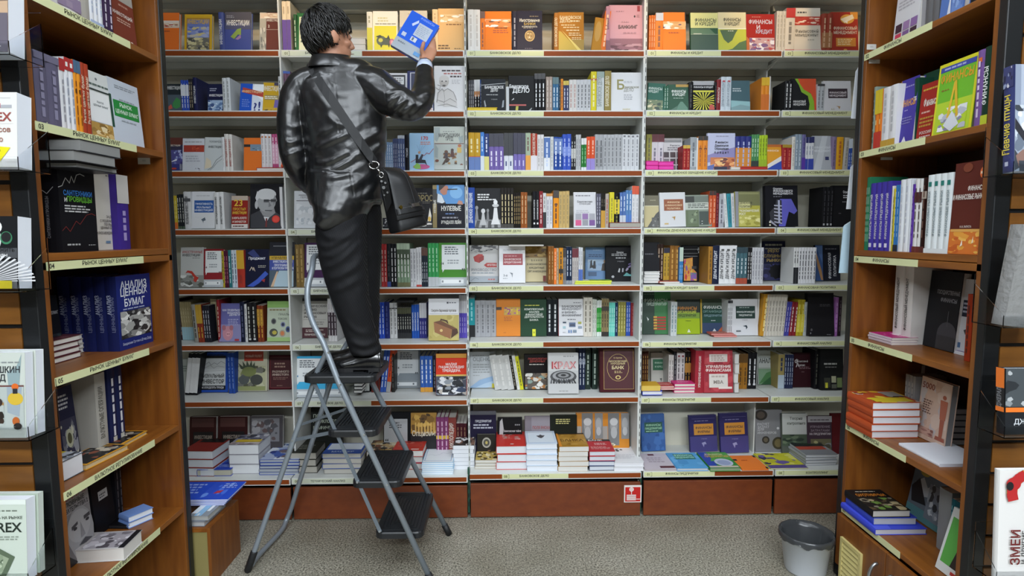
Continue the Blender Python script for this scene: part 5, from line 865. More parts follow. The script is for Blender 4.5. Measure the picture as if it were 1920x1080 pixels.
F(664, 908, 112, 'ddd2a8', 'olive and cream finance softcover with a green arch', [('R', 0, 0, 1, .57, 'c2c236'), ('P', [(.06, .54), (.2, .3), (.35, .2), (.5, .28), (.62, .46), (.7, .55), (.4, .55)], '46623c'), ('P', [(.2, 0), (.5, .06), (.75, .22), (1, .28), (1, 0)], '54703f'), ('R', 0, .56, 1, .59, 'eeeacb'), ('T', .5, .8, .085, 'ФИНАНСЫ', '3a3c30', 'c', .62), ('T', .5, .68, .08, 'И КРЕДИТ', '3a3c30', 'c', .54), ('L', .35, .65, .5, .53, 1, 'e8e6d0')])
F(910, 1156, 128, 'a82f2a', 'red finance hardcover with a crystal pattern', [('P', [(0, .4), (.12, .3), (.2, 0), (0, 0)], 'c8682c'), ('N', .1, .0, .98, .36, ['c8a0a0', 'e8e4e8', '9a6a80', 'b84a48', 'f0e4e0', '7a5a88'], 36, 58), ('L', .2, .6, .9, .94, 1, 'd08a7a'), ('T', .5, .78, .11, 'ФИНАНСЫ', 'dcd8e0', 'c', .82), ('T', .42, .64, .11, 'И', 'dcd8e0'), ('T', .62, .5, .1, 'КРЕДИТ', 'c8c8dc', 'c', .58)])
at_shelf(4, 2, Z4)
F(40, 188, 722, '3b685a', 'dark green hardcover with banknotes, tipped', [('T', .42, .8, .09, 'ФИНАНСЫ', 'c4d4cc', 'c', .8), ('T', .32, .68, .08, 'КРЕДИТ', 'c4d4cc', 'c', .6), ('N', .0, .02, .9, .4, ['6a7a58', 'd8d0a8', '2c4438', 'a8a078'], 14, 60)], tilt=4)
Sp(188, 226, 2, 744, '3b6a54', 'green spine with white lines', 'c0d4c8')
F(226, 402, 738, '3a5c4a', 'green finance and credit hardcover', [('R', .38, .9, 1, 1, 'b08a34'), ('T', .52, .73, .1, 'ФИНАНСЫ', 'e2e8e2', 'c', .7), ('T', .52, .59, .1, 'И КРЕДИТ', 'e2e8e2', 'c', .64), ('L', .25, .8, .45, .5, 1, '9ab0a0'), ('P', [(.3, 0), (.6, .34), (.7, .34), (.95, .1), (.95, 0)], '54806a'), ('P', [(.1, .02), (.5, .2), (.4, .02)], '486e5a')])
Sp(404, 441, 1, 710, '1a1a1c', 'black spine of the patterned book', '3a3a3c')
F(440, 628, 708, '17181b', 'black book with a yellow zebra pattern', [('R', 0, .86, 1, 1, 'a2a2a6'), ('T', .5, .78, .055, 'ФИНАНСЫ И КРЕДИТ', 'dcdce0', 'c', .9), ('R', .02, .62, .98, .68, 'c8c22e')]+[('P', [(.02, .04+.09*k), (.5, .33), (.02, .085+.09*k)], 'c8c22e') for k in range(6)]+[('P', [(.98, .04+.09*k), (.5, .33), (.98, .085+.09*k)], 'c8c22e') for k in range(6)]+[('P', [(.1+.16*k, .6), (.5, .33), (.18+.16*k, .6)], 'c8c22e') for k in range(5)]+[('P', [(.1+.16*k, .02), (.5, .33), (.18+.16*k, .02)], 'c8c22e') for k in range(5)]+[('P', [(.72, .02), (.76, .18), (.9, .2), (.98, .08), (.98, .02)], 'b8483a')])
Sp(628, 644, 1, 712, '1c1c1e', 'thin black spine before the red one', '4a4a4c')
Sp(645, 682, 1, 690, '7e282c', 'dark red spine with white capitals', 'dcc0bc', 'ФИНАНСЫ', big=.5)
Sp(682, 771, 2, 668, 'c4cfd7', 'pale blue spine with a red dot', '8a98a4', 'ДЕНЬГИ И КРЕДИТ', dots=('b83a40', .84), big=.45)
F(771, 938, 704, '48626a', 'grey teal textbook with a sea glow', [('R', 0, 0, 1, .3, '7a9a9e'), ('P', [(0, .1), (.5, .2), (1, .14), (1, .3), (0, .34)], '8ab4b8'), ('L', .1, .6, .62, .76, 2, 'b8c4c8')])
Sp(1034, 1104, 2, 672, 'e08a2c', 'orange spine with a yellow and black head', '8a4418', top=('dcb02c', .24), bot=('d07028', .5), depth=.17)
Sp(1104, 1116, 1, 660, 'd8d8d6', 'thin white spine by the upright')
at_shelf(4, 3, Z42)
Kx(54, 162, 380, 456, 2, 'dd2f98', 'pair of magenta books lying at the shelf end', pages='dd4aa4', yf=3.245, base=457, depth=.12, spine='dd2f98')
Kx(166, 298, 386, 456, 2, 'dd2f98', 'pair of magenta books lying before the maroon squares', pages='e048a8', yf=3.245, base=457, depth=.12, spine='dd2f98')
Sp(58, 106, 1, 150, 'a6a658', 'olive spine over the magenta books', '6a6a3a', yf=3.37)
Sp(106, 214, 2, 150, 'd9d8dc', 'white spine with a maroon head', '7a7a88', top=('6c2632', .2), yf=3.37)
F(214, 379, 188, 'cac8c9', 'grey textbook with dark plum squares', [('R', .02, .87, .95, .94, '8a8a8c'), ('T', .6, .78, .05, 'Финансы', '5a5a5e', 'c', .6), ('L', .2, .95, .62, .74, 2, '6a6a70')]+[('R', .0+.34*i, .02+.2*j, .28+.34*i, .18+.2*j, ['3a2428', '6a6468', '33222a'][(i+j) % 3]) for i in range(3) for j in range(3)], yf=3.35)
Sp(380, 442, 2, 244, '9c292b', 'red spine with a yellow head', 'c86a50', top=('c8a23a', .13))
Sp(444, 500, 1, 174, '9ba1a5', 'grey spine with a pale panel', '6a7078', mid=('b4babe', .1, .6))
Sp(500, 512, 1, 180, 'dcdcda', 'thin white spine before the orange pair')
Sp(512, 597, 2, 166, 'e08b35', 'orange spine with a black patch', 'b86424', top=('2a2420', .12), dots=('1e1a18', .6))
F(599, 842, 142, 'bcc0da', 'lilac textbook with a pile of orange coins', [('P', [(0, .4), (.4, .5), (1, .62), (1, .3), (0, .2)], '8a84b4'), ('N', .1, .0, .98, .34, ['c8784a', 'e8a468', '9a4a30', 'f0c080', '6a3c40'], 40, 62), ('P', [(0, .1), (.25, .16), (.2, 0), (0, 0)], '5a6aa8'), ('R', .24, .0, .7, .09, '2c2c44'), ('L', .3, .9, .9, .93, 1, '8a8aa0'), ('T', .5, .75, .06, 'Финансы', '2c2c34', 'c', .5), ('T', .5, .65, .06, 'Денежное', '2c2c34', 'c', .5), ('T', .5, .56, .06, 'Обращение', '2c2c34', 'c', .5), ('T', .5, .46, .06, 'К р е д и т', '2c2c34', 'c', .52)], lean=4)
Sp(842, 982, 3, 166, '30377a', 'navy spine with an orange panel', 'a8b0d8', mid=('d28a34', .1, .66))
Sp(982, 1050, 3, 150, '4c8856', 'green spine with a dark foot', 'c4e0c4', bot=('2e3a38', .26))
Sp(1050, 1124, 3, 156, 'a8c52e', 'lime spine with dark print', '6a7a24', bot=('9ab82a', .3))
Kx(880, 1122, 432, 456, 1, 'b52d2a', 'red book lying before the navy and lime spines', yf=3.243, base=457, depth=.12, pages='b8403a')
Kx(800, 882, 436, 456, 1, 'd8d4cc', 'small white book with a yellow end lying by the red one', yf=3.243, base=457, depth=.12, hard=False)
at_shelf(4, 4, Z42)
F(44, 170, 692, 'c2b68c', 'beige softcover with a dark head', [('R', 0, .68, 1, 1, '645e46'), ('L', .4, .9, .82, .88, 1, '9a9478'), ('R', 0, .66, 1, .68, 'd8d2b0'), ('P', [(.2, 0), (.8, .42), (1, .5), (1, 0)], '4a4a48'), ('N', .5, 0, 1, .3, ['5a5a58', '8a8a86', '3a3a38'], 10, 64)])
F(184, 408, 666, 'd1d2d4', 'white textbook with a brown title block', [('R', .16, .47, .92, .8, '8e4a22'), ('T', .54, .71, .05, 'ФИНАНСЫ', 'e2c49a', 'c', .62), ('T', .54, .62, .05, 'И ФИНАНСОВАЯ', 'e2c49a', 'c', .66), ('T', .54, .53, .05, 'ПОЛИТИКА', 'e2c49a', 'c', .6), ('P', [(.44, .28), (.6, .3), (.56, .18), (.52, .26)], 'a8803c'), ('R', .16, .07, .32, .11, 'c8aa6a')], tilt=-1)
F(408, 636, 688, '8a9488', 'grey green textbook with dark blocks', [('R', 0, .76, .35, .96, '2c302c'), ('R', .35, .76, .9, .96, '6a746a'), ('R', 0, .54, 1, .76, 'bcc2b8'), ('L', .1, .9, .58, .74, 3, '4a504a'), ('R', 0, 0, .5, .52, '5c6a4c'), ('N', .1, .1, .45, .5, ['66745a', '8a9a7a', '4a5640'], 8, 65), ('R', .52, .06, .88, .48, '3e4a44'), ('R', .6, .08, .65, .1, 'd0d4d0'), ('R', .6, .16, .65, .18, 'd0d4d0')], tilt=-1)
Sp(612, 670, 2, 645, 'c75a34', 'rust orange spine with a dark head', 'e8a888', top=('3a2c28', .12))
Sp(670, 696, 1, 664, '6a1f28', 'wine red spine beside the rust ones', '9a4a4a')
Sp(697, 742, 1, 672, 'a6a7ae', 'silver grey spine with a ribbed panel', '6a6a74', mid=('b8b8c0', .15, .7))
Sp(756, 786, 1, 668, 'd4d8d8', 'white spine leaning by the teal one', 'b8bcbc', lean=-6)
Sp(786, 820, 1, 670, '388a98', 'teal spine leaning between white ones', '2a6a78', lean=-5)
Sp(818, 846, 1, 668, 'c8cacc', 'white spine leaning against the olive book', 'a0a2a6', lean=-4)
F(846, 1064, 656, 'aea84a', 'olive textbook with a pale world map', [('R', 0, 0, .13, 1, '8a8a92'), ('R', .13, .6, 1, 1, '6f7048'), ('R', .15, .92, .95, .97, '8a8a5c'), ('R', .15, .52, .6, .7, 'c8c48a'), ('T', .17, .66, .06, 'ДЕНЕЖНАЯ', '22221c', 'l', .5), ('T', .17, .57, .06, 'ПОЛИТИКА', '22221c', 'l', .5), ('T', .15, .45, .065, 'ЭКОНОМИЧЕСКИЙ', 'e4e2cc', 'l', .8), ('T', .15, .36, .065, 'РОСТ', 'e4e2cc', 'l', .26), ('N', .15, .02, .98, .32, ['b8b258', 'cfc97c', '98923c', 'dcd694'], 16, 66)])
at_shelf(4, 5, Z43)
F(58, 198, 118, '1d1d21', 'black softcover above the lying white books', [('L', .1, .7, .55, .62, 1, '5a5a60')], base=368, yf=3.3)
Kx(60, 196, 370, 470, 4, 'dcdcdc', 'stack of white books under the black softcover', pages='dad8d4', yf=3.28, base=472, depth=.16)
Kx(196, 372, 458, 474, 1, 'b8503f', 'thin red brochure lying before the brown spines', yf=3.255, base=474, depth=.08, hard=False)
Kx(240, 404, 474, 490, 1, 'c9c6bc', 'folded white papers lying on the shelf edge', yf=3.238, base=490, depth=.09, hard=False, name='paper_sheet', cat='paper')
Sp(178, 232, 2, 132, '382822', 'dark brown spine with pale capitals', 'c0a890', yf=3.31)
Sp(232, 290, 2, 164, 'b9963c', 'gilt spine with navy ends', '6a5424', top=('26283c', .14), bot=('26284a', .1), yf=3.31)
Sp(290, 372, 2, 144, '8e622e', 'tan brown spine with gilt print', 'c8984a', yf=3.3)
Sp(372, 405, 2, 158, '3b7ab4', 'blue spine with a pale green head', 'a8c8e4', top=('b8c8b8', .38))
F(404, 628, 143, '1c1c1e', 'black money and banking book with a burst of colour', [('R', .05, .88, .6, .888, 'a8a8a8'), ('R', .05, .77, .6, .778, 'a8a8a8'), ('R', .05, .69, .6, .698, 'a8a8a8'), ('T', .96, .88, .06, 'ДЕНЬГИ', 'e4e4e4', 'r', .36), ('T', .96, .79, .06, 'КРЕДИТ', 'e4e4e4', 'r', .34), ('T', .96, .7, .06, 'БАНКИ', 'e4e4e4', 'r', .3), ('P', [(.04, .02), (.04, .5), (.1, .62), (.4, .66), (.4, .36), (.55, .24), (.55, .02)], 'd88a34'), ('N', .05, .02, .38, .62, ['e09a3c', 'c83a34', 'd8c040', '8a5aa8', 'c84a80'], 18, 67), ('N', .3, .02, .54, .24, ['7a5aa0', '4a9a6a', 'd8b040', 'b84a70'], 10, 68), ('R', .36, .34, .54, .42, '2c2c2e'), ('E', .74, .1, .06, .04, 'd0d0d0')], yb=462)
Sp(627, 664, 1, 150, 'a77834', 'brown gold spine next to the money and banking book', '6a4a1c')
Sp(664, 722, 1, 144, '20263c', 'navy spine with white capitals', 'dfe2ea', 'ДЕНЬГИ КРЕДИТ', big=.42)
Sp(724, 876, 3, 142, 'dededf', 'white spine with black capitals', '3a3a3c', 'ДЕНЬГИ КРЕДИТ', top=('dededf', .2), dots=('4a4c48', .86), big=.5)
Sp(872, 970, 3, 160, '47666f', 'blue grey spine with a rust foot', 'c8d4d8', top=('33464e', .15), bot=('a84a34', .16))
Sp(970, 1012, 2, 160, '1c1b1d', 'black spine with white dashes', 'd0d0d0')
Sp(1013, 1112, 4, 160, 'c3c3c7', 'silver white spine with grey print', '8a8a92')
at_shelf(4, 6, Z43)
F(54, 302, 540, '2f6e3c', 'green enterprise finance textbook with a row of pencils', [('R', 0, 0, .42, 1, '2a4234'), ('R', .42, 0, 1, 1, '3a7c46'), ('L', .05, .5, .9, .93, 1, '6a8a74'), ('T', .46, .76, .075, 'ФИНАНСЫ', 'b8c8b8', 'c', .84), ('T', .5, .67, .06, 'ПРЕДПРИЯТИЯ', 'b8c8b8', 'c', .7), ('P', [(.14, .4), (.22, .34), (.18, .3), (.2, .26)], 'dfe4e0')]+[('R', .38, .1+.065*k, .82, .14+.065*k, 'b83a30') for k in range(5)]+[('R', .38, .115+.065*k, .5, .15+.065*k, 'd8b04a') for k in range(5)], yb=925)
Sp(298, 352, 2, 640, 'c8cccc', 'white spine with a green blue edge', '6a8a90', yb=930)
F(350, 556, 620, 'a6be2c', 'black and lime organisation finance book', [('R', 0, .62, 1, 1, '26302a'), ('R', 0, .45, 1, .62, '7a9a34'), ('T', .45, .74, .09, 'ФИНАНСЫ', 'd08a34', 'c', .84), ('T', .45, .62, .07, 'ОРГАНИЗАЦИЙ', 'd4dc4a', 'c', .78), ('T', .45, .52, .065, 'ПРЕДПРИЯТИЯ', '2c3420', 'c', .76), ('P', [(.45, .05), (.52, .15), (.6, .05)], 'e8ecd8'), ('T', .5, .38, .025, 'УЧЕБНИК', '5a6a24')], yb=924)
F(562, 792, 616, '33524a', 'navy and green organisation finance book with yellow edges', [('R', 0, 0, .06, 1, 'c8a83a'), ('R', .94, 0, 1, 1, 'c8a83a'), ('R', .06, .8, .94, 1, '3c4c3c'), ('R', .06, 0, .94, .3, '2f4468'), ('P', [(.6, 0), (.8, .18), (.94, .22), (.94, 0)], 'c0603a'), ('T', .5, .75, .09, 'ФИНАНСЫ', 'e4e8e2', 'c', .76), ('T', .5, .62, .065, 'ОРГАНИЗАЦИЙ', '8ab0a8', 'c', .8), ('T', .5, .5, .06, 'ПРЕДПРИЯТИЙ', '8aa8b0', 'c', .74), ('P', [(.44, .05), (.52, .14), (.6, .05)], 'd8dce0'), ('L', .4, .6, .34, .4, 1, 'c0c8c8')], yb=916)
Sp(796, 838, 3, 624, 'd3d4d6', 'white spine with a black head', '6a6a70', top=('22242a', .08), yb=928)
F(838, 1068, 614, 'd5d5d8', 'white textbook with a dark green title block', [('R', .16, .46, .9, .8, '243c36'), ('L', .3, .8, .74, .78, 1, 'a8b8b0'), ('T', .53, .63, .045, 'ФИНАНСЫ ОРГАНИЗАЦИЙ', 'e0e6e2', 'c', .68), ('T', .53, .54, .045, 'ПРЕДПРИЯТИЙ', 'e0e6e2', 'c', .5), ('T', .5, .42, .025, 'УЧЕБНИК', '9a9aa0', 'c', .4), ('P', [(.42, .26), (.56, .28), (.6, .22), (.54, .16), (.54, .23)], '2c3a44'), ('R', .16, .1, .34, .14, '6a6c70')], yb=936)
Kx(660, 860, 918, 948, 2, 'b8564a', 'two pink red leaflets lying on the shelf', [('L', .1, .9, .2, .8, 4, 'd8b0a0')], ycov=908, hard=False, pages='d0908a', name='leaflet', cat='leaflet', jit=.012)
at_shelf(4, 7, Z44)
Sp(60, 110, 3, 78, '42241c', 'brown spine with yellow print', 'b08a4a', yb=340)
F(106, 266, 72, 'c6c2b9', 'cream book with a green title block', [('R', .08, .45, .85, .8, '2f6c4c'), ('T', .46, .68, .055, 'ФИНАНСЫ', 'b8d4c0', 'c', .62), ('T', .46, .55, .055, 'И КРЕДИТ', 'b8d4c0', 'c', .6), ('P', [(.38, .18), (.5, .2), (.46, .08), (.44, .16)], '3a3a38')], yb=312)
Sp(266, 306, 2, 108, 'd5d3cf', 'white spine beside the green block book', '8a8a88', yb=330)
Sp(306, 330, 1, 80, '2c2c30', 'dark spine beside the red dotted pair', '7a7a80', yb=330)
Sp(330, 392, 2, 90, 'cdcbcb', 'white spine with red dots', '6a686a', dots=('8a3a40', .88), yb=325)
Sp(392, 462, 3, 82, '1f1c1a', 'black spine with a gold panel', 'a87c34', mid=('a87834', .45, .7), yb=322)
Kx(62, 216, 388, 422, 1, '2f4ac0', 'blue edged white book lying at the bay end', pages='dfdfe2', yf=3.25, base=420, depth=.1)
Kx(56, 200, 346, 386, 1, 'd8a834', 'yellow orange brochure lying on the blue edged book', yf=3.25, base=388, depth=.1, hard=False, pages='e0c060')
Kx(180, 312, 350, 380, 2, 'b83a3c', 'two red brochures lying beside the pink stack', [('L', .1, .9, .2, .8, 3, 'd8a09a')], ycov=318, hard=False, pages='d8b0a8', yf=3.29, base=380)
Kx(312, 474, 330, 404, 3, 'd23a7c', 'stack of cream books with pink covers', [('L', .2, .8, .3, .7, 2, 'e8a0c0')], ycov=305, pages='dcd4c8', jit=.003)
Sp(476, 546, 1, 74, 'a02e3a', 'thick red spine with white capitals', 'e4d0cc', 'УПРАВЛЕНИЕ ФИНАНСАМИ', yb=403, big=.25, depth=.17)
F(546, 774, 72, 'ab3540', 'large red management book with cream panels', [('N', .02, .02, .98, .98, ['ab3540', 'c04a52', '982c38', 'b84048'], 24, 70), ('R', .2, .72, .82, .9, 'd9cfc8'), ('L', .26, .76, .74, .88, 3, 'a8908a'), ('R', .0, .46, 1, .67, 'a02430'), ('T', .5, .61, .065, 'УПРАВЛЕНИЕ', 'f0e8e2', 'c', .86), ('T', .5, .52, .065, 'ФИНАНСАМИ', 'f0e8e2', 'c', .86), ('R', .18, .12, .82, .44, 'dad2cb'), ('L', .26, .74, .34, .42, 1, 'b8a8a0'), ('T', .5, .25, .085, 'MBA', '8a8078', 'c', .36), ('R', .5, .09, .96, .14, 'e4d8d0')], yb=405, T=.03)
Kx(776, 812, 100, 402, 4, 'b8b4ae', 'white paged pile beside the large red book', pages='d6d4d0', yf=3.29, base=402, depth=.14)
Sp(812, 882, 2, 100, 'a6722c', 'amber brown spine with a dark pattern', '5a3c18', top=('6a4a20', .25), yb=368)
Sp(882, 956, 2, 88, '1c1c1f', 'black spine with a white dot and capitals', 'dadadc', dots=('d8d8da', .1), yb=366)
at_shelf(4, 8, Z44)
F(62, 246, 574, '38609e', 'light blue hardcover with a green title block', [('N', .02, .02, .98, .98, ['38609e', '4470b0', '2f5490'], 16, 71), ('R', .14, .5, .9, .78, '2c5a4c'), ('T', .52, .7, .055, 'ФИНАНСЫ', 'a8d4b0', 'c', .66), ('T', .52, .6, .055, 'ПРЕДПРИЯТИЙ', 'a8d4b0', 'c', .7), ('L', .2, .85, .52, .56, 1, 'a8d4b0')], yb=862, tilt=-2, T=.025)
for (a, b_, yt, yb_, w) in ((440, 652, 582, 866, 'nearer the light blue hardcover'), (680, 898, 566, 876, 'nearer the management bay')):
    F(a, b_, yt, '34305c', f'dark purple hardcover with orange title block, {w}', [('R', .1, .9, .95, .91, '5a5680'), ('L', .2, .8, .82, .86, 1, '7a76a0'), ('R', .16, .46, .88, .76, 'ca8a34'), ('T', .52, .65, .065, 'ФИНАНСЫ', '4a3a38', 'c', .6), ('T', .52, .54, .065, 'ФИРМЫ', '4a3a38', 'c', .46), ('R', 0, 0, 1, .42, '453f7a'), ('P', [(.42, .24), (.56, .27), (.6, .2), (.52, .2), (.5, .12)], '9a96c0'), ('T', .52, .35, .025, 'УЧЕБНИК', '8a86b0', 'c', .4)], yb=yb_, tilt=-2, T=.025)
Kx(84, 338, 998, 1012, 1, 'c9bec4', 'pale mauve book lying flat at the deck edge', [('R', .5, .08, .95, .2, '5a2a30'), ('L', .25, .8, .4, .75, 3, 'a89aa2'), ('R', .35, .85, .55, .95, '6a3a40')], ycov=872, pages='b8b2b0', rz=.0)
Kx(332, 574, 988, 1012, 1, '58a4da', 'light blue book lying flat with a green title block', [('N', .02, .02, .98, .98, ['58a4da', '6ab2e4', '4a94cc'], 12, 72), ('R', .18, .55, .85, .9, '2f7a70'), ('T', .5, .8, .1, 'ФИНАНСЫ', 'b8ecd8', 'c', .6), ('T', .5, .64, .1, 'ПРЕДПРИЯТИЙ', 'b8ecd8', 'c', .64)], ycov=866, pages='c4c8cc')
Kx(590, 826, 985, 1014, 1, '3a8a3c', 'green and blue book lying flat with a globe', [('R', 0, 0, .3, 1, '2c4aa8'), ('P', [(.2, .4), (.5, .95), (1, .95), (1, .5)], '54a048'), ('T', .5, .84, .1, 'ФИНАНСЫ', 'e8dcb0', 'c', .6), ('T', .55, .68, .12, 'ПРЕДПРИЯТИЙ', 'e0b060', 'c', .8), ('E', .6, .32, .3, .24, 'c0c8dc'), ('E', .6, .3, .22, .16, '9aa8c8'), ('R', 0, 0, .95, .1, 'c8c2b0')], ycov=862, pages='8a9a7a')
Kx(838, 1046, 994, 1008, 1, 'ee8030', 'orange book lying flat with black corner marks', [('R', .9, .85, 1, 1, '2a1c14'), ('R', .0, .6, .14, .72, '2a1c14'), ('L', .3, .6, .58, .68, 1, 'b8541c'), ('R', .92, 0, 1, .12, '2a1c14')], ycov=888, pages='d88848')
# ---- fifth bay
at_shelf(5, 1, Z4)
Sp(1166, 1246, 3, 96, 'd3cabb', 'cream spine receding behind the red headed one', 'b0a898')
Sp(1246, 1326, 1, 72, 'd8cfc0', 'cream spine with a red head', '8a8278', top=('c02f2a', .22), bot=('b84a40', .05), big=.4)
F(1326, 1560, 74, 'd9d0c1', 'cream textbook with a red shining band', [('L', .15, .5, .86, .93, 1, '4a4a48'), ('R', 0, .6, 1, .8, 'b8362a'), ('N', .02, .62, .98, .79, ['c04030', 'f4e0cc', 'e8b098', 'a82c22'], 16, 74), ('T', .48, .46, .075, 'Финансовый', '8a8478', 'c', .86), ('T', .48, .36, .075, 'менеджмент', '8a8478', 'c', .86), ('L', .5, .85, .24, .28, 1, 'a8a294'), ('R', 0, 0, 1, .04, 'd8b0a8')])
Sp(1560, 1652, 2, 118, '9a4232', 'red brown spine with a pale panel', 'd0a888', mid=('a8744a', .1, .5))
F(1652, 1884, 110, 'a93a2c', 'red textbook with an orange quill emblem', [('R', .72, .82, 1, 1, 'd8902e'), ('E', .6, .82, .26, .12, 'e0a23c'), ('P', [(.35, .82), (.8, .94), (.86, .84), (.5, .72)], 'f4e4c8'), ('P', [(.5, .76), (.6, .7), (.62, .8)], 'f8f0e0'), ('T', .52, .58, .075, 'ФИНАНСОВЫЙ', 'f0d8c0', 'c', .88), ('T', .52, .46, .075, 'МЕНЕДЖМЕНТ', 'f0d8c0', 'c', .88), ('R', .16, .12, .9, .34, 'd88a30'), ('L', .22, .86, .15, .32, 4, 'f0d8a0'), ('E', .5, .03, .07, .03, 'e0a040')])
at_shelf(5, 2, Z4)
Sp(1238, 1302, 2, 702, '1e1f21', 'black spine with white print', 'd4d4d4', big=.4)
F(1302, 1516, 688, '26272a', 'black, green and orange wave covered book', [('P', [(.14, 1), (.3, .8), (.4, .58), (.66, .46), (.72, .2), (.68, 0), (.92, 0), (.9, .3), (.8, .52), (.52, .66), (.4, .86), (.3, 1)], '86b42e'), ('P', [(.26, 1), (.36, .82), (.5, .66), (.78, .54), (.9, .32), (.92, 0), (1, 0), (1, 1)], 'd4502c'), ('T', .06, .28, .065, 'ФИНАНСОВЫЙ', 'e4e4e4', 'l', .5), ('T', .06, .18, .065, 'МЕНЕДЖМЕНТ', 'e4e4e4', 'l', .52)])
Sp(1516, 1582, 2, 730, 'b9bdc1', 'pale grey spine with a dark head', '7a7c80', top=('3a3a3e', .08))
F(1580, 1818, 707, 'd1d1d5', 'pale textbook with a dark plum title block', [('R', .17, .42, .87, .74, '33222e'), ('T', .52, .6, .065, 'ФИНАНСОВЫЙ', 'e4dce0', 'c', .62), ('T', .52, .49, .065, 'МЕНЕДЖМЕНТ', 'e4dce0', 'c', .62), ('P', [(.44, .16), (.6, .14), (.56, .04), (.52, .12)], 'b08a5a'), ('T', .32, .05, .06, '6-2', 'a8a078', 'c', .2)])
at_shelf(5, 3, Z42)
F(1124, 1250, 244, 'd99832', 'orange softcover with white and blue diagonals', [('R', 0, .9, 1, 1, 'b8642a'), ('T', .4, .75, .07, 'ФИНАНСЫ', 'f0dcc0', 'c', .8), ('P', [(0, .2), (1, .55), (1, .36), (0, .02)], 'e0dcd8'), ('P', [(0, 0), (0, .04), (1, .36), (1, 0)], '2f4aa8')])
Sp(1250, 1337, 2, 240, '9d282e', 'red spine with a gilt head', 'c8604c', top=('a8882e', .12))
Sp(1337, 1366, 1, 170, 'dad6ce', 'white spine next to the red gilt pair', 'b4b0a8')
Sp(1367, 1427, 2, 150, '8897a6', 'blue grey spine with pale foot', 'c4ced6')
Sp(1427, 1459, 1, 150, '6b6896', 'lavender spine with a purple foot', '4a4080', bot=('55359a', .35))
Sp(1459, 1533, 3, 172, 'd8dade', 'white spine with blue ends', '8a90a8', top=('292e60', .18), bot=('3547a4', .34))
F(1533, 1694, 168, 'b3b7be', 'silver textbook with a small navy square', [('P', [(0, 0), (.5, 1), (.8, 1), (.4, 0)], 'c8ccd2'), ('T', .5, .65, .065, 'ФИНАНСОВЫЙ', 'd8dce0', 'c', .9), ('T', .5, .54, .065, 'МЕНЕДЖМЕНТ', 'dee2e6', 'c', .9), ('R', .64, .28, .84, .38, '343a68')])
Sp(1692, 1731, 1, 170, '8c7c9c', 'mauve spine beside the silver textbook', '6a5a7c')
Sp(1731, 1789, 1, 174, 'e0a52a', 'golden yellow spine with red print', 'b8642a')
Sp(1789, 1836, 1, 178, 'b9b5ad', 'grey spine with faint print', '98948c', lean=3)
Sp(1836, 1872, 2, 190, '3556a6', 'blue spine with a white head', 'c8d4ec', top=('ccd4e0', .3))
at_shelf(5, 4, Z42)
F(1114, 1400, 606, '1b1b20', 'black management book with a curved tower on violet', [('P', [(.45, .67), (.8, .67), (.98, .38), (.88, .3), (.72, .36), (.6, .0), (.4, .0)], '5c5ab8'), ('P', [(.3, .5), (.34, .66), (.5, .64), (.5, .05), (.3, .06), (.15, .14), (.12, .34)], '2c2c34')]+[('P', [(.26, .1+.08*k), (.5, .06+.085*k), (.5, .085+.085*k), (.26, .125+.08*k)], 'b8b8c8') for k in range(6)]+[('R', .38, .08, .44, .64, 'a8acc4'), ('P', [(.1, .12), (.3, .0), (.36, .0), (.14, .16)], '9a9aa8'), ('T', .24, .92, .045, 'Основы', 'dcdce0', 'l', .5), ('T', .24, .86, .05, 'ФИНАНСОВОГО', 'dcdce0', 'l', .6), ('T', .24, .79, .05, 'МЕНЕДЖМЕНТА', 'dcdce0', 'l', .6), ('L', .24, .5, .7, .75, 1, '6a6a72'), ('E', .12, .1, .025, .02, 'e0dcc0'), ('E', .12, .03, .025, .02, 'e0dcc0')], T=.035)
Sp(1612, 1706, 3, 612, '1a1a1d', 'thick black spine with white foot mark', '3a3a40', dots=('b0b0b4', .04))
F(1706, 1880, 604, '1b1b1e', 'black management hardcover by the hanging leaflets', [('T', .55, .84, .06, 'Основы', 'e0e0e4', 'l', .4), ('L', .55, .98, .68, .78, 2, 'c8c8cc'), ('L', .5, .98, .58, .62, 1, '8a8a90'), ('L', .3, .5, .3, .34, 1, '5a5a60')])
at_shelf(5, 5, Z43)
F(1116, 1314, 108, '2b2d46', 'navy book with a spiky black disc', [('L', .1, .9, .86, .95, 1, 'a8a490'), ('L', .1, .8, .78, .84, 1, '8a8674'), ('T', .46, .73, .075, '(НЕ)ПО', 'b49a54', 'c', .5), ('T', .46, .62, .075, 'СЛУШНЫЕ', 'b49a54', 'c', .84), ('T', .46, .51, .075, 'РЫНКИ', 'b49a54', 'c', .6), ('N', .0, .0, .98, .42, ['343660', '4a4c84', '26284a'], 14, 76), ('P', [(.58+.36*math.cos(.35*k)*(1 if k % 2 else .8), .22+.2*math.sin(.35*k)*(1 if k % 2 else .82)) for k in range(18)], '121116'), ('E', .36, .42, .05, .03, '121116')], yb=452)
F(1311, 1376, 163, 'cfcbc9', 'white and red softcover beside the spiky disc book', [('R', 0, 0, 1, .5, 'b02e34')], yb=460)
Sp(1376, 1421, 2, 160, 'd6d6d5', 'white spine with a black foot', '3a3a3c', bot=('22242a', .45))
Sp(1421, 1574, 6, 160, 'd9d9dc', 'slim white spine with black print', '55555c')
F(1576, 1794, 142, '22242e', 'black politics textbook with upright capitals', [('R', 0, 0, .3, 1, '3a5a90'), ('P', [(0, .9), (.24, .3), (.3, .02), (.22, .02), (.08, .4)], 'b88a5a'), ('P', [(.02, .98), (.3, .98), (.28, .5)], '5a7ab0'), ('L', .4, .95, .86, .92, 1, '6a6c78'), ('V', .58, .42, .075, 'ФИНАНСОВАЯ', 'dcdee4', .72), ('V', .78, .42, .075, 'ПОЛИТИКА', 'dcdee4', .68)], yb=456)
at_shelf(5, 6, Z43)
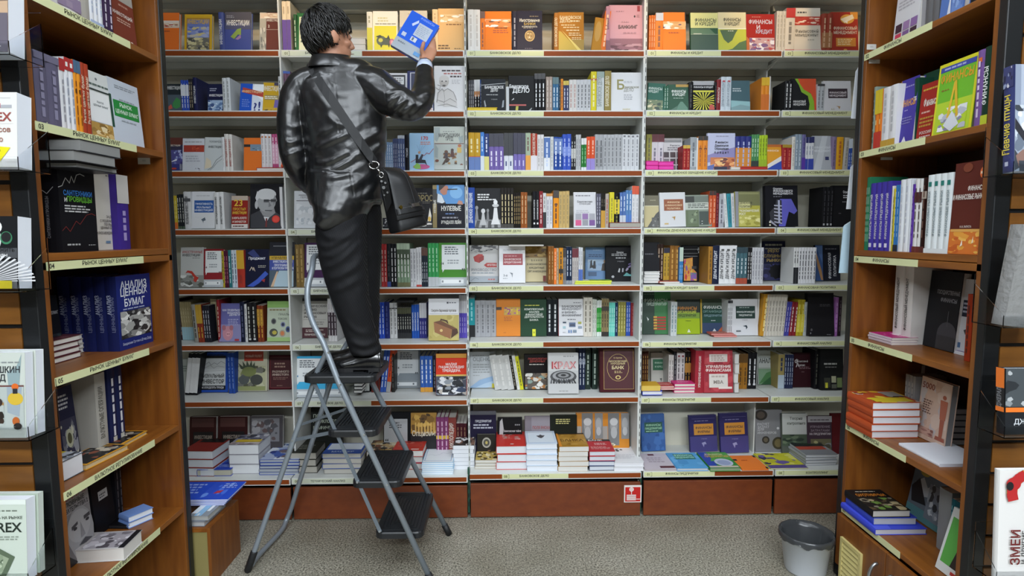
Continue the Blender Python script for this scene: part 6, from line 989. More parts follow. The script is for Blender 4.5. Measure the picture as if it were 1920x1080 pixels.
Sp(1088, 1142, 1, 572, 'c08a2c', 'amber covered spine leaning at the upright', 'e8d08a', lean=4, yb=940)
Sp(1112, 1300, 7, 576, 'cec7bb', 'cream magazine like spine leaning over', '9a948a', lean=4, yb=940, depth=.17)
Sp(1272, 1338, 3, 640, '46469a', 'violet blue spine leaning beside the cream row', 'a8a4d0', lean=5, yb=936)
Sp(1338, 1402, 2, 640, '882830', 'red spine leaning in the row', 'd8c8c0', lean=4, yb=936)
Sp(1402, 1466, 2, 620, 'b6a22c', 'dull yellow spine with a pale panel', 'dcd06a', lean=2, yb=936, mid=('d6c63c', .1, .6))
Sp(1466, 1524, 2, 640, 'b9bdbd', 'pale grey spine beside the black book', '98a0a0', yb=936)
F(1520, 1744, 566, '212023', 'plain black hardcover with small grey print', [('L', .45, .9, .68, .74, 2, '4a484c'), ('E', .1, .14, .04, .03, '5a585c'), ('L', .7, .9, .01, .04, 1, '9a989c'), ('E', .06, .06, .025, .02, '8a888c')], yb=942, T=.04)
Sp(1742, 1772, 1, 596, 'a168ac', 'orchid purple spine beside the black hardcover', 'c8a0d0', yb=940)
Sp(1774, 1802, 1, 590, '2c2028', 'dark spine next to the purple one', '5a4a54', yb=938)
at_shelf(5, 7, Z44)
F(972, 1122, 74, 'c5c9c6', 'grey analysis textbook with green leaves', [('L', .1, .9, .86, .9, 1, '9aa09a'), ('T', .5, .78, .03, 'ФИНАНСОВО-ЭКОНОМИЧЕСКИЙ', '4a504a', 'c', .9), ('T', .5, .69, .13, 'АНАЛИЗ', '222822', 'c', .92), ('R', 0, 0, 1, .46, '7a9a7c'), ('P', [(0, .02), (.4, .34), (1, .46), (1, .3), (.4, .1)], '4a7a4a'), ('P', [(.1, 0), (.6, .22), (1, .26), (1, 0)], '2f5a38'), ('R', 0, .46, 1, .5, 'a8b0a8')], yb=340)
Sp(1122, 1172, 1, 104, '9c8c58', 'gold spine with a navy picture', '2c3450', bot=('aebcc8', .4), yb=362)
Sp(1172, 1242, 4, 104, '29304e', 'navy spine with small white print', 'aab2c4', yb=362)
F(1240, 1412, 92, '391b21', 'dark wine textbook with a white initial', [('T', .1, .74, .12, 'Ф', 'e0d8da', 'l'), ('T', .2, .75, .055, 'инансовый', 'e0d8da', 'l', .5), ('T', .14, .64, .12, 'А', 'e0d8da', 'l'), ('T', .26, .64, .055, 'нализ', 'e0d8da', 'l', .3), ('L', .3, .9, .52, .6, 2, '8a6a70'), ('L', .4, .6, .42, .46, 1, '8a6a70')], yb=360)
Sp(1410, 1468, 2, 72, '1b1b1e', 'black spine with a yellow mark', '5a5a50', yb=372)
F(1462, 1640, 66, '1d1e1f', 'black analysis hardcover with green yellow squares', [('L', .15, .9, .6, .68, 1, 'b8b8b4'), ('L', .2, .85, .54, .58, 1, '8a8a86'), ('R', .14, .06, .42, .3, '33352c'), ('R', .18, .05, .3, .18, 'b8b82c'), ('R', .46, .18, .66, .34, 'a8a88a'), ('R', .7, .06, .92, .3, '6a7a4a'), ('R', .46, .04, .68, .14, '5a5c50'), ('P', [(.2, .06), (.28, .06), (.25, .18)], 'd8d448')], yb=384, T=.03)
at_shelf(5, 8, Z44)
F(950, 1160, 540, '88888b', 'grey cost calculation textbook with dark lenses', [('E', .22, .88, .24, .13, '34302e'), ('E', .22, .88, .15, .085, '5a5048'), ('T', .08, .66, .055, 'РАСЧЕТ', 'c4c4c8', 'l', .5), ('T', .08, .59, .055, 'ЗАТРАТ', 'c4c4c8', 'l', .5), ('T', .08, .52, .055, 'ДЛЯ', 'c4c4c8', 'l', .3), ('T', .08, .45, .055, 'ИНЖЕНЕРОВ', 'c4c4c8', 'l', .7), ('E', .38, .28, .14, .09, '3a3530'), ('E', .38, .28, .08, .055, '6a6050'), ('E', .84, .2, .22, .15, '46402e'), ('E', .84, .2, .14, .1, '766a48'), ('E', .84, .56, .05, .03, 'd8d8da')], yb=862, T=.03)
F(1162, 1360, 566, '5a605a', 'pale grey and dark green textbook behind the stacks', [('R', 0, .48, 1, 1, 'c6c9c6'), ('T', .55, .86, .07, 'Теория', '55584f', 'c', .5), ('T', .55, .74, .07, 'контроллинга', '55584f', 'c', .72), ('N', 0, .2, 1, .48, ['4a5a48', '2c3a30', '6a7a62'], 14, 78)], yf=3.37)
F(1362, 1550, 586, '493843', 'dark mauve cost management textbook', [('R', 0, .84, 1, 1, 'a8a4a8'), ('L', .1, .9, .87, .93, 1, '5a545a'), ('T', .5, .72, .06, 'УПРАВЛЕНИЕ', '9a8a96', 'c', .84), ('T', .5, .62, .06, 'ЗАТРАТАМИ', '9a8a96', 'c', .8), ('T', .5, .52, .055, 'НА ПРЕДПРИЯТИИ', 'dcd0d6', 'c', .88), ('N', .1, .05, .95, .4, ['6a6448', 'b0a878', '8a8a8c', '4a4436'], 14, 79)], yf=3.36)
F(1548, 1640, 566, '5e1c20', 'wine red hardcover half hidden by the finance bookcase', [], yf=3.36)
Kx(1035, 1330, 990, 1002, 2, 'c6c832', 'yellow and violet magazines at the deck edge', [('R', 0, 0, 1, .2, '5a4a8a'), ('N', 0, .2, 1, 1, ['d0cc34', '6a5aa0', 'e4e070', '3a3450', 'c4c02c'], 24, 80)], ycov=872, hard=False, pages='d8d4e0', jit=.02, name='magazine', cat='magazine')
Kx(1330, 1578, 885, 1000, 4, '9ca0a4', 'grey paged stack under a black red cover', [('R', .0, .5, 1, 1, '26282a'), ('R', .0, .3, .9, .5, 'b84a38'), ('N', .3, .6, .9, .9, ['2c3a2c', 'c8c04a', '3a8a4a'], 6, 81), ('R', 0, 0, 1, .28, '8a8c90')], ycov=760, pages='d2d2d4', rz=.03, yf=3.19)
# ------------------------------------------------------------------ books in the two wooden bookcases
sd = dict(sx=1, X=LX, z=0, place='')
LROW = {1: 'top visible shelf', 2: 'second shelf', 3: 'third shelf', 4: 'fourth shelf', 5: 'fifth shelf', 6: 'lowest visible shelf'}
def at_case(side, i, zoom):
    sx = 1 if side == 'L' else -1; sd.update(sx=sx, X=LX if sx > 0 else RX, z=(LSH if sx > 0 else RSH)[i]+.0004, place=('securities bookcase, ' if sx > 0 else 'finance bookcase, ')+LROW[i]); cur.update(zx=zoom[0], zy=zoom[1], s=zoom[2])
def yat(x, yt, X):
    p = atX(PX(x), PY(yt)+45, X); return p.y
def clampy(y):
    return min(max(y, (LY0 if sd['sx'] > 0 else RY0)+.0215), (LY1 if sd['sx'] > 0 else RY1)-.0215)
def BS(x0, x1, n, yt, col, desc, tc=None, txt=None, inset=.03, H=None, top=None, bot=None, mid=None, big=.5, depth=.16, lean=0, pages='d9d6cf', dots=None):
    sx = sd['sx']; X = sd['X']-sx*inset; q = H is None
    ya, yb = clampy(yat(x0, yt, X)), clampy(yat(x1, yt, X)); y0, y1 = min(ya, yb), max(ya, yb); T = (y1-y0)/n
    if q: H = atX(PX((x0+x1)/2), PY(yt), X).z - sd['z']
    for i in range(n):
        art = []
        if top: art.append(('R', 0, 1-top[1], 1, 1, top[0]))
        if bot: art.append(('R', 0, 0, 1, bot[1], bot[0]))
        if mid: art.append(('R', 0, mid[1], 1, mid[2], mid[0]))
        if dots: art.append(('R', .25, dots[1], .75, dots[1]+.06, dots[0]))
        if txt: art.append(('V', .5, .5, big, txt, tc or WH, .66))
        elif tc:
            v = .12+(bot[1] if bot else 0); r = random.Random(int(x0*7)); hi = .9-(top[1] if top else 0)
            while v < hi-.04:
                w = min(hi, v+r.uniform(.05, .14)); art.append(('R', .36, v, .62, w, tc)); v = w+.03
        a = y0+T*i
        if sx > 0: M = Matrix.Translation((X, a+T, sd['z'])) @ Matrix.Rotation(PI, 4, 'Z')
        else: M = Matrix.Translation((X, a, sd['z']))
        if lean: M = M @ Matrix.Translation((0, 0 if lean > 0 else T, 0)) @ Matrix.Rotation(math.radians(lean), 4, 'X') @ Matrix.Translation((0, 0 if lean > 0 else -T, 0))
        k = i if sx > 0 else n-1-i
        lb = desc if n == 1 else f'{desc}, {ORD[k]} of {NUM[n]} rightwards'
        book(M, depth, H-RS.uniform(0, .001), T-.0006, col, f'{lb}, {sd["place"]}', sart=art, parts=T > .02, hard=T > .02, area=(abs(PX(x1)-PX(x0))/n)*H*560, group=f'{desc}, {sd["place"]}' if n > 1 else None, pages=pages)
def BF(x0, x1, yt, col, label, art=(), T=.022, inset=.05, lean=4, H=None, spine=None, sart=(), ref=None, pages='d9d6cf', zoff=0, tilt=0, yaw=0, name='book', cat='book', push=0):
    """cover towards the aisle; yt is read at px ref (default: the cover's middle)"""
    sx = sd['sx']; X = sd['X']-sx*inset
    ya, yb = clampy(yat(x0, yt, X)), clampy(yat(x1, yt, X)); y0, y1 = min(ya, yb), max(ya, yb)
    if H is None: H = atX(PX(ref or (x0+x1)/2), PY(yt), X).z - sd['z'] - zoff
    t = math.radians(lean)
    M = Matrix.Translation((X-sx*push, y0 if sx > 0 else y1, sd['z']+zoff+T*math.sin(t))) @ Matrix.Rotation(sx*PI/2+math.radians(yaw), 4, 'Z') @ Matrix.Rotation(-t, 4, 'X') @ Matrix.Rotation(math.radians(tilt), 4, 'Y')
    book(M, y1-y0, H, T, col, f'{label}, {sd["place"]}', art, spine=spine, sart=sart, area=abs(PX(x1)-PX(x0))*H*560, pages=pages, name=name, cat=cat)
HT = []
def BL(A, B, ytop, n, col, label, art=(), depth=.2, pages='dcd9d2', zoff=0, hard=True, spine=None, name='book', cat='book', jit=.003, z=None, flip=False, at=None, wid=None):
    """n books lying flat; A, B: the ends of the edge towards the camera, read where it meets the shelf"""
    zb = (sd['z'] if z is None else z)+zoff; a = atZ(PX(A[0]), PY(A[1]), zb); b = atZ(PX(B[0]), PY(B[1]), zb); d = b-a; w = wid or d.length; ang = math.atan2(d.y, d.x)
    if at: a = Vector((at[0], at[1], zb)); ang = 0; ytop = None
    t = z_thick/n if (z_thick := (HT.pop() if at and HT else None)) else max(.004, (atY(PX(A[0]), PY(ytop), a.y).z-zb)/n)
    for i in range(n):
        j = 0 if n == 1 else jit
        M = Matrix.Translation((a.x+RS.uniform(-j, j), a.y+RS.uniform(-j, j), zb+t*(i+1)-.0003)) @ Matrix.Rotation(ang+RS.uniform(-j, j)*4, 4, 'Z') @ Matrix(((1, 0, 0, 0), (0, 0, 1, 0), (0, -1, 0, 0), (0, 0, 0, 1)))
        if flip: M = M @ Matrix.Translation((w, 0, depth)) @ Matrix.Rotation(PI, 4, 'Y')
        top = i == n-1; lb = label if n == 1 else f'{"topmost" if top else (["lowest"]+[o+" up" for o in ORD[1:]])[i]} in {label}'
        book(M, w, depth, t-.0006, col, f'{lb}, {sd["place"]}', art if top else (), hard=hard, spine=spine, area=abs(PX(B[0])-PX(A[0]))*(20+t*600), pages=pages, name=name, cat=cat, group=f'{label}, {sd["place"]}' if n > 1 else None)
# ---- securities bookcase
at_case('L', 1, (0, 0, 4))
BS(440, 612, 1, 60, 'd8d6d8', 'white textbook with violet squares', '9a8aa0', H=.21, depth=.1, mid=('8a7a96', .1, .3))
BS(614, 680, 1, 60, 'a8a49c', 'grey spine beside the dotted white ones', H=.2)
BS(680, 776, 3, 60, 'e0e2e6', 'white spine with faint blue figures', 'b0bad0', H=.205, bot=('a8b8d8', .12))
BS(776, 850, 2, 60, '3c2c48', 'dark plum spine with white print', 'cfc6d6', H=.215)
BF(852, 1020, -40, '7a3a2c', 'red brown textbook with white title', [('R', .0, .74, 1, 1, 'a8a49c'), ('L', .35, .8, .64, .7, 1, 'b88a7a'), ('T', .48, .5, .055, 'ИНВЕСТИЦИЙ', 'e6dcd4', 'c', .84), ('L', .2, .85, .36, .44, 2, 'c8a090'), ('E', .75, .08, .07, .04, 'd8c8bc')], H=.225)
at_case('L', 2, (0, 0, 4))
BF(160, 246, 380, 'dcdcda', 'white textbook beside the near upright', [('L', .2, .9, .8, .95, 2, '4a4a4c'), ('L', .2, .9, .5, .7, 2, '3a3a3c'), ('R', .4, .1, .9, .4, '6a5a70')], inset=.10, H=.235)
BS(252, 440, 2, 408, '625e74', 'thick grey violet spine', '8a86a0', depth=.17, top=('6f6b82', .1))
BS(442, 482, 1, 440, 'd8d8da', 'white spine with a red head beside the grey violet ones', '9a9aa4', top=('a82a2c', .17))
BS(482, 550, 2, 440, 'dfe0e4', 'white spine with a red head and label', '9aa0b0', top=('b02c2c', .17), dots=('e8e4e0', .88))
BS(550, 604, 2, 458, 'e8962e', 'orange spine with a picture head', '8a4a14', top=('4a6a88', .17), dots=('2a241c', .55))
BS(605, 668, 2, 478, 'a4402a', 'red brown spine with cream title', 'ecd2b8', 'Рынок ценных бумаг', big=.62)
BF(670, 858, 552, 'd9dcda', 'white textbook with green corner and golden photo', [('R', .9, .25, 1, .76, '1f4a3a'), ('L', .1, .95, .78, .84, 1, '5a6a64'), ('E', .45, .9, .04, .02, '7a8488'), ('R', .05, .72, .95, .745, '2f3a38'), ('R', .06, .26, .86, .7, 'eceeee'), ('T', .5, .56, .03, 'РЫНОК', '5a6468', 'c', .4), ('T', .5, .5, .03, 'ЦЕННЫХ БУМАГ', '5a6468', 'c', .6), ('N', .02, .02, .88, .25, ['b8924a', 'd8b878', '8a6a34', 'e6d4a8', 'a07c40'], 24, 90)])
BF(848, 1068, 622, 'c6ced9', 'pale blue grey textbook with a green title block', [('L', .2, .9, .86, .92, 2, '8a929c'), ('R', .1, .43, .92, .68, '1f8a3c'), ('T', .5, .615, .06, 'РЫНОК', 'dff0e0', 'c', .5), ('T', .52, .5, .06, 'ЦЕННЫХ БУМАГ', 'dff0e0', 'c', .74), ('L', .3, .85, .68, .72, 1, '9aa2aa'), ('L', .3, .9, .36, .4, 1, 'a0a8b0')], spine='b8bcc0', sart=[('V', .5, .5, .35, 'РЫНОК', '8a9098', .5)], T=.03)
at_case('L', 3, (0, 250, 4))
BF(440, 712, 284, '18171b', 'black cover with blue and green title under a white graph', [('K', [(-.0, .78), (.1, .8), (.2, .9), (.3, .84), (.36, .93), (.42, .85), (.5, .95), (.6, .97), (.72, .95)], .014, 'c8c8c8'), ('T', .12, .72, .062, 'САНТЕХНИКИ', '3a86d8', 'l', .78), ('T', .13, .635, .05, 'И', 'e4e4e4', 'l'), ('T', .2, .635, .062, 'ПРОВИДЦЫ', '6ab83a', 'l', .68), ('L', .12, .85, .48, .58, 3, 'c8c8c8'), ('K', [(.02, .26), (.12, .31), (.22, .25), (.4, .38), (.5, .34), (.6, .4), (.7, .46), (.85, .48), (.95, .46)], .012, '7a2a26'), ('L', .12, .6, .07, .11, 1, 'b0b0b0'), ('L', .7, .92, .07, .09, 1, 'b0b0b0')], T=.07, inset=.04, spine='1a191d', sart=[('V', .5, .42, .14, 'САНТЕХНИКИ И ПРОВИДЦЫ', '8a8a90', .5), ('K', [(.0, .68), (.3, .74), (.5, .7), (.8, .78)], .03, 'b8b8b8')], lean=0)
BF(616, 868, 258, 'd3cec4', 'cream task book with small grey title', [('L', .7, .95, .9, .93, 1, '6a6660'), ('T', .95, .4, .032, 'ЗАДАЧИ', '6a6660', 'r', .4), ('T', .95, .355, .032, 'С РЕШЕНИЯМИ', '6a6660', 'r', .5), ('T', .95, .31, .032, 'ПО РЫНКУ', '6a6660', 'r', .4), ('T', .95, .265, .032, 'ЦЕННЫХ БУМАГ', '6a6660', 'r', .5), ('T', .95, .2, .032, 'И РИСК-МЕНЕДЖМЕНТУ', '6a6660', 'r', .62), ('R', .58, .08, .72, .11, '6a8aa8'), ('R', .8, .08, .92, .11, 'b84a3a')], inset=.115, T=.018, lean=0)
BS(872, 958, 1, 315, '43308a', 'violet spine with a pale grey head', 'a89ad0', top=('cfccc8', .38), inset=.09)
for (x0, x1, ya, yb_, Y, w) in ((345, 575, 258, 216, 1.90, 'lowest'), (288, 558, 205, 122, 1.87, 'middle one'), (352, 606, 132, 40, 1.905, 'topmost')):
    p, q, t_ = atY(PX(x0), PY(ya), Y), atY(PX(x1), PY(ya)+.0, Y+.0), atY(PX(x0), PY(yb_), Y)
    book(Matrix.Translation((p.x, Y, t_.z)) @ Matrix(((1, 0, 0, 0), (0, 0, 1, 0), (0, -1, 0, 0), (0, 0, 0, 1))), q.x-p.x, .2, t_.z-p.z, '242427', f'grey paged book lying over the black cover, {w}, {sd["place"]}', pages='8a8a88', area=4000)
at_case('L', 4, (0, 490, 4.5))
ANART = [('T', .5, .87, .1, 'АНАЛИЗ', 'dfe2ea', 'c', .8), ('T', .5, .75, .1, 'ЦЕННЫХ', 'dfe2ea', 'c', .82), ('T', .5, .63, .1, 'БУМАГ', 'dfe2ea', 'c', .6), ('L', .15, .85, .53, .56, 1, 'a8b0cc'), ('N', .06, .15, .95, .52, ['5a5a5c', '1c1c1e', 'c8c8c4', '8a8a88', '2e2e30', 'a4a4a0', 'e0e0dc'], 70, 91), ('T', .5, .07, .035, 'Бенджамин Грэхем и Дэвид Додд', 'b0b8d8', 'c', .84)]
for k in range(5):
    BF(984, 1272, 112, '1f2a70', ['blue hardcover with white capitals over a crowd photo', 'dark blue copy of the crowd photo book, second inwards', 'dark blue copy of the crowd photo book, third inwards', 'dark blue copy of the crowd photo book, fourth inwards', 'dark blue copy of the crowd photo book, deepest'][k], ANART if k == 0 else (), T=.043, inset=.07, push=.0445*k, lean=0, spine='1b2150', sart=[('V', .36, .62, .34, 'АНАЛИЗ', 'a8aec4', .26), ('V', .7, .5, .3, 'ЦЕННЫХ БУМАГ', '6a7090', .5)])
BF(370, 520, 190, '191a20', 'dark copy beside the near upright with white capitals', [('T', .5, .72, .05, 'ЦЕННЫХ БУМАГ', 'b8bac0', 'c', .9), ('N', .05, .1, .95, .4, ['20242c', '3a5048', '2a3440'], 14, 92)], inset=.2, H=.23)
BL((400, 880), (458, 872), 740, 4, 'c8c4bc', 'white paged stack by the near upright', depth=.13, pages='dfdcd4', spine='3a3a80')
BL((458, 868), (684, 802), 668, 4, '5a2a34', 'white paged stack under a maroon cover', [('N', 0, 0, 1, 1, ['5a2a34', '7a4a50', '3a1c24'], 10, 93)], depth=.16, pages='e2ded6')
BL((676, 772), (794, 742), 620, 4, 'b8b4ac', 'middle stack of white paged books', depth=.14, pages='dcd8d0')
BL((784, 744), (966, 700), 650, 2, '4a7ac0', 'white paged pair under a blue picture cover', [('R', .0, .0, .45, 1, '3a88d8'), ('N', .3, 0, 1, 1, ['4a8ad0', 'c8ccd0', '3a3c40', '2a6ab8', 'a09888'], 22, 94)], depth=.15, pages='dfdcd6')
at_case('L', 5, (0, 670, 4.694))
BF(530, 690, 262, '24243a', 'small dark cover with a silver watch picture', [('L', .15, .8, .72, .92, 4, 'c0c0c4'), ('N', .1, .1, .95, .6, ['2a2a40', '8a8a90', '4a4a58', 'b8b4a0', '6a6a70'], 26, 95), ('E', .5, .35, .2, .12, 'a8a890'), ('E', .5, .35, .12, .07, '4a4830')], T=.03, inset=.13, spine='b0a030', ref=610)
BS(612, 836, 1, 120, 'a8a096', 'pale grey back cover standing behind the watch cover', inset=.215, depth=.03, H=.2)
BS(836, 930, 1, 135, 'b0aca4', 'broad pale grey spine with grey title', '6a6860', 'ВАЛЮТНЫЕ ОПЕРАЦИИ', inset=.12, big=.4)
BS(946, 1078, 2, 75, '20264c', 'navy spine with white print', 'd8d8de', inset=.12, dots=('c8c4b8', .05))
MONEY = [('R', .04, .04, .96, .96, '1b191a'), ('N', .08, .3, .95, .9, ['1b191a', '6a6660', 'a89c8c', '3a3632', '8a4a34', 'c8bca8'], 20, 96), ('T', .3, .88, .07, 'МИРОВАЯ', 'c89a3a', 'c', .5)]
BL((490, 830), (1030, 826), 795, 1, 'd69a30', 'amber framed book lying flat with a dark picture, further in', MONEY, depth=.19, pages='c8b48a')
BL((480, 985), (760, 995), 935, 1, 'd69a30', 'amber framed book lying flat with a dark picture, nearer', MONEY, depth=.2, pages='c8b48a')
BL((500, 1130), (745, 1000), 950, 1, '4a4a50', 'white paged book with a busy grey cover by the near upright', [('N', 0, 0, 1, 1, ['b8bcc4', '3a3c44', '8a8e98', 'dfe2e8'], 24, 97), ('R', .6, .6, 1, .9, 'd8c030')], depth=.10, pages='dfe0e4')
at_case('L', 6, (0, 850, 4.174))
BF(474, 732, 274, '8a8688', 'grey portrait cover with red and black capitals', [('R', 0, .68, 1, 1, '9c989a'), ('T', .5, .9, .07, 'СЕРГЕЙ СТОРЧАК', '8a2a26', 'c', .92), ('T', .46, .81, .06, 'УСЛОВНЫЕ', '26262a', 'c', .8), ('T', .5, .73, .06, 'ОБЯЗАТЕЛЬСТВА 2', '26262a', 'c', .9), ('E', .6, .36, .42, .36, '9a989a'), ('E', .58, .46, .36, .22, 'a8a6a8'), ('P', [(.08, .0), (.08, .5), (.2, .64), (.2, .3), (.4, 0)], '6a6668'), ('P', [(.34, .5), (.54, .53), (.54, .49), (.34, .45)], '444246'), ('P', [(.74, .55), (.94, .56), (.94, .51), (.74, .5)], '444246'), ('E', .44, .45, .06, .022, '333236'), ('E', .84, .48, .06, .022, '333236'), ('P', [(.62, .5), (.72, .3), (.58, .28)], '88868a'), ('P', [(.48, .2), (.7, .26), (.92, .2), (.7, .18)], '4a484c'), ('P', [(.0, 0), (0, .2), (.16, .14), (.4, 0)], '17171a')], inset=.15, T=.03)
BF(738, 900, 160, '1a191c', 'black back cover with a small white sticker', [('R', .3, .5, .75, .64, 'b8b8b8'), ('L', .35, .7, .52, .6, 2, '4a4a4c')], inset=.2, T=.03, H=.26)
BS(902, 955, 2, 100, '1c1b20', 'black spine beside the stickered cover', '5a585e', inset=.2, H=.26)
BL((800, 590), (1008, 592), 560, 1, '131316', 'black book lying flat with white print', [('L', .35, .8, .55, .75, 2, 'c8c8c8'), ('R', .0, .0, .1, 1, '5a1f3a')], depth=.13, pages='2a2a2e')
BL((1008, 592), (1200, 510), 500, 2, '7a9ad8', 'white paged pair with blue covers', depth=.07, pages='dfe4ea')
BL((512, 868), (975, 840), 765, 1, 'c9c5c4', 'thick book with a portrait cover lying at the edge', [('R', .0, 0, .3, 1, 'b8b2b2'), ('N', .25, .05, .9, .95, ['a8a2a8', '7a747a', 'c8c2c8', '5a545a', 'd8d4d8'], 26, 98), ('R', .9, 0, 1, 1, '1c1c20'), ('V', .12, .5, .1, 'СЕРГЕЙ СТОРЧАК', '8a5a58', .8)], depth=.13, pages='dcd8d2', spine='c9c5c4')
# ---- finance bookcase
at_case('R', 1, (1580, 0, 4))
BF(380, 560, -10, 'd6d5d8', 'pale textbook with violet squares', [('L', .1, .9, .62, .8, 3, 'b0aeb4')]+[('R', .08+.31*i, .06+.17*j, .34+.31*i, .21+.17*j, c) for (i, j, c) in ((0, 0, 'c83a5a'), (1, 0, '7a5a90'), (2, 0, '3a2438'), (0, 1, '3a2438'), (1, 1, '9a7aa8'), (2, 1, '8a68a0'))], H=.22, inset=.06)
BS(562, 616, 1, 20, '9a989a', 'grey spine behind the violet squares', H=.2, inset=.08)
BF(722, 900, -60, '5a78b8', 'blue cover with a white tower in the sky', [('P', [(.3, 0), (.4, .5), (.48, 0)], 'd8dce4'), ('R', 0, 0, .3, .12, '4a6a50'), ('N', .5, .1, .95, .6, ['6a8ac8', '8aa8d8', '5a78b8'], 8, 100)], H=.22, inset=.06)
BS(622, 716, 2, 20, '6a6a6c', 'grey book by the blue sky cover', H=.17, inset=.07, pages='8a8a8a')
at_case('R', 2, (1580, 0, 4))
BS(228, 246, 1, 655, '8a9a90', 'thin grey green spine at the far upright', '3a4a44')
BS(246, 300, 2, 675, 'dc7a2a', 'orange spine fading to yellow', 'e8d08a', top=('d8c02e', .4), bot=('c0382a', .3))
BS(300, 406, 2, 648, 'dcdcde', 'white spine with a mustard foot', 'b8b8bc', bot=('c8a03a', .13))
BF(402, 532, 592, '4a3f9c', 'violet hardcover with orange capitals', [('R', .0, 0, .04, 1, 'c88a3a'), ('L', .3, .95, .86, .9, 1, '9a94cc'), ('T', .5, .62, .1, 'ФИНАНСЫ', 'e0a040', 'c', .9), ('L', .4, .6, .5, .53, 1, 'b0aada'), ('L', .2, .9, .3, .42, 3, '7a74b4'), ('P', [(.4, .02), (.56, .12), (.7, .02)], 'dcdce8')], T=.025, inset=.045)
BS(532, 566, 1, 590, '1e4434', 'dark green spine with white capitals', 'e4ece6', 'ФИНАНСЫ', inset=.06, big=.62)
BF(562, 695, 540, '1f4836', 'green hardcover rising behind the red one', [('T', .7, .72, .12, 'ФИН', 'd8e4dc', 'c', .6)], inset=.10, T=.03)
BF(562, 695, 622, 'a12f27', 'red hardcover with white capitals', [('L', .1, .9, .86, .92, 1, 'c8a83a'), ('T', .62, .65, .13, 'Финансы', 'e4dcd4', 'c', .8), ('L', .15, .8, .46, .52, 1, 'd8a89a'), ('L', .1, .9, .22, .42, 3, 'b88a34'), ('T', .5, .13, .05, 'РОССИЯ', 'e0d0c8', 'c', .7), ('L', .2, .8, .04, .08, 1, 'd8c8c0')], T=.03, inset=.05)
BF(690, 982, 448, 'a9c92c', 'lime hardcover with yellow pencils and banknotes', [('R', 0, 0, 1, 1, 'd8d42c'), ('R', .05, .02, .94, .95, '6fb82e'), ('R', .05, .02, .94, .45, 'b4cf34'), ('R', .05, .88, .94, .95, '3a4aa0'), ('L', .15, .85, .89, .94, 1, 'a8b0dc'), ('T', .5, .77, .12, 'ФИНАНСЫ', 'e2a030', 'c', .82), ('L', .14, .4, .6, .64, 1, '8a6a2a'), ('N', .14, .04, .86, .36, ['b4cf34', 'dfe2e4', 'b8bcc8', 'eceef0', '8a88a0'], 30, 101), ('P', [(.46, .7), (.36, .22), (.42, .2), (.5, .66)], 'e0b838'), ('P', [(.46, .7), (.6, .2), (.66, .22), (.52, .72)], 'd8b030'), ('P', [(.3, .12), (.5, .3), (.7, .1), (.5, .02)], 'd4d8e0')], T=.04, inset=.03, pages='8a8884')
BS(1008, 1062, 1, 378, '7a5a98', 'mauve spine with a red star', 'd8c8e0', dots=('d86a34', .84), inset=.02)
BS(1062, 1114, 1, 352, '1f3a2c', 'dark green spine with large white capitals', 'e8ece8', 'ФИНАНСЫ', bot=('b8c02e', .12), inset=.01, big=.62)
BS(1114, 1142, 1, 325, 'd4d8b8', 'cream green spine at the near upright', inset=.01)
at_case('R', 3, (1580, 240, 4.32))
BS(160, 222, 3, 402, '2c7856', 'green spine with pale print', 'b8d8c4')
BS(222, 392, 4, 440, '43389a', 'violet spine with white capitals', 'dcdaee', 'ФИНАНСЫ ПРЕДПРИЯТИЙ', dots=('dcdaee', .05), big=.4)
BS(392, 406, 1, 470, 'd8d4cc', 'thin white spine by the violet ones')
BS(406, 424, 1, 490, 'c8b82e', 'thin yellow spine', '7a7020')
BS(424, 462, 2, 462, '3572b0', 'blue spine with a dark foot', 'a8c8e4', bot=('1c2434', .1))
BS(464, 546, 2, 415, 'dfe2e6', 'white spine with faint print', 'c0c4d0')
BS(546, 560, 1, 420, 'd0d4dc', 'thin pale spine by the violet panel')
BS(560, 584, 1, 455, '5a359a', 'purple spine amid white ones', '8a68c0')
BS(584, 646, 2, 412, 'dcdad8', 'white spine with a maroon box', '4a3a38', mid=('4a1a1c', .68, .82), bot=('6a2a24', .08))
BS(646, 686, 1, 402, '2c1512', 'dark brown spine with a pale box', '6a4a40', mid=('b0a498', .72, .82), bot=('5a2a24', .08))
BS(686, 888, 4, 370, 'dfe5e7', 'white spine with teal squares', '8a9aa0', 'ФИНАНСОВЫЕ РЫНКИ', dots=('1f7a70', .85), bot=('dfe5e7', .06), big=.36, inset=.02)
BF(884, 1186, 272, '5c2a22', 'tall brown textbook with an orange foot', [('R', 0, 0, 1, .27, 'd07028'), ('N', .02, .01, .98, .25, ['d07028', 'e09a3a', 'c05a20', 'e8b050'], 20, 102), ('R', .04, .245, .96, .275, 'd8a050'), ('E', .86, .87, .1, .06, 'd8662a'), ('T', .86, .87, .035, 'MBA', 'f0e0c8', 'c', .16), ('E', .4, .94, .14, .05, '7a3a24'), ('T', .94, .71, .05, 'ФИНАНСЫ', 'f0e8e0', 'r', .48), ('T', .95, .62, .055, 'И ФИНАНСОВЫЕ РЫНКИ', 'f0e8e0', 'r', .92), ('T', .5, .3, .022, 'Н. И. ЛАПУСТА', 'dccfc6', 'c', .34), ('P', [(.38, .08), (.44, .16), (.46, .1)], 'f0e4d0'), ('P', [(.72, .12), (.76, .2), (.78, .13)], 'f0d8b0')], T=.03, inset=.012, lean=2)
at_case('R', 4, (1570, 450, 4.5))
BS(486, 640, 2, 205, 'd4d0cc', 'thick white spine with black capitals', '3a3836', 'ФИНАНСОВЫЙ МЕНЕДЖМЕНТ', inset=.13, big=.28)
BF(640, 800, 208, 'bcb6b0', 'pale cover behind the black state finance book', [('E', .4, .7, .12, .05, '6a2a2a'), ('L', .3, .8, .82, .9, 2, '8a8680')], inset=.30, T=.02)
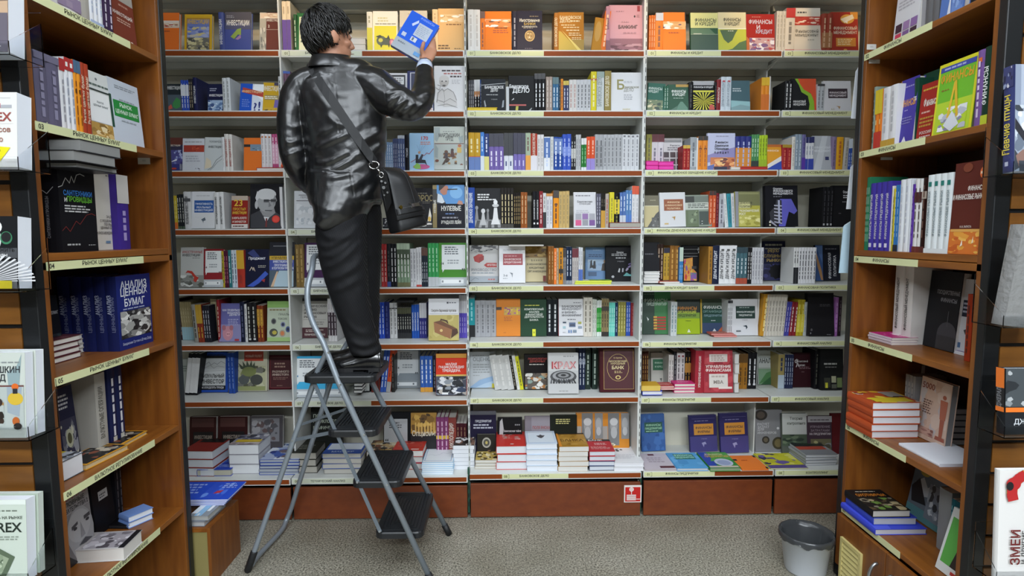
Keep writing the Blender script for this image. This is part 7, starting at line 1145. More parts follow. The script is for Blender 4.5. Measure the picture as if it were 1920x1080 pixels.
BF(744, 1010, 268, '212124', 'black state finance hardcover with a grey dome', [('T', .62, .72, .05, 'ГОСУДАРСТВЕННЫЕ', '8a8a90', 'c', .7), ('T', .66, .63, .05, 'ФИНАНСЫ', '8a8a90', 'c', .5), ('E', .72, .2, .3, .16, '3a3a40'), ('R', .42, 0, 1, .18, '2c2c30'), ('R', .7, .3, .72, .5, '4a4a50')], T=.035, inset=.175, spine='1b1b1e', sart=[('V', .5, .4, .4, 'ФИНАНСЫ', 'c8c8c8', .7)])
BF(1004, 1112, 330, 'ccccd0', 'white textbook with a navy block by the red spine', [('R', .3, .5, 1, .72, '22283a'), ('L', .36, .95, .54, .7, 3, 'b8bccc'), ('R', .2, .08, .5, .15, '4a6a90'), ('P', [(.6, .32), (.8, .34), (.8, .26)], '3a3a40')], inset=.19, T=.015)
BS(1090, 1140, 1, 455, 'a2391f', 'red spine standing near the upright', '5a2014', inset=.12)
HT.append(.03)
BL((610, 884), (850, 884), 836, 3, 'c8b8c0', 'stack of thin books under a magenta cover', [('R', 0, 0, 1, 1, 'c2287c'), ('N', .2, .2, .9, .8, ['c2287c', 'd85a98', 'e8b0c8'], 10, 103), ('E', .6, .5, .1, .12, 'f0d8e4')], depth=.15, pages='d8cfc8', hard=False, at=(1.605, 2.345), wid=.11)
BL((992, 958), (1180, 1005), 930, 2, 'd8d8dc', 'white magazines with violet cover near the upright', [('R', 0, 0, 1, 1, '5a4a70'), ('R', 0, 0, 1, .2, '8a7aa0')], depth=.06, pages='dcdce4', hard=False, name='magazine', cat='magazine')
at_case('R', 5, (1560, 660, 4.5))
BF(290, 620, 96, 'b09c52', 'tall tan softcover with small upright print', [('V', .2, .6, .025, 'экономика', '6a5a30', .5), ('V', .28, .55, .02, 'финансы', '6a5a30', .4), ('E', .36, .22, .05, .03, '4a3a20'), ('E', .36, .22, .03, .018, 'b09c52')], inset=.30, T=.02, H=.27)
BS(616, 700, 3, 105, '8a8888', 'grey spine beside the tan softcover', 'c0bcb8', inset=.2, H=.25)
HT.append(.155)
BL((350, 672), (700, 668), 430, 5, 'b8502a', 'thick stack under an orange yellow cover', [('N', 0, 0, 1, 1, ['b8502a', 'd8b02e', '8a3420', 'e8d04a', 'c8c0b8', '3a2420'], 30, 104), ('R', .1, .05, .9, .4, 'd8c030'), ('R', .6, .5, .95, .9, '9a9690')], depth=.178, pages='dfdfe4', jit=.004, at=(1.545, 2.345), wid=.20)
BF(716, 972, 240, 'd6b9a6', 'pale banknote cover with large brown digits', [('N', .02, .02, .98, .98, ['d6b9a6', 'dcc4b4', 'd0b09c', 'c8c0c0'], 18, 105), ('T', .05, .87, .1, '5000', '8a4a3c', 'l', .62), ('L', .15, .45, .42, .66, 6, '6a4a40'), ('E', .82, .77, .06, .035, 'b0614a'), ('P', [(.7, .72), (.94, .72), (.92, .42), (.74, .42)], 'b8694e'), ('P', [(.76, .42), (.9, .42), (.88, .12), (.78, .12)], 'a85c44'), ('P', [(.68, .14), (.96, .14), (.98, .08), (.66, .08)], 'a05a48'), ('N', .05, .08, .6, .2, ['c8a090', '8a5a50', 'a87a70'], 14, 106)], T=.028, inset=.20, pages='8a8a8c')
BL((970, 788), (1172, 788), 478, 6, '3a3a3e', 'dark covered grey stack by the near upright', depth=.17, pages='9c9a98', zoff=.0)
HT.append(.012)
BL((770, 945), (1165, 990), 925, 1, 'e4e8f0', 'loose pile of white paper with a curling edge', depth=.22, pages='d8dce6', hard=False, name='paper_pile', cat='paper', at=(1.605, 2.045), wid=.21)
at_case('R', 6, (1480, 840, 4.364))
HT.append(.026)
BL((725, 690), (1090, 680), 640, 1, '3f4cc8', 'blue hardcover lying under the other two', [('P', [(0, 0), (0, 1), (.5, 1), (.3, 0)], '4a58d8'), ('N', .1, .3, .6, .9, ['3f4cc8', '5a68e0', '2c36a0'], 10, 107)], depth=.245, pages='c4c4cc', at=(1.542, 2.283), wid=.215)
b0 = BOOKS[-1]; zt = b0['M'].translation.z
BL((690, 632), (1042, 630), 572, 1, '3a4cb8', 'white paged book between the blue and black ones', [('R', 0, 0, .3, 1, '4a68d8')], depth=.2, pages='b8b8b8', z=zt+.0008)
zt = BOOKS[-1]['M'].translation.z
BL((684, 570), (992, 566), 512, 1, '1c1b1c', 'black book with orange capitals lying on top of the pile', [('T', .5, .72, .12, 'ОХОТНИЧЬИ', 'd8862c', 'c', .8), ('L', .2, .8, .86, .92, 1, 'c8c0b0'), ('N', .0, .0, .95, .58, ['2a2820', '8a8270', '5a4a34', '6a8a40', 'b8a880', '1c1b1c'], 30, 108)], depth=.2, pages='c0bcb4', z=zt+.0008)
BF(950, 1250, 250, '6a727c', 'grey picture softcover leaning outwards', [('E', .3, .84, .14, .08, 'b8a04a'), ('P', [(.1, .6), (.3, .74), (.45, .6), (.6, .72), (.7, .5), (.3, .4)], 'b8bcc0'), ('P', [(.02, .5), (.2, .7), (.5, .3), (.1, .25)], '26282c'), ('R', 0, 0, 1, .2, '5a8a90'), ('N', .5, .1, .98, .7, ['7a808a', 'c8ccd0', '3a3c40', '9aa0a8'], 18, 109)], inset=.25, T=.015, H=.25, lean=10)
BS(1225, 1330, 1, 240, '8a8c8e', 'broad grey spine beside the picture softcover', inset=.17, H=.25)
BS(1326, 1396, 2, 270, '1c5a66', 'teal spine on the cupboard top', '5a9aa4', inset=.14, H=.25)
BF(1215, 1420, 420, 'd8dad8', 'white magazine with a green picture leaning at the near upright', [('R', .1, .14, .95, .86, '5aa84a'), ('P', [(.5, .14), (.6, .4), (.8, .44), (.95, .3), (.95, .14)], '2a2420'), ('E', .72, .44, .1, .07, 'c89a78'), ('R', .6, .04, .86, .09, 'c03a34')], inset=.06, T=.012, H=.24, lean=14, name='magazine', cat='magazine')
# ---- brochures and hardcovers on the low block
sd.update(place='low display block')
cur.update(zx=300, zy=880, s=5.4)
BL((310, 580), (450, 580), 530, 1, '7c8088', 'lower grey hardcover at the block edge', [('R', 0, 0, 1, 1, '7c8088')], depth=.2, z=BKZ+.0005, pages='b0b0b0')
zt = BOOKS[-1]['M'].translation.z+.0008
BL((296, 520), (490, 520), 470, 1, '8a8f96', 'grey and white hardcover with pale blue panel', [('R', .25, 0, .62, 1, '8ab8dc'), ('R', .0, .1, .3, .95, 'dfe6ee'), ('R', .66, .2, .82, .9, 'e4e8ec'), ('R', .38, .0, .48, .1, 'd8dce0')], depth=.22, z=zt, pages='a8a8a4')
zt = BOOKS[-1]['M'].translation.z+.0008
a = atZ(300+650/5.4, 880+272/5.4, zt)
for k in range(4):
    M = Matrix.Translation((BKX-.27+.006*k, BKY0+.12, zt+.0075*(k+1))) @ Matrix(((1, 0, 0, 0), (0, 0, 1, 0), (0, -1, 0, 0), (0, 0, 0, 1)))
    book(M, .29, .2, .0068, '2a4fc8', f'{["lowest", "second up", "third up", "topmost"][k]} of four thin blue brochures on the low display block', [('L', .06, .4, .3, .9, 4, '9ab0ec'), ('N', .5, .05, .85, .95, ['2a4fc8', '4a74e0', '6a94ec', '2a4fc8'], 18, 110), ('P', [(.66, .3), (.76, .34), (.78, .5), (.68, .46)], 'b8384a'), ('L', .7, .95, .6, .9, 3, 'a8bcf0')] if k == 3 else (), hard=False, pages='d8dce8', area=4000, name='brochure', cat='brochure', group='thin blue brochures')
# ------------------------------------------------------------------ the stepladder
GREYM = mat('8e979f', .38, .35); GREYD = mat('6f7880', .4, .35); RUB = mat('17181a', .55); TREAD = mat('1b1d20', .42); RIV = mat('b8bcc0', .3, .9)
lad = thing('stepladder', 'grey metal stepladder with four black ribbed treads, the man standing on it', 'stepladder', Vector((-.75, 2.8, 0))); linv = Matrix.Translation((.75, -2.8, 0))
def curve_pts(P, n=8):
    """a smooth line through points (Catmull-Rom)"""
    P = [Vector(p) for p in P]; Q = [P[0]*2-P[1]]+P+[P[-1]*2-P[-2]]; out = []
    for i in range(1, len(Q)-2):
        a, b, c, d = Q[i-1:i+3]
        for k in range(n):
            t = k/n; out.append(.5*((2*b)+(c-a)*t+(2*a-5*b+4*c-d)*t*t+(3*b-a-3*c+d)*t**3))
    out.append(P[-1]); return out
nf = atZ(811, 1094, .012); ff = atZ(841, 999, .012); rn = atZ(467, 1062, .03); rf = Vector((rn.x+.02, 3.085, .03))
npl, fpl = atY(635, 717, 2.605), atY(705, 707, 2.945)
fpl.x = npl.x+.06
near = [nf, npl, atY(606, 642, 2.63)]
hoop_n = [near[-1], atY(588, 608, 2.64), atY(578, 575, 2.65), atY(577, 540, 2.665), atY(585, 506, 2.70)]
zt = hoop_n[-1].z; hx = hoop_n[-1].x
top = [Vector((hx-.01, 2.765, zt+.055)), Vector((hx-.01, 2.85, zt+.055))]
far_rail_top = Vector((near[-1].x+.045, 2.925, near[-1].z))
hoop_f = [Vector((hx+.012, 2.905, zt)), Vector((hoop_n[3].x+.02, 2.92, hoop_n[3].z)), Vector((hoop_n[1].x+.035, 2.925, hoop_n[1].z)), far_rail_top]
b = MB(); b.tube([nf, npl]+curve_pts([near[-1]]+hoop_n[1:]+top+hoop_f, 6)+[fpl, ff], .0135, GREYM, 12); b.build('front_frame', lad, linv, True)
rt_n, rt_f = atY(613, 660, 2.652), Vector((atY(613, 660, 2.652).x+.03, 2.905, atY(613, 660, 2.652).z))
rk_n, rk_f = atY(597, 690, 2.67), Vector((atY(597, 690, 2.67).x+.03, 2.89, atY(597, 690, 2.67).z))
b = MB(); b.tube(curve_pts([rt_n, rk_n-Vector((0, 0, .005))], 4)+[rn+(rk_n-rn)*.03]+[rn], .0125, GREYM, 12)
b.tube(curve_pts([rn+Vector((.005, .01, .0)), rn+Vector((.0, .12, -.008)), rf+Vector((0, -.10, -.008)), rf+Vector((0, -.02, .01)), rf+(rk_f-rf)*.08], 6)+[rk_f, rt_f], .0125, GREYM, 12); b.build('rear_frame', lad, linv, True)
b = MB(); d = (rk_n-rn).normalized(); b.tube([rn-d*.028, rn-d*.02, rn+d*.075, rn+d*.08], 0, RUB, 14, True, [.012, .0165, .0165, .014]); b.build('foot_cap', lad, linv, True)
for q, e in ((nf, npl), (ff, fpl)):
    d = (e-q).normalized(); b = MB(); b.tube([q-d*.01, q+d*.05], .0165, RUB, 14); b.build('foot_cap', lad, linv, True)
def tread(x0, x1, y0, y1, z, name):
    """a black plastic step: rounded slab with a deep skirt and nested ridges on top"""
    b = MB(); r = .035; outl = []
    for (cx, cy_, a0) in ((x1-r, y1-r, 0), (x0+r, y1-r, 1), (x0+r, y0+r, 2), (x1-r, y0+r, 3)):
        for k in range(5):
            a = PI/2*(a0+k/4); outl.append((cx+r*math.cos(a), cy_+r*math.sin(a)))
    n = len(outl); cx, cy_ = (x0+x1)/2, (y0+y1)/2; vs = []
    for s, zz in ((.93, z-.036), (1, z-.03), (1, z-.006), (.985, z)): vs += [(cx+(x-cx)*s, cy_+(y-cy_)*s, zz) for x, y in outl]
    fs = [tuple(range(n-1, -1, -1)), tuple(range(3*n, 4*n))]
    for i in range(3): fs += [(i*n+k, i*n+(k+1) % n, (i+1)*n+(k+1) % n, (i+1)*n+k) for k in range(n)]
    b.add(vs, fs, TREAD); o = b.build(name, lad, linv)
    b = MB()
    for k in range(6):
        m = .022+k*.0155; w = .007
        if x1-x0 < 2*m+.02: break
        b.box(x0+m, y0+m, z, x0+m+w, y1-m, z+.0045, TREAD); b.box(x1-m-w, y0+m, z, x1-m, y1-m, z+.0045, TREAD)
        b.box(x0+m+w, y0+m, z, x1-m-w, y0+m+w, z+.0045, TREAD); b.box(x0+m+w, y1-m-w, z, x1-m-w, y1-m, z+.0045, TREAD)
    b.build('ridges', o)
PLZ = .952
tread(-.905, -.575, 2.600, 2.945, PLZ, 'platform')
tread(-.800, -.570, 2.585, 2.955, .705, 'tread')
tread(-.690, -.462, 2.570, 2.965, .470, 'tread')
tread(-.588, -.366, 2.555, 2.978, .235, 'tread')
def flat_bar(p, q, name, w=.009, m=GREYD):
    b = MB(); b.tube([p, q], 0, m, 4, True, [(w, .003)]*2, (0, 1, 0) if abs((Vector(q)-Vector(p)).normalized().z) < .95 else (1, 0, 0)); return b.build(name, lad, linv)
def link(px, qx, y0, y1, name):
    p, q = atY(*px, y0), atY(*qx, y1); d = (q-p).normalized(); n = Vector((-d.z, 0, d.x))*.008; b = MB()
    b.prism([p-n, q-n, q+n, p+n] if False else [p+n, q+n, q-n, p-n], (0, .004, 0), GREYD); return b.build(name, lad, linv)
link((588, 716), (713, 998), 2.63, 2.548, 'folding_strut'); link((548, 826), (627, 810), 2.655, 2.62, 'brace')
p = [v+Vector((.03, .26, 0)) for v in (atY(588, 716, 2.63), atY(700, 985, 2.56))]
b = MB(); n = Vector((.007, 0, .004)); b.prism([p[0]+n, p[1]+n, p[1]-n, p[0]-n], (0, .004, 0), GREYD); b.build('folding_strut', lad, linv)
b = MB(); q0, q1 = Vector((rn.x+.16, 2.92, .62)), Vector((-.80, 2.93, .70)); b.prism([q0+Vector((0, 0, .007)), q1+Vector((0, 0, .007)), q1-Vector((0, 0, .007)), q0-Vector((0, 0, .007))], (0, .004, 0), GREYD); b.build('brace', lad, linv)
for (x, y, Y) in ((616, 661, 2.612), (637, 722, 2.59), (683, 815, 2.57), (726, 909, 2.55), (771, 1006, 2.532), (548, 826, 2.65), (627, 810, 2.612), (670, 904, 2.57), (712, 996, 2.546)):
    p = atY(x, y, Y); b = MB(); b.tube([p+Vector((0, -.003, 0)), p+Vector((0, .006, 0))], .0055, RIV, 10); b.build('rivet', lad, linv)
# ------------------------------------------------------------------ the man on the ladder
def sculpt(mb, voxel, smooth=6, name='shape'):
    """melt overlapping closed shapes into one continuous surface"""
    o = mb.build(name); m = o.modifiers.new('melt', 'REMESH'); m.mode = 'VOXEL'; m.voxel_size = voxel; m.use_smooth_shade = True
    s = o.modifiers.new('ease', 'SMOOTH'); s.iterations = smooth; s.factor = .5
    bpy.context.view_layer.update(); dg = bpy.context.evaluated_depsgraph_get(); me = bpy.data.meshes.new_from_object(o.evaluated_get(dg))
    old = o.data; o.modifiers.clear(); o.data = me; bpy.data.meshes.remove(old); me.name = name; return o
def C(x, y, Y): return atY(x, y, Y)
PXM = 2.7/FPX                                   # one photo pixel in metres at the man's distance
def chain(mb, pts, m, flat=(0, 1, 0), n=5, seg=20):
    """pts: (px, py, depth, half width px, half depth m): a limb through points with an ellipse at each"""
    P = [C(x, y, Y) for x, y, Y, w, dd in pts]; P2 = curve_pts(P, n); R = []
    W = [(dd, w*PXM) for x, y, Y, w, dd in pts]
    for i in range(len(W)-1):
        for k in range(n): t = k/n; R.append((W[i][0]*(1-t)+W[i+1][0]*t, W[i][1]*(1-t)+W[i+1][1]*t))
    R.append(W[-1]); mb.tube(P2, 0, m, seg, True, R, flat)
SKIN = mat('b98468', .5); LEA = None
man = thing('person', 'man in a black leather jacket standing on the stepladder, reaching up with a blue book', 'person', Vector((-.72, 2.77, PLZ))); minv = man.matrix_world.inverted()
# ---- body: one continuous surface under the clothes
HC = C(616, 70, 2.705)                          # middle of the head
HA = math.radians(-48)                          # the head looks to the man's right
hrot = Matrix.Rotation(HA, 3, 'Z') @ Matrix.Rotation(math.radians(6), 3, 'X')
def hp(x, y, z): return HC + hrot @ Vector((x, y, z))      # head space: y forward, x to the man's right
bm_ = MB()
def hell(c, rx, ry, rz, m=SKIN, seg=20, rings=14):
    t = MB(); t.ell((0, 0, 0), rx, ry, rz, m, seg, rings); bm_.add([hp(v[0]+c[0], v[1]+c[1], v[2]+c[2]) for v in t.v], t.f, m)
hell((0, 0, .012), .076, .096, .102); hell((0, .03, -.055), .058, .066, .068); hell((0, .062, -.092), .030, .028, .022)   # skull, jaw, chin
for s in (-1, 1):
    hell((s*.084, -.014, -.016), .013, .021, .033); hell((s*.03, .083, .0), .017, .012, .010); hell((s*.045, .058, -.03), .022, .022, .02)
bm_.tube([hp(0, .093, .012), hp(0, .108, -.018), hp(0, .114, -.032), hp(0, .1, -.04)], 0, SKIN, 10, True, [.007, .010, .0125, .010], (1, 0, 0))
hell((0, .089, -.058), .023, .010, .005); hell((0, .087, -.067), .020, .011, .006)
chain(bm_, [(626, 150, 2.71, 34, .07), (624, 118, 2.705, 24, .056), (621, 92, 2.705, 23, .056)], SKIN)
chain(bm_, [(632, 150, 2.71, 60, .07), (640, 200, 2.72, 66, .09), (648, 300, 2.74, 54, .085), (653, 345, 2.745, 50, .085), (655, 370, 2.745, 44, .07)], SKIN)
LARM = [(570, 160, 2.70, 17, .045), (552, 205, 2.69, 16, .042), (548, 255, 2.68, 15, .038), (551, 298, 2.69, 14, .036), (567, 330, 2.76, 12, .033), (590, 352, 2.86, 11, .03), (607, 360, 2.91, 13, .02), (620, 366, 2.95, 12, .018)]
RARM = [(700, 160, 2.70, 18, .045), (740, 185, 2.665, 18, .044), (778, 197, 2.69, 16, .038), (794, 165, 2.76, 14, .034), (796, 140, 2.815, 12, .028), (797, 124, 2.845, 11, .02), (798, 113, 2.865, 12, .018)]
chain(bm_, LARM, SKIN); chain(bm_, RARM, SKIN)
LLEG = [(640, 360, 2.69, 34, .085), (638, 420, 2.68, 32, .078), (647, 500, 2.66, 24, .06), (662, 570, 2.675, 19, .05), (680, 636, 2.695, 13, .034), (686, 662, 2.70, 10, .026)]
RLEG = [(676, 360, 2.80, 34, .085), (676, 420, 2.81, 31, .076), (677, 500, 2.815, 23, .06), (682, 570, 2.825, 18, .048), (688, 640, 2.84, 12, .035), (686, 660, 2.845, 10, .026)]
chain(bm_, LLEG, SKIN); chain(bm_, RLEG, SKIN)
# right hand: palm, four fingers behind the book, thumb in front of it
BC = C(779, 70, 2.875)                          # middle of the held book
W0 = RARM[-1]; palm = C(801, 103, 2.885); K0 = C(808, 93, 2.90)
bm_.tube([C(798, 114, 2.865), C(800, 106, 2.88), C(804, 97, 2.893), C(806, 90, 2.902)], 0, SKIN, 14, True, [(.018, .030), (.020, .039), (.018, .040), (.012, .036)], (0, 1, 0))
FB = [((814, 96), (815, 84), (804, 76), (795, 72), .0080), ((812, 91), (814, 77), (803, 68), (793, 64), .0084), ((809, 88), (811, 71), (801, 61), (791, 57), .0084), ((805, 87), (806, 66), (797, 56), (788, 52), .0080)]
for a, b_, c, d, r in FB:
    bm_.tube(curve_pts([C(*a, 2.895), C(*b_, 2.912), C(*c, 2.925), C(*d, 2.925)], 4), 0, SKIN, 10, True, [r*1.1-(r*.35)*k/12 for k in range(13)])
bm_.tube(curve_pts([C(796, 108, 2.868), C(791, 96, 2.852), C(793, 85, 2.842), C(795, 78, 2.845)], 4), 0, SKIN, 10, True, [.0125-.004*k/12 for k in range(13)])
# left hand held in front of the hip
for k in range(4):
    bm_.tube(curve_pts([C(618+k*1, 362+k*5, 2.945), C(632, 366+k*6, 2.965), C(640, 372+k*6, 2.955), C(640, 378+k*5, 2.94)], 3), 0, SKIN, 8, True, [.009-.002*q/9 for q in range(10)])
bm_.tube(curve_pts([C(606, 356, 2.925), C(614, 348, 2.955), C(626, 350, 2.975)], 3), 0, SKIN, 8, True, [.011-.003*q/6 for q in range(7)])
body = sculpt(bm_, .0048, 3, 'body'); body.data.materials.clear(); body.data.materials.append(SKIN); body.parent = man; body.matrix_local = minv
for s in (-1, 1):
    e = MB(); c = hp(s*.031, .086, .004); e.ell(c, .0115, .0115, .0115, mat('e8e4de', .2), 12, 8); e.ell(c+hrot @ Vector((0, .0075, 0)), .0055, .0055, .0055, mat('1f1510', .2), 10, 6); e.build('eye', man, minv, True)
    e = MB(); e.tube(curve_pts([hp(s*.014, .098, .024), hp(s*.03, .098, .03), hp(s*.048, .086, .024)], 3), .004, mat('151212', .5), 8); e.build('eyebrow', man, minv, True)
e = MB(); e.ell(hp(0, .098, -.0625), .019, .004, .0018, mat('8a4a42', .5), 12, 6); e.build('lips', man, minv, True)
# ---- hair: a cap of thick black locks falling from the crown
m_, nt, bs = nodemat('black_hair'); r_, n_ = ramp_noise(nt, 60, 3, '060606', '14120f', .3, .7, (1, 1, .2)); nt.links.new(r_.outputs[0], bs.inputs['Base Color']); bs.inputs['Roughness'].default_value = .36; bs.inputs['Specular IOR Level'].default_value = .6; HAIR = m_
hb = MB(); rnd = random.Random(11)
def scalp(th, ph, g=1.0):
    """th from the crown (back of the top), ph round it; head space"""
    ax = Matrix.Rotation(math.radians(28), 3, 'X')
    v = ax @ Vector((math.sin(th)*math.cos(ph), math.sin(th)*math.sin(ph), math.cos(th)))
    return Vector((v.x*.083*g, v.y*.102*g, .012+v.z*.112*g))
def hair_end(ph):
    """how far down the hair reaches at this bearing (ph = +90 deg is the forehead)"""
    f = math.cos(ph-PI/2)
    if abs(f) < .22: return 1.7
    return 1.5 if f > .75 else 1.85 if f > .3 else 2.02 if f > -.15 else 1.95 if f > -.5 else 1.9
cap = MB(); seg = 40; rows = 14; vs = []; fs = []
for i in range(rows+1):
    for k in range(seg):
        ph = 2*PI*k/seg; vs.append(hp(*scalp(hair_end(ph)*.97*i/rows+.001, ph, 1.06 if i < rows else 1.0)))
for i in range(rows):
    for k in range(seg): fs.append((i*seg+k, (i+1)*seg+k, (i+1)*seg+(k+1) % seg, i*seg+(k+1) % seg))
cap.add(vs, fs, HAIR)
hair = cap.build('hair', man, minv, True)
lk = MB()
for q in range(1150):
    ph = rnd.uniform(0, 2*PI); mx = hair_end(ph); t0 = mx*(rnd.random()**.8)*.82; L = rnd.uniform(.38, .7); tw = rnd.uniform(-.28, .28); lift = rnd.uniform(1.07, 1.19); pts = []; n = 6
    for k in range(n+1):
        t = k/n; th = min(t0+L*t, mx+rnd.uniform(.0, .09)*t); g = 1.03+(lift-1.03)*math.sin(PI*min(1, t*.75+.2)); pts.append(hp(*scalp(th, ph+tw*t, g))+Vector((0, 0, -.004*t*t)))
    w = rnd.uniform(.0022, .0046)
    lk.tube(pts, 0, HAIR, 5, True, [(w*.5*a, w*a) for a in (.7, 1, 1, .95, .8, .5, .1)], tuple(hrot @ scalp(t0, ph).normalized()))
lk.build('hair_locks', hair, None, True)
# ---- leather jacket
m_, nt, bs = nodemat('black_leather'); bs.inputs['Base Color'].default_value = (.006, .0065, .0075, 1); bs.inputs['Roughness'].default_value = .29; bs.inputs['Specular IOR Level'].default_value = .85
tc = nt.nodes.new('ShaderNodeTexCoord'); nn = nt.nodes.new('ShaderNodeTexNoise'); nn.inputs['Scale'].default_value = 190; nn.inputs['Detail'].default_value = 3; bu = nt.nodes.new('ShaderNodeBump'); bu.inputs['Strength'].default_value = .12; bu.inputs['Distance'].default_value = .002
nt.links.new(tc.outputs['Object'], nn.inputs['Vector']); nt.links.new(nn.outputs[0], bu.inputs['Height']); nt.links.new(bu.outputs[0], bs.inputs['Normal']); LEA = m_
jb = MB()
chain(jb, [(622, 112, 2.70, 30, .072), (624, 122, 2.70, 40, .082), (629, 136, 2.705, 66, .092), (632, 150, 2.71, 80, .10), (637, 185, 2.715, 84, .118), (646, 250, 2.72, 77, .122), (649, 300, 2.725, 72, .122), (649, 350, 2.735, 71, .136), (652, 380, 2.74, 68, .146)], LEA, n=5, seg=40)
# the hem drops on the left side
chain(jb, [(642, 330, 2.71, 64, .12), (638, 372, 2.705, 61, .135), (631, 400, 2.70, 50, .148), (621, 417, 2.695, 36, .145), (609, 430, 2.69, 22, .13)], LEA, n=4, seg=30)
chain(jb, [(660, 330, 2.76, 60, .10), (664, 374, 2.77, 55, .11), (666, 390, 2.77, 50, .105)], LEA, n=4, seg=30)
chain(jb, [(608, 142, 2.705, 15, .055), (590, 146, 2.705, 22, .068), (570, 160, 2.702, 28, .076), (556, 182, 2.70, 28, .076), (547, 215, 2.69, 25, .072), (546, 255, 2.685, 24, .07), (552, 300, 2.69, 23, .066), (568, 332, 2.76, 20, .058), (592, 354, 2.86, 17, .05), (600, 358, 2.885, 17, .047)], LEA, n=5)
chain(jb, [(652, 150, 2.705, 20, .07), (680, 152, 2.70, 29, .078), (704, 162, 2.69, 34, .082), (724, 178, 2.675, 33, .08), (748, 192, 2.665, 30, .074), (774, 200, 2.685, 26, .066), (790, 186, 2.72, 23, .06), (795, 164, 2.76, 20, .052), (796, 146, 2.80, 18, .046), (796, 133, 2.828, 18, .044)], LEA, n=5)
jk = sculpt(jb, .0046, 9, 'leather_jacket'); jk.data.materials.clear(); jk.data.materials.append(LEA)
# pulled folds of the leather, as ridges running over the back and sleeves: (line in photo pixels, height mm, half width px)
FOLDS = [([(588, 276), (612, 268), (640, 256), (652, 248)], 9, 6), ([(586, 300), (606, 305), (628, 298), (655, 284)], 11, 6), ([(594, 318), (622, 318), (650, 304), (676, 284)], 10, 6), ([(600, 334), (640, 330), (668, 314)], 6, 6),
 ([(668, 270), (690, 254), (716, 236)], 10, 8), ([(684, 292), (704, 272), (720, 258)], 7, 6), ([(612, 214), (626, 228), (648, 236)], 6, 7), ([(590, 250), (606, 246), (628, 236)], 5, 6), ([(664, 378), (690, 356), (712, 336)], 7, 8), ([(640, 352), (668, 344), (694, 322)], 5, 7),
 ([(598, 135), (606, 150), (616, 166)], 5, 5), ([(614, 138), (620, 152), (630, 160)], 4, 5), ([(585, 165), (600, 185), (618, 205)], 6, 9), ([(690, 130), (712, 142), (726, 160)], 5, 6),
 ([(722, 200), (736, 188), (752, 176)], 8, 4.5), ([(732, 214), (748, 198), (764, 184)], 8, 4.5), ([(746, 218), (762, 206), (778, 190)], 8, 5), ([(764, 216), (780, 204), (792, 188)], 7, 5), ([(724, 178), (742, 172), (760, 170)], 6, 4), ([(778, 178), (792, 168), (806, 166)], 6, 4), ([(780, 158), (794, 150), (808, 150)], 4, 4),
 ([(528, 262), (544, 266), (560, 256)], 6, 5), ([(530, 290), (546, 286), (564, 272)], 6, 5), ([(536, 230), (548, 236), (562, 228)], 4, 5), ([(548, 316), (562, 306), (574, 290)], 6, 5), ([(542, 176), (552, 196), (556, 216)], 4, 6)]
SEAMS = [[(626, 122), (629, 160), (632, 200), (640, 300), (646, 340)], [(717, 150), (722, 170), (724, 200), (722, 224)], [(552, 146), (560, 176), (566, 210), (570, 240)], [(656, 318), (659, 340), (664, 366)], [(594, 340), (600, 372), (604, 398)]]
def fold_field(me, folds, seams, Yr, wr=1.0):
    segs = []
    for pts, a, w in folds:
        P = [C(x, y, Yr) for x, y in pts]; segs.append(([(p.x, p.z) for p in curve_pts(P, 4)], a/1000*wr, w*PXM))
    sg_ = [([(p.x, p.z) for p in curve_pts([C(x, y, Yr) for x, y in s], 4)], -.0016, .0035) for s in seams]
    nv = [(v.co.copy(), v.normal.copy()) for v in me.vertices]
    for i, (co, no) in enumerate(nv):
        if no.y > .45: continue
        f = min(1, (.45-no.y)/.4); h = 0
        for L, a, w in segs+sg_:
            best = 1e9; bt = 0; n = len(L)-1
            if abs(co.x-L[0][0]) > .30 or abs(co.z-L[0][1]) > .32: continue
            for k in range(n):
                ax, az = L[k]; bx_, bz = L[k+1]; dx, dz = bx_-ax, bz-az; ll = dx*dx+dz*dz+1e-12
                t = max(0, min(1, ((co.x-ax)*dx+(co.z-az)*dz)/ll)); d = (co.x-ax-dx*t)**2+(co.z-az-dz*t)**2
                if d < best: best = d; bt = (k+t)/n
            e = math.sin(PI*min(1, max(0, bt)))**.5 if a > 0 else 1
            q = best/(w*w)
            if q < 9: h += a*e*(math.exp(-q)-.45*math.exp(-q/4))
        h += .0022*noise.noise(co*14)+.0012*noise.noise(co*34)
        me.vertices[i].co = co+no*(h*f)
fold_field(jk.data, FOLDS, SEAMS, 2.60)
jk.parent = man; jk.matrix_local = minv
# stand-up collar wrapped round the neck
cb = MB(); n = 30; rows_ = [(.0, 1.22, -.026), (.0, 1.2, -.012), (.4, 1.06, .008), (.8, .98, .026), (.9, .94, .030), (.8, .86, .024), (.2, .8, -.01)]; vs = []; fs = []
cc = C(622, 117, 2.70)
for i, (tt, g, dz) in enumerate(rows_):
    for k in range(n):
        a = 2*PI*k/n; vs.append(cc+Vector((.086*g*math.cos(a)-.003*tt, .078*g*math.sin(a), dz-.012*math.sin(a)*-1 - .010*(1-math.cos(a))*0 - (.02 if math.sin(a) > .5 else 0))))
for i in range(len(rows_)-1):
    for k in range(n): fs.append((i*n+k, i*n+(k+1) % n, (i+1)*n+(k+1) % n, (i+1)*n+k))
cb.add(vs, fs, LEA); cl = cb.build('collar', jk, None, True)
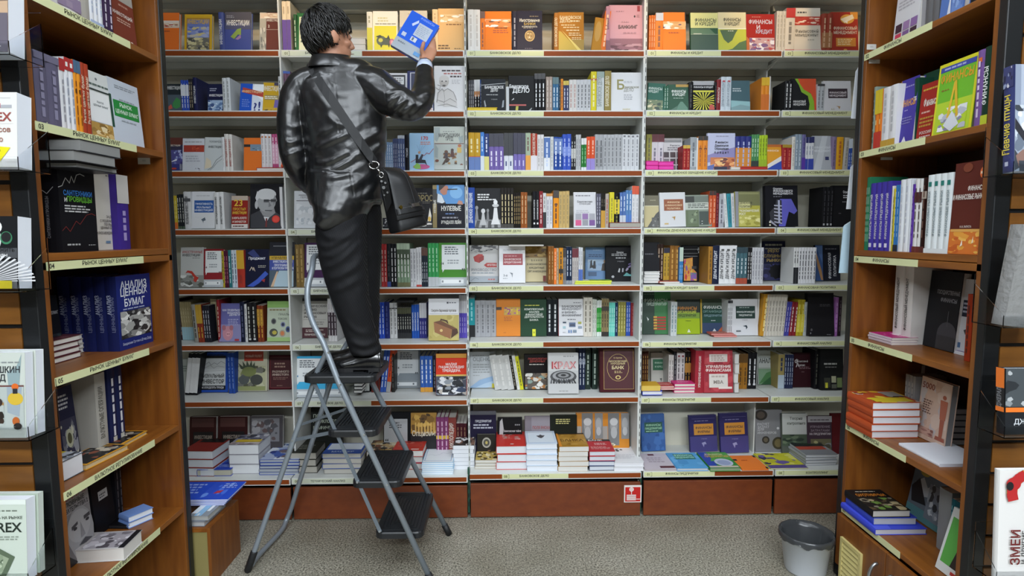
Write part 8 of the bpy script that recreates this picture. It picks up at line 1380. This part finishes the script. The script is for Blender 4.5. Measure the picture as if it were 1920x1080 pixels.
# shirt cuff and watch at the raised wrist
SHIRT = mat('c3cfe6', .6)
b = MB(); P = [C(796, 134, 2.826), C(796, 127, 2.838), C(797, 121, 2.85)]; b.tube(P, 0, SHIRT, 20, True, [(.040, .042), (.037, .038), (.034, .035)], (0, 1, 0)); b.build('shirt_cuff', man, minv, True)
b = MB(); b.tube([C(797, 119.5, 2.852), C(797.3, 116.5, 2.858)], 0, mat('b8b8b4', .2, 1), 20, True, [(.026, .033), (.026, .033)], (0, 1, 0)); wt = b.build('watch_strap', man, minv, True)
# ---- trousers
m_, nt, bs = nodemat('black_pinstripe_cloth'); bs.inputs['Roughness'].default_value = .68; bs.inputs['Specular IOR Level'].default_value = .2
tc = nt.nodes.new('ShaderNodeTexCoord'); wv = nt.nodes.new('ShaderNodeTexWave'); wv.inputs['Scale'].default_value = 62; wv.inputs['Distortion'].default_value = .6; wv.inputs['Detail'].default_value = 1; wv.inputs['Detail Scale'].default_value = .3; cr = nt.nodes.new('ShaderNodeValToRGB')
cr.color_ramp.elements[0].position = .8; cr.color_ramp.elements[0].color = (.0035, .0035, .0042, 1); cr.color_ramp.elements[1].position = .97; cr.color_ramp.elements[1].color = (.032, .033, .038, 1)
mp = nt.nodes.new('ShaderNodeMapping'); mp.inputs['Rotation'].default_value = (0, math.radians(14), 0); nt.links.new(tc.outputs['Object'], mp.inputs[0]); nt.links.new(mp.outputs[0], wv.inputs['Vector']); nt.links.new(wv.outputs['Color'], cr.inputs[0]); nt.links.new(cr.outputs[0], bs.inputs['Base Color']); PANTS = m_
tb = MB()
chain(tb, [(646, 350, 2.72, 40, .09), (641, 400, 2.69, 46, .098), (640, 440, 2.68, 46, .102), (646, 500, 2.665, 42, .09), (658, 560, 2.672, 34, .078), (670, 605, 2.685, 30, .072), (682, 645, 2.695, 28, .07), (687, 656, 2.70, 28, .068), (688, 664, 2.70, 27, .066)], PANTS, n=5, seg=26)
chain(tb, [(672, 350, 2.78, 36, .09), (674, 400, 2.80, 42, .095), (676, 450, 2.81, 41, .095), (677, 505, 2.815, 38, .085), (681, 560, 2.825, 32, .076), (685, 610, 2.835, 27, .068), (686, 648, 2.84, 24, .062), (686, 658, 2.845, 24, .062)], PANTS, n=5, seg=26)
tr = sculpt(tb, .0055, 5, 'trousers'); tr.data.materials.clear(); tr.data.materials.append(PANTS)
TF = [([(594, 430), (624, 446), (662, 440)], 7, 7), ([(592, 456), (620, 462), (652, 444), (672, 420)], 8, 6), ([(600, 480), (626, 478), (652, 460), (670, 436)], 7, 6), ([(606, 502), (634, 492), (660, 470), (672, 450)], 7, 6), ([(612, 524), (640, 516), (666, 500), (678, 480)], 8, 7), ([(620, 548), (650, 536), (676, 520)], 6, 7), ([(670, 430), (684, 470), (700, 500)], 5, 7), ([(672, 540), (690, 590), (704, 640)], 4, 8), ([(646, 600), (664, 620), (690, 628)], 5, 6), ([(652, 640), (680, 650), (712, 640)], 8, 6), ([(654, 662), (684, 668), (714, 656)], 7, 5)]
fold_field(tr.data, [(a, b_*1.5, c) for a, b_, c in TF], [[(668, 440), (676, 500), (690, 560), (698, 620), (704, 660)]], 2.60)
tr.parent = man; tr.matrix_local = minv
# ---- shoes
SHOE = mat('0c0c0e', .18, 0, .7); SOLE = mat('1a1a1c', .5)
def shoe(x_heel, x_toe, y, z):
    b = MB(); L = x_heel-x_toe
    rings = [(0, .030, .078), (.03, .036, .088), (.1, .038, .095), (.22, .039, .095), (.36, .038, .078), (.5, .040, .060), (.66, .045, .048), (.8, .044, .042), (.92, .034, .036), (.985, .018, .026)]
    seg = 18; vs = []; fs = []
    for t, w, h in rings:
        for k in range(seg):
            a = 2*PI*k/seg; ss = math.sin(a); vs.append((x_heel-L*t, y+w*math.cos(a)*(1 if ss < 0 else (1-.25*ss)), z+.018+h*max(0, ss)**.85 if ss > 0 else z+.018+.006*ss))
    n = len(rings)
    for i in range(n-1):
        for k in range(seg): fs.append((i*seg+k, i*seg+(k+1) % seg, (i+1)*seg+(k+1) % seg, (i+1)*seg+k))
    fs += [tuple(range(seg)), tuple(range(n*seg-1, (n-1)*seg-1, -1))]
    b.add(vs, fs, SHOE); o = b.build('shoe', man, minv, True)
    s = MB(); out = [(x_heel-L*t, y+s_*(w+.003)) for s_, seq in ((1, rings), (-1, rings[::-1])) for t, w, h in seq]
    def ext(o_, z0, z1): s.prism([(p[0], p[1], z0) for p in o_], (0, 0, z1-z0), SOLE)
    ext(out, z+.010, z+.0185)
    heel = [p for p in out if p[0] > x_heel-L*.3]; ext(heel, z, z+.0102)
    fore = [p for p in out if p[0] < x_heel-L*.42]; ext(fore, z, z+.0102)
    s.build('sole', o)
shoe(C(716, 690, 2.70).x, C(617, 700, 2.70).x, 2.70, PLZ+.0047); shoe(C(713, 690, 2.85).x-.02, C(640, 690, 2.85).x-.09, 2.845, PLZ+.0047)

# ---- the blue book in his hand
bt, br_, bb, bl = (C(775, 19, 2.90), C(828, 51, 2.90), C(783, 112, 2.862), C(733, 84, 2.862))
ex = ((br_-bt)+(bb-bl)).normalized(); ez = ((bt-bl)+(br_-bb)).normalized(); ez = (ez-ex*ez.dot(ex)).normalized(); ey = ez.cross(ex)
wd = ((br_-bt).length+(bb-bl).length)/2; hg = ((bt-bl).length+(br_-bb).length)/2
M = Matrix.Identity(4)
for i in range(3): M[i][0], M[i][1], M[i][2] = ex[i], ey[i], ez[i]
M.translation = bl
book(M, wd, hg, .024, '1e5ad2', 'blue and grey book held up in the hand of the man on the stepladder', [('R', 0, 0, 1, .27, '9aa3ad'), ('R', 0, .265, 1, .275, '6a86b8'), ('T', .62, .93, .05, 'ФИНАНСЫ', '7a9ae4', 'c', .5), ('R', .42, .48, .9, .82, 'aab4c2'), ('L', .46, .86, .52, .78, 6, '8e9ab0'), ('P', [(.22, .7), (.36, .86), (.4, .8), (.28, .66)], 'b8c8e6'), ('R', .1, .34, .24, .44, 'b0bcd0'), ('R', .42, .33, .62, .44, 'c2cad4'), ('R', .46, .35, .52, .43, '4a5a6a'), ('L', .12, .4, .15, .22, 1, '6a727c'), ('R', .74, .06, .95, .15, '4a8ac4')], pages='c9c6c0', area=99999)
# ---- shoulder bag
from mathutils.bvhtree import BVHTree
bag = thing('shoulder_bag', 'black shoulder bag with a wide strap across the back of the man on the stepladder', 'bag', C(750, 380, 2.6)); binv = bag.matrix_world.inverted()
bvh = BVHTree.FromPolygons([v.co for v in jk.data.vertices], [tuple(p.vertices) for p in jk.data.polygons])
STRAP = mat('17181a', .55); BAGM = mat('141517', .38); METAL = mat('c8c8c6', .18, 1); BRASS = mat('b8a04a', .25, 1)
sp_ = [(585, 128), (590, 138), (600, 154), (612, 172), (624, 190), (636, 208), (648, 226), (660, 244), (672, 262), (684, 280), (694, 294), (702, 305)]
cl_ = []
for x, y in sp_:
    o = Vector((0, 0, EYE)); d = ray(x, y).normalized(); h = bvh.ray_cast(o, d); cl_.append((h[0], h[1]) if h[0] else (C(x, y, 2.62), Vector((0, -1, 0))))
for k in range(len(cl_)-4, len(cl_)):
    t = (k-(len(cl_)-5))/4; cl_[k] = (cl_[k][0]+Vector((.0, -.012*t, 0)), cl_[k][1])
b = MB(); vs = []; n = len(cl_)
over = [Vector(C(581, 121, 2.66)), Vector(C(582, 118, 2.70)), Vector(C(588, 122, 2.75)), Vector(C(600, 145, 2.81))]
pts = [p+nn*.005 for p, nn in cl_]; nrm = [nn for p, nn in cl_]
pts = [over[2], over[1], over[0]]+pts; nrm = [Vector((0, .3, 1)), Vector((0, 0, 1)), Vector((0, -.6, .8))]+nrm
sm = [Vector(p) for p in pts]
for _ in range(3):
    sm = [sm[0]]+[(sm[i-1]+sm[i]*2+sm[i+1])/4 for i in range(1, len(sm)-1)]+[sm[-1]]
hw = .0195
for i, p in enumerate(sm):
    t = (sm[min(i+1, len(sm)-1)]-sm[max(i-1, 0)]).normalized(); s = t.cross(nrm[i]).normalized(); nn = nrm[i].normalized()
    for (u, w) in ((-hw, .0), (-hw, .004), (hw, .004), (hw, 0)): vs.append(p+s*u+nn*w)
fs = []
for i in range(len(sm)-1):
    for k in range(4): fs.append((i*4+k, i*4+(k+1) % 4, i*4+4+(k+1) % 4, i*4+4+k))
fs += [(0, 1, 2, 3), tuple(range(len(vs)-1, len(vs)-5, -1))]
b.add(vs, fs, STRAP); b.build('strap', bag, binv)
# body of the bag: bent faces, the outer one turned to the camera and to the right
TLc, TRc, BRc, BLc = C(724, 312, 2.56), C(759, 314, 2.635), C(798, 400, 2.65), C(744, 412, 2.555)
nf_ = (TRc-TLc).cross(BLc-TLc).normalized(); nf_ = -nf_ if nf_.y > 0 else nf_
def on_flap(s, t, h=0):
    L = TLc.lerp(BLc, t); R = TRc.lerp(BRc, t); return L.lerp(R, s)+nf_*(h+.016*math.sin(PI*s)*(.4+.6*t)-.03*max(0, .22-t)**2/.0484)
def patch(mb, s0, s1, t0, t1, h0, h1, m, N=8, drop=None):
    vs = []; fs = []
    for h in (h0, h1):
        for i in range(N+1):
            for j in range(N+1):
                s = s0+(s1-s0)*j/N; t = t0+(t1-t0)*i/N; vs.append(on_flap(s, t, h))
    q = (N+1)**2
    for i in range(N):
        for j in range(N):
            a = i*(N+1)+j; fs += [(a, a+1, a+N+2, a+N+1), (q+a, q+a+N+1, q+a+N+2, q+a+1)]
    rim = [j for j in range(N+1)]+[(N+1)*i+N for i in range(1, N+1)]+[(N+1)*N+j for j in range(N-1, -1, -1)]+[(N+1)*i for i in range(N-1, 0, -1)]
    for a, b_ in zip(rim, rim[1:]+rim[:1]): fs.append((a, q+a, q+b_, b_))
    mb.add(vs, fs, m)
b = MB(); patch(b, .03, .95, .06, 1.24, -.085, -.004, BAGM); bo = b.build('bag_body', bag, binv, True); bevel(bo, .012, 3, .7)
b = MB(); patch(b, -.01, 1.01, -.02, 1.02, -.002, .006, BAGM); fo = b.build('flap', bag, binv, True); bevel(fo, .003, 2, .7)
b = MB(); patch(b, .0, 1.0, .80, .93, .0065, .0085, mat('0f1012', .3)); b.build('flap_band', fo, None, True)
p = on_flap(.14, .79, .008); b = MB(); b.tube([p, p+nf_*.006], .008, BRASS, 14); b.build('clasp', bag, binv)
b = MB(); patch(b, .50, .82, .76, .83, .0075, .011, METAL); b.build('badge_plate', bag, binv)
for (s_, t_) in ((.46, .75), (.87, .755), (.88, .84), (.47, .84)):
    p = on_flap(s_, t_, .007); b = MB(); b.tube([p, p+nf_*.004], .0032, METAL, 8); b.build('stud', bag, binv)
b = MB(); b.tube([on_flap(.72+.05*math.sin(k/2), .05+.09*k, .0068) for k in range(9)], .0016, mat('2a2b2e', .5), 6); b.build('seam', fo)
# ring, snap hook and gusset tab with its buckles
p0 = sm[-1]+Vector((0, -.006, -.004)); b = MB()
ring = [p0+Vector((.022*math.cos(a), -.004, .016*math.sin(a)-.01)) for a in [2*PI*k/16 for k in range(17)]]; b.tube(ring, .0028, METAL, 8, False); b.build('strap_ring', bag, binv, True)
hk = [p0+Vector((.004, -.006, -.026)), C(708, 317, 2.548), C(713, 325, 2.545)]; b = MB(); b.tube(curve_pts(hk, 4), .0035, METAL, 8)
c = C(715, 328, 2.545); b.tube([c+Vector((.009*math.cos(a), 0, .012*math.sin(a))) for a in [2*PI*k/12 for k in range(13)]], .0022, METAL, 6, False); b.build('snap_hook', bag, binv, True)
b = MB(); tab = [C(711, 322, 2.552), C(722, 320, 2.546), C(728, 345, 2.548), C(733, 380, 2.556), C(724, 398, 2.57), C(716, 360, 2.56)]; b.prism(tab[::-1], Vector((.004, -.006, 0)), BAGM); b.build('gusset_tab', bag, binv)
for (x, y, r) in ((715, 340, .005), (722, 343, .0045), (719, 352, .007), (726, 361, .0045), (720, 366, .004)):
    p = C(x, y, 2.543); b = MB(); b.tube([p, p+Vector((.002, -.006, 0))], r, METAL, 10); b.build('buckle', bag, binv)
# ------------------------------------------------------------------ slatwall holders and what they hold
def holder(label, x0, x1, yf, z0, hb, hf, yb):
    """a clear acrylic pocket hooked on the slatwall: floor, back, front lip and two cheeks"""
    r = thing('acrylic_holder', label, 'display holder', Vector(((x0+x1)/2, yb, z0))); inv = r.matrix_world.inverted(); t = .0025
    b = MB(); b.box(x0, yf, z0-t, x1, yb, z0, CLEAR); b.build('pocket_floor', r, inv)
    b = MB(); b.box(x0, yb-t, z0, x1, yb, z0+hb, CLEAR); b.build('back_plate', r, inv)
    b = MB(); b.box(x0, yf, z0, x1, yf+t, z0+hf, CLEAR); b.build('front_lip', r, inv)
    for xx in (x0, x1-t):
        b = MB(); b.prism([(xx, yf+t, z0), (xx, yb-t, z0), (xx, yb-t, z0+hb*.8), (xx, yf+t, z0+hf)], (t, 0, 0), CLEAR); b.build('cheek', r, inv)
def stand_book(px, yt, Y, right, Wd, T, lean, col, label, art, spine=None, sart=(), pages='dfe3ea', tilt=0, hard=False, name='book', cat='book', hold=None):
    """px: the visible lower front corner; right: it is the right-hand corner (left slatwall)"""
    A = atY(px[0], px[1], Y); t = math.radians(lean); H = .2
    for _ in range(4): p = atY(px[0], yt, Y+H*math.sin(t)); H = (p.z-A.z)/math.cos(t)
    x = A.x-Wd if right else A.x
    M = Matrix.Translation((x, Y, A.z+T*math.sin(t)+.003)) @ Matrix.Rotation(-t, 4, 'X') @ Matrix.Rotation(math.radians(tilt), 4, 'Y')
    book(M, Wd, H, T, col, label, art, spine=spine, sart=sart, pages=pages, hard=hard, area=50000, name=name, cat=cat)
    if hold:
        holder(hold, x-.012, x+Wd+.012, Y-.012, A.z-.001, .15, .035, min(Y+T+.06, (LY0 if right else RY0)-.035))
MONK = [a for a in [('P', [(.02, .98), (.2, .98), (.2, .8), (.1, .65), (.02, .7)], 'a0acac'), ('P', [(.7, .78), (.85, .82), (.95, .98), (.9, .6), (.72, .62)], '8fa3a6'), ('L', .3, .95, .87, .9, 1, '8a9090'), ('T', .5, .8, .075, 'МАРТЫШКИН', '33363a', 'c', .84), ('T', .5, .69, .075, 'ТРУД', '33363a', 'c', .36), ('R', .02, .6, .98, .618, '6a3f3a'), ('R', .02, .1, .98, .6, 'b2bab6'), ('P', [(.7, .6), (.7, .3), (.9, .25), (.95, .6)], '9aa6b0'), ('E', .84, .46, .13, .075, 'd2b03a'), ('E', .84, .6, .06, .04, 'd86a2a'), ('R', .8, .52, .88, .58, '2c2c30'), ('N', .2, .14, .65, .42, ['b2bab6', '3a2c24', '5a4030', '8a6440', '2a2420', 'a88454'], 24, 125), ('E', .5, .46, .06, .04, 'c8782a'), ('E', .56, .42, .07, .05, '3a2c28'), ('E', .85, .2, .06, .05, 'b8602a'), ('E', .88, .14, .07, .04, '2a2422')]]
stand_book((16, 103), -60, 1.655, True, .18, .055, 5, '8a7a6a', 'thick curled catalogue with a brownish photo cover, topmost on the trading manuals slatwall', [('N', 0, 0, 1, 1, ['7a6858', 'b08a6a', '3a3430', 'c8a88a', '8a4a34', '5a5048'], 40, 120), ('R', .5, 0, 1, .45, '6a6470'), ('R', .0, .06, .9, .07, 'd0d0d0')], name='catalogue', cat='catalogue', hold='clear holder of the curled catalogue')
stand_book((33, 318), 178, 1.66, True, .17, .05, 5, 'e4e2de', 'white trading manual with red serif capitals and a yellow sticker', [('R', .0, .92, .9, .925, 'a8a8ac'), ('R', .62, .79, .74, .85, 'b8343a'), ('R', .74, .79, .92, .83, 'b0b2b8'), ('T', .92, .67, .12, 'FOREX', '9a4a44', 'r', .9), ('T', .9, .5, .07, '24 часов', '9a6a5c', 'r', .8), ('R', 0, .58, .95, .583, 'c8c4c0'), ('T', .78, .37, .07, 'валю', 'a87868', 'r', .6), ('P', [(.3, .3), (.9, .26), (.72, .06), (.3, .08)], 'e8dc1e'), ('L', .35, .75, .1, .24, 3, '8a8420')], hold='clear holder of the white trading manual')
stand_book((34, 546), 410, 1.66, True, .17, .05, 5, '1f2022', 'black trading book with a white feather and radiating lines', [('E', .55, .85, .2, .12, 'e4e6e4'), ('E', .62, .68, .12, .16, 'c8d0cc'), ('E', .82, .7, .1, .09, '3a7a58'), ('E', .82, .71, .08, .07, '1f2022'), ('R', 0, .42, 1, .56, '4a4c50'), ('T', .96, .52, .05, 'ПРЕДОЛОЖИТЬ', '16171a', 'r', .9), ('T', .84, .45, .05, 'миллиарды', 'd8d8d8', 'r', .7), ('R', 0, 0, 1, .38, '6a6c70')]+[('P', [(.4, .1), (.4+.9*math.cos(.12*k), .1+.4*math.sin(.12*k)), (.4+.9*math.cos(.12*k+.05), .1+.4*math.sin(.12*k+.05))], 'd8d8da') for k in range(26)]+[('R', .72, .0, .95, .11, 'd8c42a')], hold='clear holder of the black trading book')
stand_book((50, 824), 664, 1.66, True, .17, .03, 4, 'c4cac2', 'front copy of the grey green riders book on the slatwall', MONK)
b0 = BOOKS[-1]
book(b0['M'] @ Matrix.Translation((.004, .034, .002)), .17, b0['H'], .03, 'c4cac2', 'copy of the grey green riders book behind the front one', pages='dfe3ea', hard=False, area=40000)
px0 = b0['M'].translation; holder('clear holder of the two riders books', px0.x-.012, px0.x+.186, px0.y-.012, px0.z-.004, .15, .04, 1.765)
stand_book((52, 1092), 940, 1.66, True, .17, .035, 4, 'c6d0c4', 'pale green currency trading magazine with bold black capitals and a banknote cube', [('R', 0, .94, 1, 1, 'dfe6df'), ('L', .5, .95, .85, .88, 1, '6a7468'), ('T', .94, .78, .035, 'ИЗВЛЕЧЬ НА РЫНКЕ', '4a5248', 'r', .8), ('T', .93, .66, .12, 'FOREX', '26302a', 'r', .86), ('L', .55, .95, .5, .56, 2, '8a9488'), ('P', [(.2, .1), (.6, .0), (.8, .3), (.4, .46)], '5a6a54'), ('P', [(.28, .16), (.56, .08), (.7, .28), (.42, .38)], '98a68c'), ('N', .3, .12, .6, .32, ['8a9a80', 'b8c4ac', '5a6a54'], 10, 126)], hold='clear holder of the currency trading magazine', name='magazine', cat='magazine')
b0 = BOOKS[-1]
book(b0['M'] @ Matrix.Translation((.006, .038, .004)), .17, b0['H'], .02, 'a9b5a6', 'copy of the currency trading magazine behind the front one', pages='c8d0c8', hard=False, area=40000, name='magazine', cat='magazine')
stand_book((1901, 325), 124, 1.70, False, .17, .038, 4, 'a9b2c2', 'songbirds book with yellow spine letters on the right-end slatwall'.replace('right-end', 'nature books'), [('R', 0, 0, .1, 1, '8a94a8'), ('T', .18, .82, .1, 'Певчие', '3a4450', 'l', .7), ('T', .18, .7, .1, 'птицы', '3a4450', 'l', .6), ('N', 0, 0, 1, .62, ['9aa4b4', 'c4ccd6', '6a7484', 'dfe6ee', '3a4048', '8a6a60'], 30, 121), ('P', [(.0, .4), (.4, .1), (.45, .14), (.0, .5)], '2c2c34')], spine='3a3f6c', sart=[('N', .05, .8, .95, 1, ['3a3f6c', '8a94b0', '2a2c4a', 'c8c8d0'], 8, 122), ('V', .5, .45, .62, 'Певчие птицы', 'd6c24a', .56), ('R', .3, .06, .6, .1, 'c8ccd8')], hard=True, hold='clear holder of the songbirds book')
m_, nt, bs = nodemat('crinkled_clear_wrap'); bs.inputs['Base Color'].default_value = (.25, .25, .245, 1); bs.inputs['Roughness'].default_value = .16; bs.inputs['Specular IOR Level'].default_value = .8
tc = nt.nodes.new('ShaderNodeTexCoord'); nn = nt.nodes.new('ShaderNodeTexNoise'); nn.inputs['Scale'].default_value = 40; nn.inputs['Detail'].default_value = 4; bu = nt.nodes.new('ShaderNodeBump'); bu.inputs['Strength'].default_value = .7; bu.inputs['Distance'].default_value = .01
nt.links.new(tc.outputs['Object'], nn.inputs['Vector']); nt.links.new(nn.outputs[0], bu.inputs['Height']); nt.links.new(bu.outputs[0], bs.inputs['Normal']); MC[('wrap00', .4, 0, .12)] = m_
stand_book((1882, 612), 421, 1.69, False, .17, .045, 0, 'wrap00', 'grey book pack in crinkled clear wrap on the nature books slatwall', [], pages='8a8a86', tilt=7, hard=True, hold='clear holder of the wrapped grey pack')
stand_book((1884, 818), 694, 1.69, False, .16, .03, 4, '26282b', 'black book with an orange band and a grey animal face on the nature books slatwall', [('N', 0, .42, 1, 1, ['4a5054', '8a9094', '2c3034', 'b0b4b6', '6a6e72'], 24, 123), ('E', .7, .74, .34, .18, '9aa0a2'), ('E', .6, .74, .1, .08, '2a2c30'), ('R', .0, .34, 1, .41, 'e8782a'), ('T', .16, .18, .08, 'ДЖЕРАЛЬД', 'c8ccd0', 'l', .84), ('L', .4, .8, .06, .12, 1, 'c86a3a')], spine='1f2022', sart=[('R', 0, .4, 1, .95, '1f2022'), ('V', .5, .6, .5, 'ДЖЕРАЛЬД', '8a8c90', .4), ('R', 0, .7, 1, 1, 'e8782a'), ('R', 0, .34, 1, .41, 'e8782a')], hard=True, hold='clear holder of the black orange banded book')
SN = []
for k in range(26):
    a = -2.2+k*.17; rr_ = .34; c = 'b8282a' if k % 6 in (0, 1, 2) else 'd8c22e' if k % 6 in (3, 5) else '1c1c20'
    u0, v0 = .52+rr_*math.cos(a+1.2), .80+.17*math.sin(a+1.2); u1, v1 = .52+rr_*math.cos(a+1.39), .80+.17*math.sin(a+1.39); SN.append(('K', [(u0, v0), (u1, v1)], .17, c))
stand_book((1869, 1088), 884, 1.69, False, .19, .02, 3, 'dfddda', 'white reptiles book with a coral snake and upright dark red capitals', SN+[('E', .2, .88, .12, .06, 'b8282a'), ('E', .14, .86, .06, .04, '1c1c20'), ('V', .26, .3, .085, 'ЗМЕИ', '6a1f1f', .42), ('V', .42, .3, .045, 'И ДРУГИЕ', '3a3a3c', .44), ('V', .5, .3, .045, 'РЕПТИЛИИ', '4a4a4c', .44), ('K', [(.56, .1), (.56, .46)], .008, '8a8a8c'), ('E', .85, .3, .12, .08, '3a2a28')], hard=True, hold='clear holder of the white reptiles book')
# sheaves of leaflets hung on the far end of the finance bookcase
for (x0, x1, ya, yb_, lb) in ((1597, 1610, 120, 222, 'white leaflets hung at the finance bookcase end beside the second wall shelf'), (1588, 1606, 300, 392, 'white leaflets hung at the finance bookcase end beside the third wall shelf'), (1574, 1600, 412, 512, 'pale blue leaflets hung at the finance bookcase end beside the fourth wall shelf')):
    p, q = atY(x0, yb_, 2.625), atY(x1, ya, 2.625); r = thing('leaflet_sheaf', lb, 'leaflets', p); inv = r.matrix_world.inverted(); c = 'dfe4ea' if x0 > 1580 else 'b9d4e2'
    for k in range(3):
        b = MB(); o = .012*k; b.prism([(p.x+.010*k, 2.628+o, p.z+.004*k), (q.x+.006+.010*k, 2.628+o, p.z-.0+.004*k), (q.x+.012+.010*k, 2.634+o, q.z+.004*k), (p.x+.014+.010*k, 2.634+o, q.z-.03+.004*k)], (.0, .004, 0), mat(c if k != 1 else 'e6eaee', .6)); b.build('sheet', r, inv)
# small paper price notes taped inside the bookcases
for k, (x0, y0, x1, y1, Y, w) in enumerate(((1625, 83, 1643, 93, RY1, 'above the top label of the finance bookcase'), (1629, 107, 1650, 119, RY1, 'under the top shelf of the finance bookcase'), (1651, 287, 1674, 300, RY1, 'under the second shelf of the finance bookcase'), (1644, 474, 1664, 484, RY1, 'under the third shelf of the finance bookcase'), (259, 295, 281, 308, LY1, 'under the second shelf of the securities bookcase'))):
    p, q = atY(x0, y1, Y-.0207), atY(x1, y0, Y-.0207); b = MB(); b.box(p.x, Y-.0213, p.z, q.x, Y-.0203, q.z, mat('c8c8c0', .6)); b.text(((p.x+q.x)/2, Y-.02145, (p.z+q.z)/2), (1, 0, 0), (0, 0, 1), .006, '| || |', mat('6a6a66'), maxw=(q.x-p.x)*.7)
    tag(b.build('price_note'), f'small white paper note taped {w}', 'note')
BOOK_LIMIT = 330
flush_books(BOOK_LIMIT)
draw(HOSE[0], HOSE[1], HOSE[2], Vector((1, 0, 0)), Vector((0, 0, 1)), HOSE[3], HOSE[3]*.97); HOSE[0].build('hose_pictogram', sg)
